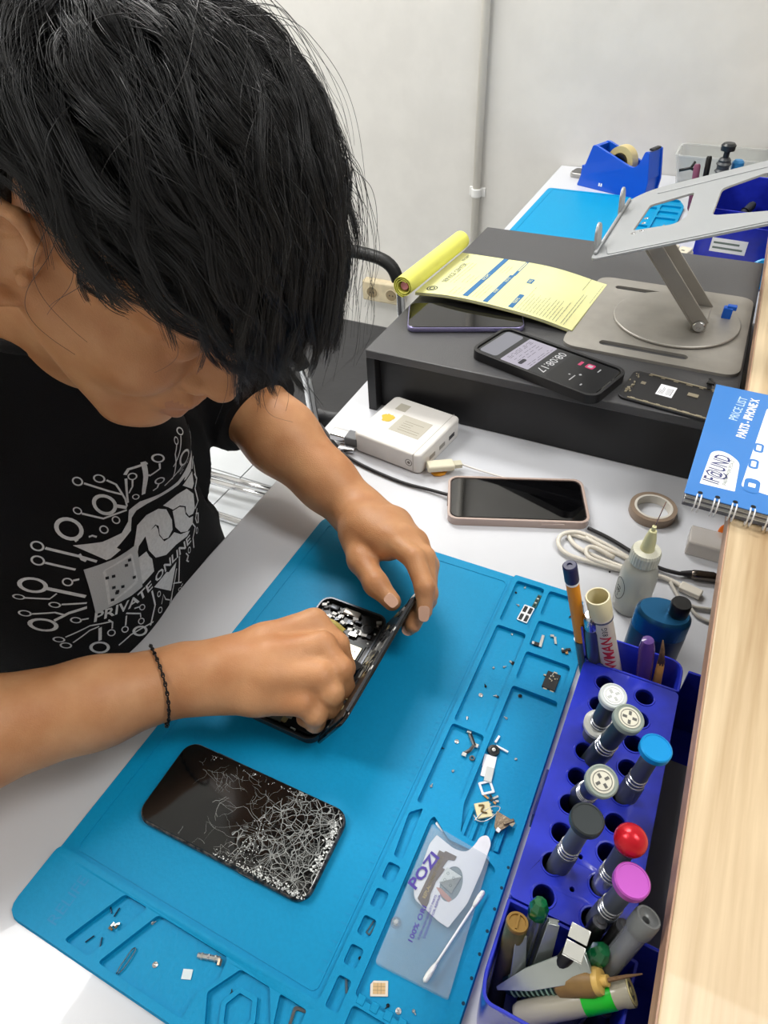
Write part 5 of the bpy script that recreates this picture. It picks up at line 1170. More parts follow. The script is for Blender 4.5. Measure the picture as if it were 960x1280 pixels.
for k in range(8): walk(.028 + .004 * k, .055 + .001 * k, rr.uniform(-1.2, .2), 6, .003, .00016)
walk(.052, .035, .3, 4, .003, .0004); walk(.058, .036, -1.2, 3, .003, .0003); walk(.058, .036, .9, 3, .0025, .0003)
obj('crack_lines', join(*lines), mat('crack_white', '#9da09d', .5), t)
sh = []
def shards(n, fx, fy, s0, s1):
    for k in range(n):
        x_, y_ = fx(), fy()
        if not inb(x_, y_): continue
        s_ = rr.uniform(s0, s1); m_ = rr.randint(3, 5); a_ = rr.uniform(0, 6)
        P = [(x_ + s_ * math.cos(a_ + 2 * PI * i / m_) * rr.uniform(.4, 1.3), y_ + s_ * math.sin(a_ + 2 * PI * i / m_) * rr.uniform(.3, 1)) for i in range(m_)]
        sh.append(fill(P, zc_ + .00005))
shards(90, lambda: rr.gauss(.1535, .0016), lambda: rr.uniform(.020, .066), .0003, .0017)
shards(130, lambda: rr.uniform(.112, .156), lambda: rr.gauss(.0042, .0016), .0003, .0014)
shards(60, lambda: rr.uniform(.075, .115), lambda: rr.gauss(.003, .001), .0002, .0009)
shards(70, lambda: rr.gauss(.100, .004), lambda: rr.gauss(.020, .010), .0002, .0007)
shards(40, lambda: rr.uniform(.03, .12), lambda: rr.gauss(.069, .0015), .0002, .0008)
tag(obj('glass_splinters', join(*sh), mat('crushed_glass', '#dfe2e0', .3), t), kind='stuff')

# ---------------------------------------------------------------- opened phone
M = DM @ Matrix.Translation((-.2765, .2290, ZM)) @ Matrix.Rotation(R(0), 4, 'Z')
OM = M
t = frame_thing('opened_phone', 'opened phone body showing its battery and circuit boards under the right hand', 'phone', M)
ow_, ol_ = .0755, .1505
def R2(x0, x1, y0, y1, r=.0006): return rrect(x0, x1, y0, y1, r, 2)
M_fr = mat('dark_grey_frame', '#44464a', .3, .7)
obj('back_cover', plate([rrect(.001, ow_ - .001, .001, ol_ - .001, .0105, 7)], 0, .0022), M_black, t)
obj('frame', plate([rrect(0, ow_, 0, ol_, .0115, 7), rrect(.0022, ow_ - .0022, .0022, ol_ - .0022, .0095, 7)], 0, .0076), M_fr, t, bevel=.0008)
obj('battery', soft_plate(R2(.010, .036, .028, .112, .001), .0022, .0055, .0004, 2), mat('battery_black', '#2a2c30', .45), t, smooth='angle')
obj('battery_print', put(join(text2d('Li-ion', .006), part_of(T(0, -.006), text2d('battery', .0035)), *[quad(-.012, -.012 + rr.uniform(.01, .024), -.012 - k * .0022, -.0116 - k * .0022, 0) for k in range(5)]), Matrix.Translation((.023, .088, .00556)) @ Matrix.Rotation(PI / 2, 4, 'Z')), mat('print_grey', '#9a9ea4', .5), t)
obj('battery_tape', box(.006, .040, .113, .118, .0024, .0058), mat('yellow_film', '#a99a2e', .3), t, bevel=.0003)
lb_ = obj('logic_board', plate([round_poly([(.0395, .030), (.060, .030), (.060, .062), (.068, .066), (.068, .112), (.0395, .112)], .001, 2)], .0023, .0036), mat('pcb_black', '#15201f', .4), t)
obj('sim_reader', box(.052, .0665, .088, .107, .0036, .0052), mat('sim_reader_steel', '#c6bfa8', .35, .4), t, bevel=.0004)
G = [box(.0545 + .0022 * i, .0555 + .0022 * i, .091 + .0085 * j, .0922 + .0085 * j, .0052, .00535) for i in range(4) for j in range(2)]
obj('reader_slots', join(*G), M_black, t)
rr = random.Random(5)
def parts(n, x0, x1, y0, y1, z, smin, smax, hs, mats, name):
    for k in range(n):
        x_, y_ = rr.uniform(x0, x1), rr.uniform(y0, y1); a_, b_ = rr.uniform(smin, smax), rr.uniform(smin, smax)
        obj(name, put(box(-a_ / 2, a_ / 2, -b_ / 2, b_ / 2, 0, rr.uniform(*hs)), T(x_, y_, z + rr.uniform(0, .0006), rr.choice((0, 0, .1, .5)))), rr.choice(mats), t)
M_pgold = mat('pale_gold_metal', '#c9b88a', .3, .6); M_wh2 = mat('connector_white', '#e9e9e6', .4)
parts(34, .042, .066, .034, .086, .0036, .0012, .0065, (.0004, .0018), [M_sil, M_chip, M_chip, M_pgold, M_wh2, M_fr], 'component')
parts(26, .008, .070, .119, .144, .0030, .0015, .0080, (.0006, .0024), [M_sil, M_chip, M_chip, M_pgold, M_fr, M_wh2], 'component')
parts(30, .010, .068, .005, .026, .0030, .0012, .0075, (.0005, .0022), [M_sil, M_chip, M_chip, M_pgold, M_wh2], 'component')
obj('speaker_box', soft_plate(R2(.040, .068, .006, .022, .002), .0024, .0055, .0006, 2), M_chip, t, smooth='angle')
obj('vibration_motor', soft_plate(R2(.010, .036, .006, .016, .001), .0024, .0058, .0006, 2), mat('motor_steel', '#9a9a96', .3, .7), t, smooth='angle')
for x_, y_, r_ in ((.060, .130, .0062), (.060, .143, .0)):
    if r_: obj('camera_ring', part_of(T(x_, y_), lathe([(r_, .003), (r_, .0062), (r_ * .7, .0064), (r_ * .6, .0058), (.0001, .0058)], 24)), M_chip, t, smooth='angle')
obj('earpiece', soft_plate(R2(.028, .046, .138, .1445, .001), .003, .0062, .0005, 2), mat('silver_bracket', '#b9b2a8', .3, .6), t, smooth='angle')
obj('earpiece', soft_plate(R2(.012, .022, .138, .144, .001), .003, .006, .0005, 2), M_fr, t, smooth='angle')
for x_, y_ in ((.019, .128), (.022, .133), (.0065, .14), (.035, .126), (.046, .122)): obj('bracket', put(join(box(-.0035, .0035, -.0016, .0016, 0, .0006), box(.0015, .0035, -.0016, .003, 0, .0006)), T(x_, y_, .0058, rr.uniform(-.5, .5))), M_wh2, t)
sc_ = [part_of(T(rr.choice((rr.uniform(.004, .008), rr.uniform(.068, .0715))), rr.uniform(.01, .14), .0056), lathe([(.0011, 0), (.0011, .0006), (.0004, .0004)], 8)) for k in range(16)]
for g_ in sc_: obj('screw', g_, M_sil, t)
obj('yellow_flex', tube(smooth_path([(.008, .1205, .0062), (.024, .1215, .0072), (.040, .117, .006)], 5), .0035, 4, flat=.0004, up=(0, 0, 1)), mat('amber_flex', '#8d7a1c', .3, .2), t)
obj('flex_ribbon', tube(smooth_path([(.050, .078, .005), (.062, .083, .009), (.072, .080, .014), (.079, .076, .018)], 5), .0065, 4, flat=.0005, up=(0, 0, 1)), M_chip, t)
# display module opened like a book, its top leaning to the right, held by the left hand
LA = R(28)
Xd = DM.to_3x3() @ Vector((0, 1, 0)); Yd = DM.to_3x3() @ Vector((math.sin(LA), 0, math.cos(LA))); Zd = Xd.cross(Yd)
DMt = Matrix((Xd, Yd, Zd)).transposed().to_4x4(); DMt.translation = D(-.2003, .2275, ZM + .0072)
td = frame_thing('display_module', 'phone display module opened upright beside the phone body, held by the left hand', 'phone part', DMt)
dl, dh = .1475, .0705
obj('glass_panel', soft_plate(rrect(0, dl, 0, dh, .010, 6), .0002, .0026, .0008, 2), M_glass, td, smooth='angle')
obj('metal_back', box(.006, dl - .006, .005, dh - .005, -.0012, .0001), mat('module_back', '#4d4b49', .35, .7), td, bevel=.0004)
rr = random.Random(12)
for k in range(46):
    x_, y_ = rr.uniform(.008, dl - .012), rr.uniform(.006, dh - .008); a_, b_ = rr.uniform(.003, .012), rr.uniform(.002, .007)
    obj('module_part', box(x_, min(x_ + a_, dl - .004), y_, min(y_ + b_, dh - .003), -.0012 - rr.uniform(.0003, .0014), -.0011), rr.choice([M_sil, M_chip, M_pgold, M_fr, M_chip]), td)
for x_ in (.052, .096, .138): obj('screw_tab', plate([R2(x_, x_ + .0042, dh - .0055, dh + .0012), R2(x_ + .0014, x_ + .0028, dh - .0030, dh - .0012, .0002)], -.0020, -.0012), M_wh2, td)
obj('edge_rail', box(.01, dl - .01, dh - .0020, dh - .0004, -.0022, .0002), M_fr, td)
# ---------------------------------------------------------------- chair behind the desk
M_vin = mat('black_vinyl', '#242426', .45, bump=.35, scale=30); M_rub = mat('black_rubber', '#161616', .5)
M_chr = mat('chrome_tube', '#d6d6d8', .16, 1.)
# chair frame: origin between the two arm fronts on the floor, local x forward (towards the desk, v), y away (u)
def chair(name, label, cx_, cy_, arms=True, yaw=0.):
    t = dthing(name, label, 'chair', cx_, cy_, FL, yaw)
    hw = .235; sz = .45
    obj('seat', soft_plate(rrect(-.36, .085, -hw + .015, hw - .015, .05, 6), sz - .05, sz, .018, 4), M_vin, t, smooth='angle')
    obj('seat_seam', join(*[strip([(x_, -hw + .03), (x_, hw - .03)], .0022, sz + .0004) for x_ in (-.20, -.03)]), M_black, t)
    M = Matrix.Translation((-.42, 0, .70)) @ Matrix.Rotation(-.18, 4, 'Y')
    obj('backrest', put(soft_plate(rrect(-.15, .15, -hw + .02, hw - .02, .05, 6), -.018, .018, .012, 3), M @ Matrix.Rotation(PI / 2, 4, 'Y')), M_vin, t, smooth='angle')
    for s in (-1, 1):
        y = s * hw
        P = smooth_path([(-.43, y, .66), (-.36, y, .635), (-.14, y, .63), (-.03, y, .615), (.005, y, .56), (.012, y, .47), (.03, y, .30), (.055, y, .04), (.035, y, .016), (-.04, y, .014), (-.30, y, .014), (-.40, y, .014)], 6)
        obj('frame_tube', tube(P, .0115, 12), M_chr, t, smooth=True)
        obj('arm_sleeve', tube(P[2:24], .0165, 12), M_rub, t, smooth=True)
        obj('back_post', tube([(-.40, y, .014), (-.42, y, .45), (-.47, y, .84)], .011, 10), M_chr, t, smooth=True)
        obj('side_rail', tube([(.02, y, .42), (-.41, y, .42)], .009, 10), M_chr, t, smooth=True)
        for z in (.36, .30): obj('bolt', put(lathe([(.007, 0), (.007, .003), (.004, .005), (.0001, .005)], 12), Matrix.Translation((.024 + (.36 - z) * .1, y - .0115, z)) @ Matrix.Rotation(PI / 2, 4, 'X')), M_chr, t, smooth='angle')
    obj('cross_tube', tube([(-.05, -hw, .40), (-.05, hw, .40)], .009, 10), M_chr, t, smooth=True)
    return t
pa = DM.inverted() @ W(372, 432, -.13); pb = DM.inverted() @ W(498, 328, -.13)
CHX, CHY = (pa.x + pb.x) / 2, (pa.y + pb.y) / 2
chair('visitor_chair', 'black vinyl armchair with chrome frame behind the desk by the wall', CHX, CHY, yaw=0)
t = dthing('footrest_bars', 'pair of chrome bars low over the white floor tiles behind the young man', 'bars', 0, 0)
a_, b_ = DM.inverted() @ W(262, 592, FL + .06), DM.inverted() @ W(352, 616, FL + .06)
e_ = (b_ - a_) * .35
for k in (0, 1):
    o_ = Vector((0, -.028 * k, 0)); obj('bar', tube([a_ - e_ + o_, b_ + e_ * 1.2 + o_], .009, 10), M_chr, t, smooth=True)
for q_ in (a_ - e_, b_ + e_ * 1.2): obj('foot', lathe([(.03, 0), (.03, .01), (.012, .014), (.012, .06)], 16), M_rub, t, smooth='angle', loc=(q_.x, q_.y - .014, FL))

# ---------------------------------------------------------------- far end of the desk
# tape dispenser
A = Vector((-.3736, 1.813)); B = Vector((-.2593, 1.7665)); dr = (B - A).normalized()
t = dthing('tape_dispenser', 'bright blue tape dispenser with a roll of yellowish tape by the wall', 'dispenser', A.x, A.y, 0, math.atan2(dr.y, dr.x))
M_db = mat('dispenser_blue', '#0c53c9', .35, coat=.2)
prof = [(0, 0), (.186, 0), (.190, .040), (.178, .104), (.168, .103), (.158, .074), (.147, .066), (.132, .068), (.040, .096), (.030, .095)]
V2 = round_poly(prof, .004, 3)
def side(y0, y1): 
    g_ = plate([V2], y0, y1); return put(g_, Matrix.Rotation(PI / 2, 4, 'X')) 
def xz(P, y0, y1):
    "profile in x and z, thickness along y"
    V, Fc = plate([P], -y1, -y0); return [(x, -z, y) for x, y, z in V], Fc
obj('side_wall', xz(V2, 0, .006), M_db, t, bevel=.001); obj('side_wall', xz(V2, .052, .058), M_db, t, bevel=.001)
obj('base_block', box(.004, .184, .0062, .0518, .0005, .045), M_db, t); obj('rear_wall', xz([(.001, .01), (.008, .01), (.040, .093), (.031, .094)], .0062, .0518), M_db, t)
obj('front_bridge', xz([(.150, .0455), (.186, .0455), (.176, .101), (.170, .101), (.158, .070)], .0062, .0518), M_db, t)
obj('tape_roll', put(lathe([(.020, -.012), (.034, -.012), (.034, .012), (.020, .012), (.020, -.012)], 40, caps=False), Matrix.Translation((.098, .029, .066)) @ Matrix.Rotation(PI / 2, 4, 'X')), mat('yellowish_tape', '#cdbb84', .35), t, smooth='angle')
obj('roll_hub', put(lathe([(.0195, -.018), (.0195, .018)], 28), Matrix.Translation((.098, .029, .066)) @ Matrix.Rotation(PI / 2, 4, 'X')), M_black, t, smooth='angle')
obj('cutter', box(.170, .180, .012, .046, .1035, .108), M_dark, t, bevel=.001)
obj('logo_mark', put(join(*[box(x_, x_ + .004, 0, .0002, .0, .007) for x_ in (.0,.006)]), Matrix.Translation((.062, -.0003, .010))), M_wht, t)
# small phone by the dispenser
t = dthing('small_phone', 'grey phone half hidden left of the tape dispenser', 'phone', -.408, 1.868, 0, R(-10))
obj('body', soft_plate(rrect(0, .07, 0, .045, .01, 5), 0, .012, .003, 3), mat('silver_grey', '#a9a7a3', .35, .4), t, smooth='angle'); obj('screen', soft_plate(rrect(.002, .068, .002, .043, .009, 5), .0118, .0128, .0004, 2), mat('grey_screen', '#4b4a48', .2), t, smooth='angle')
# clear tub with tools
TX, TY = -.150, 1.890
t = dthing('clear_tub', 'round edged clear plastic tub by the wall behind the laptop stand', 'tub', TX - .012, TY - .045)
def frustum(x0, x1, y0, y1, r, h, tp, th=.0016):
    P = rrect(x0, x1, y0, y1, r, 5); cx_, cy_ = (x0 + x1) / 2, (y0 + y1) / 2; n = len(P)
    sc = lambda k, z: [(cx_ + (x - cx_) * k, cy_ + (y - cy_) * k, z) for x, y in P]
    V = sc(tp, 0) + sc(1, h) + sc(.98, h) + sc(tp * .97, th); Fc = []
    for j in range(3): Fc += [(j * n + i, j * n + (i + 1) % n, (j + 1) * n + (i + 1) % n, (j + 1) * n + i) for i in range(n)]
    Fc += [tuple(range(n))[::-1], tuple(range(3 * n, 4 * n))]; return V, Fc
M_tub = mat('tub_clear', '#d5d8d4', .15, trans=.0, alpha=.38, spec=.8)
obj('tub_body', frustum(0, .22, 0, .11, .02, .075, .86), M_tub, t, smooth='angle')
obj('rim', plate([rrect(-.002, .222, -.002, .112, .021, 5), rrect(.003, .217, .003, .107, .018, 5)], .0752, .078), M_tub, t)
def upright(name, label, cat, pxy, z1, z0, r, m, extra=None, lean=(0, 0)):
    p = DM.inverted() @ W(pxy[0], pxy[1], z1); b_ = D(p.x + lean[0], p.y + lean[1], z0); t = frame_thing(name, label, cat, zframe(b_, W(pxy[0], pxy[1], z1))); L = (W(pxy[0], pxy[1], z1) - b_).length
    obj('handle', lathe([(r * .6, 0), (r, .006), (r, L - .004), (r * .7, L)], 16), m, t, smooth='angle')
    if extra: extra(t, L)
    return t
def knurl(t, L):
    obj('knob_cap', lathe([(.006, L), (.006, L + .012), (.014, L + .014), (.015, L + .024), (.011, L + .028), (.0001, L + .028)], 20), mat('black_cap2', '#242628', .35), t, smooth='angle')
    obj('grip_ring', join(*[part_of(Matrix.Translation((0, 0, L - .012 - .014 * k)), lathe([(.0125, -.004), (.0155, 0), (.0125, .004)], 18, caps=False)) for k in range(3)]), mat('grip_grey', '#4c4e50', .4, .3), t, smooth='angle')
upright('screwdriver', 'black screwdriver with a mushroom cap standing in the clear tub', 'screwdriver', (907, 197), .115, .004, .0125, mat('dark_grey_handle', '#3c3f42', .4), knurl)
upright('screwdriver', 'plum coloured screwdriver handle leaning in the clear tub', 'screwdriver', (872, 205), .098, .004, .007, mat('plum', '#7b4159', .4), lean=(.01, -.01))
upright('marker_pen', 'black marker pen standing in the clear tub', 'marker', (887, 195), .112, .004, .006, M_black, lean=(.008, -.01))
upright('screwdriver', 'screwdriver with sky blue cap behind the upper rim of the laptop stand', 'screwdriver', (924, 200), .108, .004, .012, mat('cap_sky2', '#2f7fb8', .4))
t = dthing('pliers', 'small black pliers lying on top of the clear tub', 'pliers', *px(862, 214, .08), .0795)
obj('jaw', tube([(-.022, 0, 0), (0, .003, .006), (.02, -.004, .001)], .003, 6), M_black, t, smooth=True); obj('handle', tube([(0, .003, .004), (.006, .010, .018)], .0028, 6), M_dark, t, smooth=True)
# blue parts bin
p = px(950, 318, .0); bx_, by_ = -.052, 1.40
t = dthing('parts_bin', 'large cobalt blue parts bin with a white label seen through the laptop stand', 'bin', bx_, by_, 0, R(-4))
W4, D4, H4 = .24, .22, .11
obj('front_wall', box(0, W4, 0, .003, .0005, .085), M_org, t, bevel=.001); obj('back_wall', box(0, W4, D4 - .003, D4, .0005, H4), M_org, t, bevel=.001)
obj('side_wall', box(0, .003, .0032, D4 - .0032, .0005, H4), M_org, t, bevel=.001); obj('side_wall', box(W4 - .003, W4, .0032, D4 - .0032, .0005, H4), M_org, t, bevel=.001)
obj('bin_floor', box(.0032, W4 - .0032, .0032, D4 - .0032, .0005, .003), M_org, t); obj('divider', box(.0032, W4 - .0032, .11, .1125, .003, .075), M_org, t, bevel=.0006)
lbp = [pl(t, x_, y_, z_) for x_, y_, z_ in ((868, 300, .06),)]
lx = .028
obj('white_label', box(lx, lx + .062, -.0006, -.0001, .035, .060), M_wht, t)
obj('label_print', join(*[box(lx + .004, lx + .004 + w1, -.0008, -.0005, z_, z_ + .0035) for z_, w1 in ((.050, .045), (.041, .052))]), M_prt2, t)
t = dthing('white_cutter', 'pale rod standing inside the blue parts bin', 'rod', bx_ + .15, by_ + .16, .0035); obj('rod', lathe([(.005, 0), (.007, .004), (.007, .09), (.005, .094)], 14), mat('pale_rod', '#b7bcc6', .4), t, smooth='angle')
t = dthing('spiral_tool', 'dark grey ribbed tool lying in the blue parts bin', 'tool', bx_ + .060, by_ + .160, .0125, R(60))
obj('shaft', put(lathe([(.006, 0), (.0085, .006), (.0085, .1), (.006, .106)], 14), zframe((-.05, 0, .002), (.06, .0, .060))), mat('tool_grey', '#3b3e46', .4, .3), t, smooth='angle')
obj('spring_ring', put(join(*[part_of(Matrix.Translation((0, 0, .012 + .010 * k)), lathe([(.0085, -.002), (.0105, 0), (.0085, .002)], 14, caps=False)) for k in range(8)]), zframe((-.05, 0, .002), (.06, .0, .060))), mat('spring_black', '#1c1d22', .4, .5), t, smooth='angle')
# small containers behind the stand arm
t = dthing('white_clip_box', 'small off white two part box with catches in front of the blue bin', 'box', -.108, 1.335, 0, R(-14))
obj('box_body', soft_plate(rrect(0, .05, 0, .05, .004, 3), .0002, .040, .002, 2), mat('offwhite_box', '#c9c3ae', .5), t, smooth='angle')
for x_ in (.002, .0265): obj('catch', soft_plate(rrect(x_, x_ + .0215, .004, .046, .003, 3), .0401, .047, .002, 2), mat('offwhite_lid', '#d2ccb8', .45), t, smooth='angle'); 
obj('catch_mark', join(quad(.010, .016, .022, .026, .0472), quad(.034, .040, .022, .026, .0472)), M_dark, t)
t = dthing('clear_case', 'small clear plastic case behind the base of the laptop stand', 'case', -.175, 1.262, 0, R(-8))
obj('case_body', frustum(0, .055, 0, .04, .006, .030, .92), M_tub, t, smooth='angle'); obj('case_lid', soft_plate(rrect(-.001, .056, -.001, .041, .006, 4), .0302, .034, .001, 2), mat('case_lid_clear', '#b9bdb9', .2, alpha=.6), t, smooth='angle')
t = dthing('round_lid', 'sky blue round lid standing against the blue bin', 'lid', .075, 1.345, 0, 0)
obj('lid', put(lathe([(.0001, 0), (.024, 0), (.026, .002), (.026, .008), (.024, .010), (.0001, .010)], 32), Matrix.Translation((0, 0, .0262)) @ Matrix.Rotation(R(75), 4, 'X')), mat('lid_sky', '#1d9be0', .35), t, smooth='angle')
obj('lid_ring', put(lathe([(.014, .010), (.015, .0112), (.016, .010)], 28, caps=False), Matrix.Translation((0, 0, .0262)) @ Matrix.Rotation(R(75), 4, 'X')), mat('lid_sky', '#1d9be0'), t, smooth='angle')
t = dthing('clear_cup', 'smoky clear cup at the far right behind the riser', 'cup', .118, 1.29)
obj('cup_body', lathe([(.022, 0), (.028, .07), (.0265, .07), (.0205, .002), (.0001, .002)], 28, caps=False), mat('smoky_cup', '#8f93a8', .15, alpha=.45), t, smooth='angle')
# ---------------------------------------------------------------- implicit surfaces for the figure
class Sdf:
    def __init__(s): s.p = []
    def cap(s, a, b, r1, r2=None, k=.01, op=1):
        a, b = np.array(a, float), np.array(b, float); r2 = r1 if r2 is None else r2
        s.p.append(('c', a, b, r1, r2, k, op, (a + b) / 2, np.linalg.norm(a - b) / 2 + max(r1, r2))); return s
    def chain(s, pts, rs, k=.01, op=1):
        for i in range(len(pts) - 1): s.cap(pts[i], pts[i + 1], rs[i], rs[i + 1], k, op)
        return s
    def ell(s, c, rad, M=None, k=.01, op=1):
        c = np.array(c, float); Q = np.eye(3) if M is None else np.array(M.to_3x3()).T      # rows = axes
        s.p.append(('e', c, np.array(rad, float), Q, None, k, op, c, max(rad))); return s
    def ev1(s, q, P):
        if q[0] == 'c':
            _, a, b, r1, r2 = q[:5]; ba = b - a; l = max(ba @ ba, 1e-12); pa = P - a; h = np.clip(pa @ ba / l, 0, 1)
            return np.linalg.norm(pa - h[..., None] * ba, axis=-1) - (r1 + (r2 - r1) * h)
        _, c, rad, Q = q[:4]; x = (P - c) @ Q.T; k0 = np.linalg.norm(x / rad, axis=-1); k1 = np.linalg.norm(x / rad ** 2, axis=-1)
        return k0 * (k0 - 1) / np.maximum(k1, 1e-9)
    @staticmethod
    def mix(d, e, k, op):
        if op < 0:
            h = np.clip(.5 - .5 * (e + d) / k, 0, 1); return d * (1 - h) - e * h + k * h * (1 - h)
        h = np.clip(.5 + .5 * (e - d) / k, 0, 1); return e * (1 - h) + d * h - k * h * (1 - h)
    def ev(s, P):
        d = np.full(P.shape[:-1], 1.0)
        for q in s.p: d = s.mix(d, s.ev1(q, P), q[5], q[6])
        return d
    def blocks(s, C, P, hd):
        "C block centres, P (nb, m, 3) points; evaluates each primitive only near it"
        d = np.full(P.shape[:-1], .2)
        for q in s.p:
            near = np.linalg.norm(C - q[7], axis=1) < q[8] + hd + q[5] + .006
            if not near.any(): continue
            e = s.ev1(q, P[near]); d[near] = s.mix(d[near], e, q[5], q[6])
        return d
    def mesh(s, h=.0025, post=None, B=8):
        lo = np.min([np.minimum(q[7] - q[8], q[7] - q[8]) for q in s.p if q[6] > 0], axis=0) - 3 * h; hi = np.max([q[7] + q[8] for q in s.p if q[6] > 0], axis=0) + 3 * h
        nb = np.ceil((hi - lo) / (h * B)).astype(int)
        I = np.stack(np.meshgrid(*[np.arange(n) for n in nb], indexing='ij'), -1).reshape(-1, 3)
        C = lo + (I + .5) * h * B; hd = h * B * .8661
        dc = s.blocks(C, C[:, None, :], hd * 3)[:, 0]
        act = np.abs(dc) < hd * 2.4 + .016; I = I[act]; C = C[act]
        g = np.arange(B + 2); G = np.stack(np.meshgrid(g, g, g, indexing='ij'), -1).reshape(-1, 3)
        n1 = B + 2; N = len(I); 
        Vs, Fs = [], []; key_all = []; 
        D_ = np.empty((N, n1 ** 3), np.float32)
        for a in range(0, N, 400):
            P = lo + (I[a:a + 400, None, :] * B + G[None]) * h
            d = s.blocks(C[a:a + 400], P, hd * 1.6 + .01)
            if post is not None: d = post(P, d)
            D_[a:a + 400] = d
        D_ = D_.reshape(N, n1, n1, n1); neg = D_ < 0
        # cells 0..B (B+1 per block), cell owned by block when index < B
        c = np.zeros((N, B + 1, B + 1, B + 1), np.int8)
        for dx in (0, 1):
            for dy in (0, 1):
                for dz in (0, 1): c += neg[:, dx:dx + B + 1, dy:dy + B + 1, dz:dz + B + 1]
        mixed = (c > 0) & (c < 8)
        bi, x, y, z = np.nonzero(mixed)
        acc = np.zeros((len(bi), 3)); cnt = np.zeros(len(bi))
        corners = [(dx, dy, dz) for dx in (0, 1) for dy in (0, 1) for dz in (0, 1)]
        val = {q: D_[bi, x + q[0], y + q[1], z + q[2]].astype(float) for q in corners}
        for q in corners:
            for ax in range(3):
                if q[ax]: continue
                q2 = list(q); q2[ax] = 1; q2 = tuple(q2); v1, v2 = val[q], val[q2]; cr = (v1 < 0) != (v2 < 0)
                t = np.where(cr, v1 / np.where(cr, v1 - v2, 1), 0); p = np.array(q, float)[None].repeat(len(bi), 0); p[:, ax] = t
                acc[cr] += p[cr]; cnt[cr] += 1
        gi = I[bi] * B + np.stack([x, y, z], -1)
        pos = lo + (gi + acc / cnt[:, None]) * h
        dims = nb * B + 4; key = (gi[:, 0] * dims[1] + gi[:, 1]) * dims[2] + gi[:, 2]
        uk, first, inv = np.unique(key, return_index=True, return_inverse=True); V = pos[first]
        F = []
        own = [bi, x, y, z]
        for ax in range(3):
            o = [(ax + 1) % 3, (ax + 2) % 3]
            # edge along ax from corner (x,y,z) ; needs cells behind in the two other axes; use corners 1..B
            sl1 = [slice(None)] + [slice(1, B + 1)] * 3; sl2 = list(sl1); sl1[ax + 1] = slice(0, B); sl2[ax + 1] = slice(1, B + 1)
            a_, b_ = neg[tuple(sl1)], neg[tuple(sl2)]
            e = np.argwhere(a_ != b_)
            if not len(e): continue
            cc = e[:, 1:].copy(); 
            for q in o: cc[:, q] += 1
            inside = a_[tuple(e.T)]
            base = I[e[:, 0]] * B + cc
            ks = []
            for s1, s2 in ((0, 0), (-1, 0), (-1, -1), (0, -1)):
                q = base.copy(); q[:, o[0]] += s1; q[:, o[1]] += s2; ks.append((q[:, 0] * dims[1] + q[:, 1]) * dims[2] + q[:, 2])
            ks = np.stack(ks, 1); ii = np.searchsorted(uk, ks); ok = (ii < len(uk)).all(1); ii = ii[ok]; ks = ks[ok]; inside = inside[ok]
            ok = (uk[ii] == ks).all(1); ii = ii[ok]; inside = inside[ok]
            ii[~inside] = ii[~inside][:, ::-1]; F.append(ii)
        return V, np.concatenate(F)
def np_obj(name, V, F, m, parent=None):
    me = bpy.data.meshes.new(name); me.vertices.add(len(V)); me.vertices.foreach_set('co', np.asarray(V, np.float32).ravel())
    me.loops.add(F.size); me.loops.foreach_set('vertex_index', F.astype(np.int32).ravel()); me.polygons.add(len(F))
    me.polygons.foreach_set('loop_start', np.arange(0, F.size, 4, dtype=np.int32)); me.polygons.foreach_set('loop_total', np.full(len(F), 4, np.int32)) if 0 else None
    me.update(calc_edges=True); me.validate(); me.polygons.foreach_set('use_smooth', [True] * len(me.polygons)); me.materials.append(m)
    o = bpy.data.objects.new(name, me); COL.objects.link(o)
    if parent is not None: o.parent = parent
    return o

# ---------------------------------------------------------------- pose
PSI, TILT, HROLL = R(-32), R(45), R(11)
gdir = Vector((math.cos(PSI) * math.cos(TILT), math.sin(PSI) * math.cos(TILT), -math.sin(TILT)))
r0_ = Vector((math.sin(PSI), -math.cos(PSI), 0)); u0_ = r0_.cross(gdir)
rdir = r0_ * math.cos(HROLL) + u0_ * math.sin(HROLL); udir = u0_ * math.cos(HROLL) - r0_ * math.sin(HROLL)
HM = Matrix((gdir, -rdir, udir)).transposed().to_4x4()
HM.translation = WD(38, 332, .385) - rdir * .076
def Hh(x, y, z): return np.array(HM @ Vector((x, y, z)))
HR = HM.to_3x3()
B = Sdf()
# cranium and face (x forward, y left, z up in head space)
B.ell(Hh(-.012, 0, .052), (.096, .076, .082), HR, .01)
B.ell(Hh(.036, 0, .040), (.060, .066, .062), HR, .02)
B.ell(Hh(.042, 0, -.030), (.050, .056, .062), HR, .02)
for s in (-1, 1):
    B.cap(Hh(.002, s * .057, -.026), Hh(.070, s * .020, -.086), .0185, .018, .020)
    B.ell(Hh(.062, s * .036, -.020), (.031, .027, .032), HR, .018)
    B.cap(Hh(.084, s * .012, .030), Hh(.066, s * .050, .028), .012, .010, .012)
B.ell(Hh(.084, 0, -.084), (.018, .022, .018), HR, .018)
B.ell(Hh(.084, 0, -.054), (.022, .026, .022), HR, .014)
for s in (-1, 1):
    B.ell(Hh(.094, s * .031, .010), (.007, .016, .009), HR, .008, -1)
    B.ell(Hh(.080, s * .031, .009), (.0125, .015, .0115), HR, .003)
    B.cap(Hh(.0895, s * .020, .0065), Hh(.083, s * .045, .0055), .0022, .0018, .003)
B.chain([Hh(.084, 0, .022), Hh(.099, 0, .004), Hh(.113, 0, -.018)], [.009, .0090, .0102], .010)
B.cap(Hh(.084, 0, .012), Hh(.094, 0, -.026), .0105, .0155, .010)
B.ell(Hh(.1125, 0, -.0215), (.0108, .0108, .0095), HR, .006)
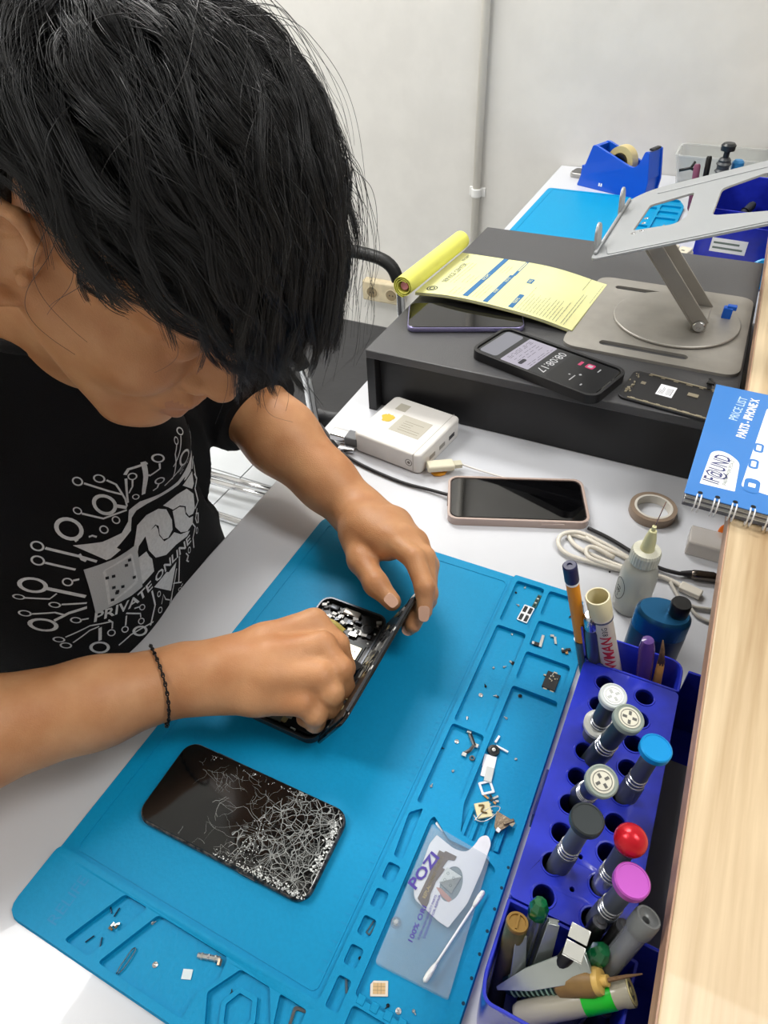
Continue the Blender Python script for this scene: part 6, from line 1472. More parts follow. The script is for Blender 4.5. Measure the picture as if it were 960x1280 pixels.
for s in (-1, 1):
    B.ell(Hh(.0985, s * .0125, -.0265), (.0100, .0076, .0080), HR, .005)
    B.ell(Hh(.1000, s * .0075, -.0365), (.0042, .0030, .0026), HR, .002, -1)
B.chain([Hh(.092, -.024, -.0535), Hh(.1035, -.009, -.0485), Hh(.1045, 0, -.0495), Hh(.1035, .009, -.0485), Hh(.092, .024, -.0535)], [.003, .0052, .0048, .0052, .003], .004)
B.chain([Hh(.092, -.022, -.0560), Hh(.1015, -.008, -.0615), Hh(.1015, .008, -.0615), Hh(.092, .022, -.0560)], [.003, .0062, .0062, .003], .004)
B.cap(Hh(.1085, -.018, -.0548), Hh(.1085, .018, -.0548), .0016, .0016, .002, -1)
# ears
for s in (-1, 1):
    e = lambda x, o, z: Hh(-.004 + x * 1.15, s * (.071 + o * 1.25), z * 1.12)
    B.ell(e(-.006, .006, .002), (.017, .006, .028), (HR @ Matrix.Rotation(s * R(-22), 3, 'Z')), .006)
    B.ell(e(-.006, .013, .000), (.011, .006, .017), (HR @ Matrix.Rotation(s * R(-22), 3, 'Z')), .004, -1)
    B.chain([e(.006, .008, .006), e(.006, .012, .022), e(-.004, .016, .031), e(-.016, .018, .027), e(-.022, .018, .012), e(-.020, .016, -.006), e(-.012, .012, -.020), e(-.002, .008, -.030), e(.006, .005, -.026)], [.003, .0036, .0042, .0042, .0040, .0038, .0040, .0062, .004], .003)
    B.chain([e(-.006, .009, .016), e(-.014, .012, .010), e(-.014, .011, -.006), e(-.006, .009, -.016)], [.0026, .003, .003, .0028], .003)
    B.ell(e(.006, .008, -.006), (.005, .004, .006), HR, .003)
# neck and trunk
def UP(u, v, z): return np.array(UVW(u, v, z))
HMu, HMv = .345, -.39
nk1 = UP(HMu - .005, -.505, .285)
B.cap(Hh(-.028, 0, -.030), nk1, .055, .066, .03)
B.cap(Hh(.0, 0, -.050), UP(HMu, -.47, .265), .044, .05, .03)
US = HMu                                   # shoulder line centre
SL, SR = UP(US + .165, -.510, .225), UP(US - .175, -.50, .235)
B.cap(nk1, SL, .05, .05, .05); B.cap(nk1, SR, .05, .05, .05)
B.ell(UP(US-.02, -.54, .10), (.120, .085, .16), Matrix.Rotation(TH, 3, 'Z'), .05)
B.ell(UP(US-.03, -.56, -.10), (.120, .080, .20), Matrix.Rotation(TH, 3, 'Z'), .05)
# left arm (far) and right arm (near)
def A3(p): return np.array(p)
LE = WD(298, 494, .79); LW_ = W(447, 640, .048)
d0 = (LW_ - LE).length
B.cap(SL, A3(LE), .050, .044, .02)
m1 = LE.lerp(LW_, .38)
B.chain([A3(LE), A3(m1), A3(LE.lerp(LW_, .75)), A3(LW_)], [.043, .042, .032, .0285], .015)
RW_ = W(232, 848, .062); RE_ = WD(-95, 935, .50)
RE_ = RW_ + (RE_ - RW_).normalized() * .255
B.cap(SR, A3(RE_), .050, .044, .02)
B.chain([A3(RE_), A3(RE_.lerp(RW_, .35)), A3(RE_.lerp(RW_, .72)), A3(RW_)], [.043, .043, .0345, .0290], .015)
# hands: (px, py, z) chains
def C_(pts, rs, k=.004): B.chain([A3(W(*p)) for p in pts], rs, k)
def rev(lst): return lst
# right hand: palm over the phone, fingers curled down on a tool
C_([(232, 848, .062), (285, 840, .066), (334, 830, .066)], [.0275, .026, .023], .012)
C_([(255, 838, .066), (330, 806, .070), (392, 779, .069)], [.022, .018, .0135], .0075)
C_([(255, 846, .066), (335, 826, .074), (402, 808, .074)], [.022, .018, .0135], .0075)
C_([(255, 852, .064), (335, 846, .070), (400, 845, .069)], [.022, .018, .0130], .0075)
C_([(250, 860, .060), (320, 868, .060), (378, 877, .057)], [.022, .017, .0120], .0075)
C_([(392, 779, .069), (421, 806, .060), (431, 835, .040), (424, 852, .025)], [.0125, .0108, .0092, .0078], .004)
C_([(402, 808, .074), (425, 836, .066), (430, 860, .044), (418, 872, .027)], [.0125, .0108, .0092, .0078], .004)
C_([(400, 845, .069), (414, 866, .060), (415, 884, .040), (402, 886, .026)], [.0120, .0105, .0090, .0075], .004)
C_([(378, 877, .057), (394, 893, .048), (394, 903, .033), (380, 898, .023)], [.0110, .0095, .0082, .0070], .004)
C_([(300, 822, .050), (345, 806, .044), (392, 815, .036), (418, 838, .026)], [.018, .0135, .0115, .0085], .008)
# left hand
C_([(447, 640, .048), (462, 664, .062), (484, 676, .074)], [.0275, .026, .020], .012)
C_([(450, 655, .054), (474, 672, .070), (492, 678, .079)], [.020, .017, .0120], .010)
C_([(455, 645, .054), (484, 660, .072), (508, 672, .078)], [.020, .016, .0118], .010)
C_([(455, 640, .050), (490, 655, .066), (520, 676, .070)], [.020, .015, .0110], .010)
C_([(455, 636, .046), (496, 654, .058), (524, 684, .060)], [.018, .0135, .0100], .010)
C_([(492, 678, .079), (518, 698, .084), (531, 734, .076), (530, 764, .060)], [.0122, .0105, .0093, .0078], .004)
C_([(508, 672, .078), (531, 697, .076), (535, 742, .060), (516, 781, .046)], [.0118, .0103, .0092, .0078], .004)
C_([(520, 676, .070), (536, 706, .064), (534, 750, .048), (511, 785, .036)], [.0110, .0098, .0088, .0074], .004)
C_([(524, 684, .060), (536, 715, .052), (530, 750, .038), (512, 775, .028)], [.0100, .0088, .0078, .0068], .004)
C_([(446, 668, .054), (452, 700, .060), (470, 730, .062), (490, 752, .056)], [.0190, .0135, .0112, .0088], .007)
sv, sf = B.mesh(.0024)
def skin_mat():
    m = mat('skin', '#b98055', .46, sss=.12, bump=.0, spec=.4); nt = m.node_tree; N = nt.nodes; L = nt.links; b = N['Principled BSDF']
    tc = N.new('ShaderNodeTexCoord'); n = N.new('ShaderNodeTexNoise'); n.inputs['Scale'].default_value = 28; n.inputs['Detail'].default_value = 5; L.new(tc.outputs['Object'], n.inputs['Vector'])
    rp = N.new('ShaderNodeValToRGB'); rp.color_ramp.elements[0].position = .3; rp.color_ramp.elements[1].position = .75
    rp.color_ramp.elements[0].color = (*rgb('#b57c52'), 1); rp.color_ramp.elements[1].color = (*rgb('#cd9a6f'), 1); L.new(n.outputs[0], rp.inputs[0]); L.new(rp.outputs[0], b.inputs['Base Color'])
    f = N.new('ShaderNodeTexVoronoi'); f.inputs['Scale'].default_value = 900; L.new(tc.outputs['Object'], f.inputs['Vector'])
    n2 = N.new('ShaderNodeTexNoise'); n2.inputs['Scale'].default_value = 260; n2.inputs['Detail'].default_value = 3; L.new(tc.outputs['Object'], n2.inputs['Vector'])
    ad = N.new('ShaderNodeMath'); ad.operation = 'ADD'; L.new(f.outputs['Distance'], ad.inputs[0]); L.new(n2.outputs[0], ad.inputs[1])
    bp = N.new('ShaderNodeBump'); bp.inputs['Strength'].default_value = .18; bp.inputs['Distance'].default_value = .0008; L.new(ad.outputs[0], bp.inputs['Height']); L.new(bp.outputs[0], b.inputs['Normal'])
    return m
M_skin = skin_mat()
PERSON = np_obj('person', sv, sf, M_skin)
tag(PERSON, 'young man with wavy black hair and black T-shirt bent over an opened phone', 'person')
# finger nails
M_nail = mat('nail', '#cfa48c', .25, coat=.3)
def nail(c, tipdir, up, w1, l1):
    z = Vector(up).normalized(); x = Vector(tipdir); x = (x - z * x.dot(z)).normalized(); y = z.cross(x)
    Mn = Matrix((x, y, z)).transposed().to_4x4(); Mn.translation = c
    V, Fc = soft_plate(round_poly([(-l1, -w1), (l1, -w1 * .8), (l1, w1 * .8), (-l1, w1)], w1 * .8, 4), -.0006, .0006, .0004, 2)
    V = [(x_, y_, z_ - 14 * y_ * y_ * 3) for x_, y_, z_ in V]; obj('fingernail', put((V, Fc), Mn), M_nail, PERSON, smooth='angle')
def tocam(p): return (Vector((0, 0, CH)) - p).normalized()
for a_, b_, r_, sx in (((470, 730, .062), (490, 752, .056), .0088, .0), ((531, 734, .076), (530, 764, .060), .0078, .0), ((534, 750, .048), (511, 785, .036), .0074, .0)):
    A_, B_ = W(*a_), W(*b_); d_ = (B_ - A_).normalized(); n_ = tocam(B_); n_ = (n_ - d_ * n_.dot(d_)).normalized()
    nail(B_ + n_ * (r_ + .0003) + d_ * .0015, d_, n_, .0058, .0072)
# lips, brows, lashes
M_lip = mat('lips', '#b07a58', .42)
PERSON.data.materials.append(M_lip)
hl = (sv - np.array(HM.translation)) @ np.array(HM.to_3x3()); lipv = (hl[:, 0] > .090) & (np.abs(hl[:, 1]) < .024) & (hl[:, 2] < -.0455 + .0) & (hl[:, 2] > -.0675) & (hl[:, 0] > .1000 - 9 * hl[:, 1] ** 2)
if len(PERSON.data.polygons) == len(sf): PERSON.data.polygons.foreach_set('material_index', lipv[sf].all(1).astype(np.int32))
# ---------------------------------------------------------------- T-shirt
Ts = Sdf()
RT = Matrix.Rotation(TH, 3, 'Z')
Ts.ell(UP(US - .025, -.530, .10), (.150, .112, .17), RT, .03)
Ts.chain([UP(US - .095, -.535, .14), UP(US - .10, -.53, -.12), UP(US - .10, -.535, -.36)], [.105, .112, .112], .05)
Ts.chain([UP(US + .036, -.530, .14), UP(US + .024, -.53, -.08), UP(US + .020, -.545, -.36)], [.098, .094, .094], .03)
Ts.cap(UP(US, -.51, .265), SL + np.array([0, 0, .0]), .068, .060, .04); Ts.cap(UP(US, -.51, .268), SR, .072, .062, .04)
eL = A3(LE.lerp(LW_, .06)); eR = SR + (A3(RE_) - SR) * .80
Ts.cap(SL, SL + (A3(LE) - SL) * .55, .062, .066, .03); Ts.cap(SL + (A3(LE) - SL) * .5, A3(LE), .062, .058, .02); Ts.cap(A3(LE), A3(LE.lerp(LW_, .30)), .058, .052, .02)
Ts.cap(SR, eR, .062, .066, .03)
Ts.cap(UP(US, -.478, .235), UP(US, -.43, .19), .05, .04, .04)
nax = UVW(.10, .36, .93).normalized(); Qn = Vector(UP(.288, -.446, .320))
Ts.cap(nk1 - np.array(nax) * .05, nk1 + np.array(nax) * .09, .097, .092, .03)
dL = LW_ - LE; dLn = np.array(dL.normalized()); cutL = A3(LE.lerp(LW_, .175))
def cloth_post(P, d):
    # soft folds and the straight sleeve cut
    x, y, z = P[..., 0], P[..., 1], P[..., 2]
    f = np.sin(38 * x + 22 * z + 3 * np.sin(11 * y)) * .5 + np.sin(24 * (x * .6 - y) + 30 * z) * .5
    d = d - .0022 * f * np.clip((z + .02) * 4 + .4, .25, 1)
    near = np.linalg.norm(P - A3(LE), axis=-1) < .14
    c = (P - cutL) @ dLn
    d = np.where(near, np.maximum(d, c), d)
    return np.maximum(d, (P - np.array(Qn)) @ np.array(nax))
tv, tf = Ts.mesh(.0032, cloth_post)
M_shirt = mat('black_cotton', '#0d0d0f', .85, bump=.35, scale=900, spec=.25)
SHIRT = np_obj('shirt', tv, tf, M_shirt, PERSON)
# collar rib: a band round the neck opening
h0, h1_ = Vector(Hh(-.028, 0, -.030)), Vector(nk1); tt = (Qn - h0).dot(nax) / (h1_ - h0).dot(nax); c0_ = h0 + (h1_ - h0) * tt
ex = (Vector(UVW(0, 1)) - nax * nax.dot(Vector(UVW(0, 1)))).normalized(); ey = nax.cross(ex)
sx_ = Sdf(); ringp = []
for a in np.linspace(0, 2 * PI, 65)[:-1]:
    d_ = ex * math.cos(a) + ey * math.sin(a); r_ = .05      # march outwards to the cloth edge
    q_ = np.array([c0_ + d_ * r for r in np.arange(.045, .13, .0015)]); e_ = Ts.ev(q_ - np.array(nax) * .004); r_ = .045 + .0015 * int(np.argmax(e_ > 0))
    ringp.append(c0_ + d_ * (r_ - .004))
obj('collar', tube(ringp, .0050, 10, closed=True), mat('collar_rib', '#0f0f11', .9, bump=.6, scale=700), SHIRT, smooth=True)

# ---------------------------------------------------------------- chest print, laid on the cloth along the chest's own direction
dgs = bpy.context.evaluated_depsgraph_get()
bvh = BVHTree.FromPolygons([tuple(v) for v in tv], [tuple(f) for f in tf])
VN = -Vector((SU, -CU, 0)); VC = -.42          # print plane: v = -.42, seen along -v
def chest(px_, py_):
    p = WV(px_, py_, VC); return uv(p)[0], p.z
def onto(u, z, lift=.0008):
    o = UVW(u, -.10, z); h = bvh.ray_cast(o, VN)
    if h[0] is None: return None
    n = h[1] if h[1].dot(VN) < 0 else -h[1]
    return h[0] + n * lift
def drape(geo, lift=.0008, maxlen=.006):
    "2D faces in (u, z) -> on the shirt; long quads are divided first"
    bm = bmesh.new(); vs = [bm.verts.new((p[0], p[1], 0)) for p in geo[0]]
    for f in geo[1]:
        try: bm.faces.new([vs[i] for i in f])
        except ValueError: pass
    for _ in range(5):
        es = [e for e in bm.edges if e.calc_length() > maxlen]
        if not es: break
        bmesh.ops.subdivide_edges(bm, edges=es, cuts=1, use_grid_fill=False); bmesh.ops.triangulate(bm, faces=[f for f in bm.faces if len(f.verts) > 4])
    bmesh.ops.triangulate(bm, faces=bm.faces[:])
    V, bad = [], set()
    bm.verts.index_update()
    for v in bm.verts:
        q = onto(v.co.x, v.co.y, lift)
        if q is None: bad.add(v.index); q = Vector((0, 0, 0))
        V.append(q)
    F = [tuple(v.index for v in f.verts) for f in bm.faces if not any(v.index in bad for v in f.verts)]
    bm.free(); return V, F
M_print = mat('print_silver', '#cfd1d3', .7, var=.12, scale=300); M_pr2 = mat('print_dark', '#17171a', .8)
def cs(P): return [chest(*p) for p in P]
def ring2(c, rx, w_=.28, ry=None):
    cx_, cy_ = c; ry = ry or rx
    P = [(cx_ + rx * math.cos(a), cy_ + ry * math.sin(a)) for a in np.linspace(0, 2 * PI, 21)[:-1]]; Q = [(cx_ + rx * (1 - w_) * math.cos(a), cy_ + ry * (1 - w_) * math.sin(a)) for a in np.linspace(0, 2 * PI, 21)[:-1]]
    V = [chest(*p) for p in P] + [chest(*p) for p in Q]; return [(x, y, 0) for x, y in V], [(i, (i + 1) % 20, 20 + (i + 1) % 20, 20 + i) for i in range(20)]
def line2(P, w_): return strip(cs(P), w_, 0)
W1, W2_ = .0016, .0030
z8 = lambda x, y: (x / 3.2, 480 + y / 3.2)            # measured on the enlarged photograph
def node(c, r, path, w_=W1, ww=.3, ry=None):
    g_ = [ring2(z8(*c), r / 3.2, ww, (ry or r) / 3.2)]
    if path: g_.append(line2([z8(*p) for p in path], w_))
    return join(*g_)
nodes = [((352, 404), 18, [(372, 410), (440, 430), (480, 438)]), ((418, 385), 17, [(438, 388), (462, 400), (490, 455), (497, 485)]), ((424, 485), 40, [(462, 486), (496, 490)], W2_), ((333, 516), 14, [(345, 525), (412, 538), (496, 500)]), ((298, 588), 44, [(312, 622), (318, 632)], W2_),
         ((455, 541), 15, None), ((409, 580), 16, None), ((200, 668), 20, [(222, 672), (320, 690), (378, 706)], .0022), ((200, 725), 20, [(220, 730), (310, 745)], .0018), ((287, 798), 17, [(303, 790), (322, 782)], .0018), ((190, 828), 42, [(230, 834), (290, 842), (345, 850)], .0028, .3, 32), ((158, 886), 17, [(174, 886), (240, 876), (258, 850)], .0014, .3, 11), ((256, 898), 18, [(275, 893), (350, 876)], .0016, .3, 12),
         ((182, 952), 18, [(200, 950), (260, 930), (290, 936)], .0015, .3, 13), ((236, 990), 42, [(262, 965), (300, 925), (352, 894)], .0028, .3, 28), ((324, 952), 18, [(340, 948), (362, 940)], .0015, .3, 13), ((288, 1044), 18, [(304, 1030), (370, 970), (440, 946)], .0015, .3, 12), ((312, 1066), 18, [(330, 1050), (372, 990), (400, 970)], .0015, .3, 13), ((416, 1060), 34, [(412, 1030), (404, 975)], .0030, .3, 26),
         ((624, 162), 15, [(622, 178), (612, 240), (600, 300)], .0013), ((600, 196), 8, [(600, 212), (595, 248), (612, 310), (630, 360)], .0012, .3, 16), ((648, 266), 31, [(645, 300), (634, 330), (612, 390)], .0022, .26, 36), ((544, 268), 18, [(550, 288), (556, 310), (536, 346)], .0016), ((736, 194), 20, [(745, 222), (750, 238)], .0018, .28, 36), ((703, 188), 8, [(702, 206), (694, 280), (640, 330)], .0012, .3, 16),
         ((678, 334), 12, None), ((715, 294), 9, None, .001, .3, 12), ((576, 364), 17, [(580, 380), (584, 398), (574, 412)], .0018), ((497, 357), 11, [(500, 372), (505, 400), (500, 430)], .0013, .3, 16), ((523, 443), 12, None), ((446, 994), 15, [(446, 976), (444, 950), (428, 940)], .0016), ((494, 978), 14, [(494, 962), (492, 920)], .0018), ((553, 886), 13, [(540, 884), (520, 890)], .0014), ((556, 944), 14, [(552, 928), (548, 912), (490, 910)], .0016), ((556, 985), 32, [(600, 965), (612, 880), (590, 820)], .0024, .35, 22),
         ((641, 904), 11, [(645, 880), (650, 840), (665, 862), (690, 868)], .0013, .3, 14), ((742, 830), 9, [(745, 818), (752, 806)], .0013), ((768, 668), 7, [(766, 690), (762, 715)], .0012, .3, 14), ((786, 262), 6, [(786, 290), (782, 330), (790, 380)], .0013, .3, 30), ((800, 590), 5, [(798, 560), (790, 540), (796, 500)], .0013, .3, 14), ((626, 836), 9, None, .001, .35, 13)]
G = [node(*n_) for n_ in nodes]
extra = [([(510, 290), (528, 350), (546, 430)], .0034), ([(536, 340), (528, 350)], .002), ([(480, 355), (484, 330), (520, 292)], .0022), ([(484, 370), (492, 420), (500, 470)], .0018), ([(356, 612), (368, 606), (382, 610)], .0016), ([(732, 270), (740, 262)], .0018), ([(322, 682), (330, 700), (344, 706)], .0026), ([(720, 690), (724, 740), (730, 800)], .002), ([(700, 800), (720, 800), (745, 800)], .0015), ([(710, 740), (706, 790), (700, 840), (700, 880)], .0018),
         ([(776, 290), (772, 310), (770, 340)], .002), ([(782, 360), (794, 380), (784, 420), (800, 470), (786, 500)], .0018), ([(790, 520), (802, 520), (804, 560)], .0018), ([(776, 560), (790, 575), (782, 620), (790, 660)], .0016), ([(752, 680), (764, 690), (758, 710), (770, 716)], .0015), ([(690, 900), (694, 870), (700, 850)], .0015), ([(480, 1046), (520, 1000), (560, 975), (612, 950)], .0018)]
G += [line2([z8(*p) for p in P], w_) for P, w_ in extra]
obj('chest_circuit_print', drape(join(*G)), M_print, SHIRT)
def poly(P, r=0): 
    P = [z8(*p) for p in P]; 
    Q = round_poly(cs(P), r, 3) if r else cs(P)
    tr = tessellate_polygon([[Vector((x, y, 0)) for x, y in Q]]); return [(x, y, 0) for x, y in Q], [tuple(t) for t in tr]
G = [poly([(303, 650), (400, 628), (470, 590), (498, 545), (503, 500), (540, 462), (610, 430), (690, 380), (740, 310), (758, 262), (764, 300), (762, 350), (740, 378), (728, 384), (732, 366), (700, 398), (640, 430), (570, 470), (530, 500), (512, 530), (505, 580), (470, 622), (448, 648), (462, 655), (425, 690), (410, 698)]),
     poly([(530, 560), (570, 518), (620, 494), (655, 498), (678, 540), (680, 580), (660, 610), (636, 615), (620, 595), (618, 562), (604, 556), (560, 600), (530, 640), (522, 675), (512, 640)]),
     poly([(558, 596), (606, 560), (614, 575), (618, 600), (640, 624), (668, 610), (688, 590), (720, 600), (764, 588), (752, 610), (700, 640), (650, 678), (600, 686), (570, 656)]),
     poly([(640, 482), (700, 440), (744, 418), (776, 440), (784, 500), (776, 520), (756, 528), (742, 512), (740, 488), (714, 484), (684, 500), (664, 490)]),
     poly([(682, 506), (712, 490), (734, 492), (740, 520), (758, 536), (776, 530), (776, 560), (752, 590), (720, 592), (694, 570)]),
     poly([(724, 404), (770, 350), (778, 400), (770, 420), (742, 410)]),
     poly([(598, 805), (656, 748), (668, 750), (705, 712), (690, 830)]),
     poly([(520, 690), (560, 660), (572, 680), (584, 690), (594, 740), (560, 775), (546, 790)])]
obj('chest_dragon_print', drape(join(*G), .0009), M_print, SHIRT)
card = [(334, 742), (360, 730), (440, 690), (490, 655), (520, 632), (532, 720), (545, 800), (500, 838), (420, 890), (382, 918)]
obj('chest_chip_print', drape(poly(card), .0012), mat('print_grey_tint', '#b5b8bb', .7, bump=.5, scale=900), SHIRT)
inner = [[(396, 745), (404, 735), (495, 668), (500, 676)], [(396, 745), (406, 740), (428, 868), (420, 878)], [(495, 668), (502, 672), (524, 775), (514, 786)], [(420, 878), (424, 868), (516, 775), (522, 784)]]
obj('chest_chip_border', drape(join(*[poly(P) for P in inner]), .0014), M_print, SHIRT)
blk = [(410, 768), (432, 760), (434, 805), (448, 820), (466, 800), (432, 855), (508, 762), (478, 715), (490, 694), (446, 826)]
obj('chest_chip_marks', drape(join(*[poly([(x - 6, y - 4), (x + 6, y - 8), (x + 7, y + 3), (x - 5, y + 7)]) for x, y in blk]), .0016), M_pr2, SHIRT)
def arctext(s_, P, size):
    "letters along a curve in (u, z)"
    C = smooth_path([(x, y, 0) for x, y in cs([z8(*p) for p in P])], 12); L_ = [0]
    for a, b in zip(C, C[1:]): L_.append(L_[-1] + (b - a).length)
    g_ = text2d(s_, 1., .02); xs = [p.x for p in g_[0]]; k = L_[-1] / (max(xs) - min(xs)); x0 = min(xs); V = []
    for p in g_[0]:
        s1 = (p.x - x0) * k; i = min(max(int(np.searchsorted(L_, s1)) - 1, 0), len(C) - 2); t_ = (C[i + 1] - C[i]).normalized(); q = C[i] + t_ * (s1 - L_[i]) + Vector((-t_.y, t_.x, 0)) * p.y * size; V.append((q.x, q.y, 0))
    return V, g_[1]
obj('chest_lettering', drape(arctext('PRIVATE ONLINE', [(380, 936), (440, 905), (520, 860), (590, 790), (660, 720), (720, 670), (770, 620)], .0150), .0009, .004), M_print, SHIRT)

# ---------------------------------------------------------------- hair
HS = Sdf()
HS.ell((-.016, 0, .066), (.100, .084, .082), None, .01); HS.ell((.040, 0, .078), (.066, .072, .056), None, .02); HS.ell((-.05, 0, .02), (.060, .070, .060), None, .02)
def hair_post(P, d): 
    x, y, z = P[..., 0], P[..., 1], P[..., 2]
    d = np.maximum(d, np.where((x > -.032) & (np.abs(y) > .045), .044 - z, -1.))
    return d - .0035 * np.sin(60 * x + 40 * z + 5 * np.sin(40 * y)) * np.sin(55 * y + 30 * x)
hv, hf = HS.mesh(.004, hair_post)
M_hair_b = mat('hair_base', '#0b0a0a', .7, bump=.8, scale=220)
HAIR = np_obj('hair', np.array([HM @ Vector(p) for p in hv]), hf, M_hair_b, PERSON)
rg = np.random.default_rng(3)
C0 = np.array([-.006, 0, .052]); RAD = np.array([.098, .079, .084])
def unit(a): return a / np.maximum(np.linalg.norm(a, axis=-1, keepdims=True), 1e-9)
def roots(n):
    out = []
    while sum(len(o) for o in out) < n:
        d = unit(rg.normal(size=(n, 3))); p = C0 + d * RAD; x, y, z = p.T
        front = .060 - .0 * x; line = np.where(x > .055, .066, np.where(x > .018, .030 - (x - .018) * -.5, np.where(x > -.024, .056, np.where(x > -.034, .0, -.048))))
        sb = (np.abs(y) > .05) & (x > .016) & (x < .032) & (z > .004)
        out.append(p[(z > line) | sb])
    return np.concatenate(out)[:n]
grav = np.array(HM.to_3x3().inverted() @ Vector((0, 0, -1)))
WH = np.array([-.070, .012, .128])
def grow(root, L, thick, ph, amp, flowv, steps=18):
    n = len(root); p = root.copy(); P = [p.copy()]
    st = L / steps; d = None
    for i in range(steps):
        s = (i + 1) / steps
        nr = unit((p - C0) / RAD ** 2)
        tan = lambda v: v - nr * (v * nr).sum(1, keepdims=True)
        wr = unit(tan(p - WH)); fw = np.tile(np.array([[1., 0, -.28]]), (n, 1)); back = np.clip((-.02 - p[:, 0]) / .05, 0, 1)[:, None]; sidew = np.clip((.085 - np.abs(p[:, 1]) - .02) / .03, 0, 1)[:, None]; UPV = np.array([[0, 0, 1.]])
        fl = unit(tan(wr * np.maximum(.35 * sidew, .8 * back) + fw * (1.15 - .6 * back) + flowv + UPV * (.25 * (1 - sidew) * (1 - back))))
        rise = max(1.15 - 3.2 * s, -.10)
        front = np.clip((p[:, 0] - .070) / .04, 0, 1)[:, None] * np.clip((s - .35) / .4, 0, 1)
        nd = unit(fl + nr * rise * .8 + grav * (.08 + .12 * s + 1.5 * front))
        d = nd if d is None else unit(d * .6 + nd * .4)
        side = np.cross(d, nr); w = amp[:, None] * np.sin(ph[:, None] + s * L[:, None] * 68) * (s ** .8)
        p = p + d * st[:, None]
        q = (p - C0) / RAD; r = np.linalg.norm(q, axis=1); lift = thick * min(1, s * 3.2) / .085
        lo = 1 + lift * .85
        push = np.where(r < lo, lo / np.maximum(r, 1e-6), 1); p = C0 + (p - C0) * (1 + (push - 1) * .6)[:, None]
        P.append(p + side * w + nr * w * .35)
    return np.stack(P, 1)
def lens(r):
    x, y, z = r.T
    L = np.where(z > .085, .135, .115); L = np.where(x > .03, .102, L); L = np.where(x > .055, .076, L); L = np.where((z < .075) & (x < .045), .075, L); L = np.where((x < -.02) & (z < .02), .050, L); L = np.where((np.abs(y) > .05) & (z < .060), .046, L); L = np.where((np.abs(y) > .05) & (z < .036), .016, L); L = np.where((np.abs(y) > .045) & (x < .02) & (z < .060), .022, L)
    return L
def thk(r):
    x, y, z = r.T
    return np.clip(.008 + .024 * np.clip((z - .02) / .09, 0, 1) + .004 * np.clip(x / .08, 0, 1), .004, .040)
NG, NS = 620, 24000
gr = roots(NG); gph = rg.uniform(0, 6.28, NG); gamp = rg.uniform(.004, .0125, NG); gfl = rg.normal(0, .22, (NG, 3)); gfl[:, 1] -= .0; gL = lens(gr) * rg.uniform(.75, 1.2, NG); gth = thk(gr) * rg.uniform(.35, 1.15, NG)
GP = grow(gr, gL, gth, gph, gamp, gfl)
sr = roots(NS); idx = np.empty(NS, int)
for a in range(0, NS, 2000): idx[a:a + 2000] = ((sr[a:a + 2000, None] - gr[None]) ** 2).sum(-1).argmin(1)
sL = gL[idx] * rg.uniform(.85, 1.08, NS); sth = gth[idx] * rg.uniform(.75, 1.1, NS)
SP = grow(sr, sL, sth, gph[idx] + rg.normal(0, .3, NS), gamp[idx], gfl[idx] + rg.normal(0, .05, (NS, 3)))
ss = np.linspace(0, 1, SP.shape[1])[None, :, None]
jit = rg.normal(0, .0019, (NS, 1, 3)); pull = rg.uniform(.6, .96, (NS, 1, 1))
tgt = GP[idx] + jit * (1.2 - .5 * ss)
SP = SP * (1 - pull * np.clip(ss * 1.6, 0, 1)) + tgt * (pull * np.clip(ss * 1.6, 0, 1))
NFy = 260
fr = roots(NFy); FP = grow(fr, lens(fr) * rg.uniform(.8, 1.35, NFy), thk(fr) * rg.uniform(1.1, 1.6, NFy), rg.uniform(0, 6, NFy), rg.uniform(.004, .014, NFy), rg.normal(0, .45, (NFy, 3)))
SP = np.concatenate([SP, FP])
# trim round the ears: a strand ends where it would cross one
ear = (np.abs(SP[..., 1]) > .060) & (SP[..., 0] > -.034) & (SP[..., 0] < .020) & (SP[..., 2] < .046)
ear |= (SP[..., 0] > -.01) & (SP[..., 0] < .092) & (np.abs(SP[..., 1]) > .034) & (SP[..., 2] < .004 - .0 * SP[..., 0])
fi = np.where(ear.any(1), ear.argmax(1), SP.shape[1]); kk = np.minimum(np.arange(SP.shape[1])[None], np.maximum(fi - 1, 0)[:, None]); SP = np.take_along_axis(SP, kk[..., None], 1)
hm = np.array(HM); SPW = SP @ hm[:3, :3].T + hm[:3, 3]
hc = bpy.data.hair_curves.new('hair_strands'); hc.add_curves([SP.shape[1]] * len(SP))
hc.points.foreach_set('position', SPW.astype(np.float32).ravel())
rad = np.tile(np.linspace(1, .35, SP.shape[1]) * .00022, len(SP)).astype(np.float32)
(hc.attributes.get('radius') or hc.attributes.new('radius', 'FLOAT', 'POINT')).data.foreach_set('value', rad)
M_hair = bpy.data.materials.new('hair_black'); M_hair.use_nodes = True; b_ = M_hair.node_tree.nodes['Principled BSDF']
b_.inputs['Base Color'].default_value = (*rgb('#1a1a1c'), 1); b_.inputs['Roughness'].default_value = .36; b_.inputs['Specular IOR Level'].default_value = .45
hc.materials.append(M_hair)
ho = bpy.data.objects.new('hair_strands', hc); COL.objects.link(ho); ho.parent = HAIR; ho['kind'] = 'stuff'

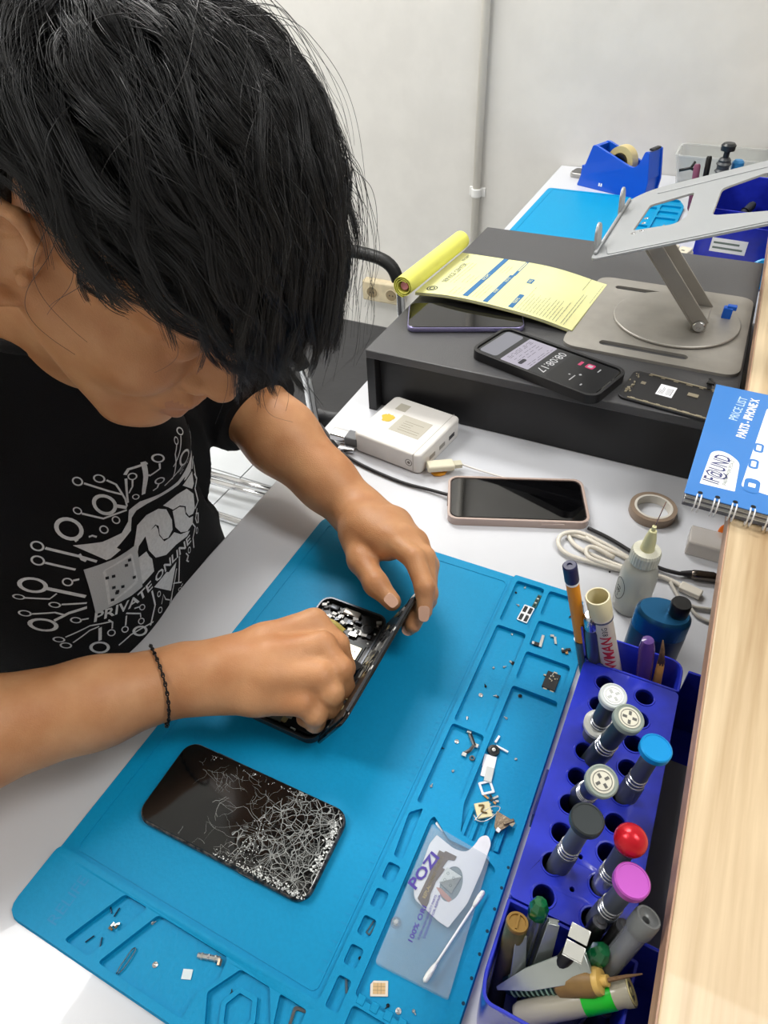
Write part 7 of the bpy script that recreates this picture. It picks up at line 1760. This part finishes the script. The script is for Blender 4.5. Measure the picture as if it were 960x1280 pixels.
# ---------------------------------------------------------------- bracelet, trousers, shoes, stool
BA, BBp = Vector(RE_.lerp(RW_, .80)), Vector(RW_)
bdir = (BBp - BA).normalized(); bc = Vector(W(201, 856, .058)); t0 = (bc - BA).dot(bdir); bc = BA + bdir * t0
bx_ = Vector((0, 0, 1)) - bdir * bdir.z; bx_.normalize(); by_ = bdir.cross(bx_)
beads = []; nb_ = 58
for i in range(nb_):
    a = 2 * PI * i / nb_; rr_ = .0345; p = bc + bx_ * rr_ * math.cos(a) * .98 + by_ * rr_ * math.sin(a) + bdir * (.0022 * math.sin(a * 2))
    tt = (-bx_ * math.sin(a) + by_ * math.cos(a)); Mz = zframe(p - tt * .0016, p + tt * .0016)
    beads.append(part_of(Mz @ Matrix.Rotation(i * PI / 2, 4, 'Z'), tube([(.0011 * math.cos(q), 0, .0019 + .0021 * math.sin(q)) for q in np.linspace(0, 2 * PI, 9)[:-1]], .00062, 5, closed=True)))
    beads.append(part_of(Matrix.Translation(p), lathe([(.0001, -.0009), (.0010, 0), (.0001, .0009)], 6, caps=False)))
obj('bracelet', join(*beads), mat('bracelet_dark', '#1d1a19', .35, .5), PERSON, smooth=True)
Pn = Sdf(); hz = -.27
for s in (-1, 1):
    hip = UP(US - .02 + s * .085, -.62, hz); knee = UP(US + s * .12, -.22, hz - .01); ank = UP(US + s * .12, -.26, FL + .10)
    Pn.chain([hip, knee, ank], [.088, .066, .050], .03)
Pn.ell(UP(US - .02, -.64, hz + .02), (.16, .12, .11), RT, .04)
pv, pf = Pn.mesh(.008)
obj_ = np_obj('trousers', pv, pf, mat('dark_denim', '#16181d', .85, bump=.3, scale=500), PERSON)
for s in (-1, 1):
    Sh = Sdf(); a0_ = UP(US + s * .12, -.29, FL + .045); a1_ = UP(US + s * .125, -.12, FL + .036)
    Sh.cap(a0_, a1_, .044, .036, .02); Sh.cap(UP(US + s * .12, -.27, FL + .05), UP(US + s * .12, -.26, FL + .10), .042, .046, .02)
    xv, xf = Sh.mesh(.008, lambda P, d: np.maximum(d, (FL + .006) - P[..., 2])); np_obj('shoe', xv, xf, mat('shoe_black', '#141415', .6), PERSON)
hq = uv(Vector(UP(US - .02, -.64, 0)))
t = thing('work_stool', 'round black padded stool under the young man', 'stool', (*UP(US - .02, -.65, FL)[:2], FL), RZ)
obj('seat', lathe([(.12, .375), (.17, .38), (.178, .395), (.17, .412), (.10, .418), (.0001, .418)], 36), M_vin, t, smooth='angle'); obj('post', lathe([(.025, .05), (.025, .374)], 18), M_chr, t, smooth='angle')
for k in range(5):
    a = 2 * PI * k / 5; obj('leg', tube([(0, 0, .07), (.24 * math.cos(a), .24 * math.sin(a), .045)], [.018, .012], 8), M_chr, t, smooth=True); obj('caster', lathe([(.001, 0), (.018, .003), (.022, .02), (.018, .037), (.001, .04)], 14), M_rub, t, smooth='angle', loc=(.24 * math.cos(a), .24 * math.sin(a), 0))
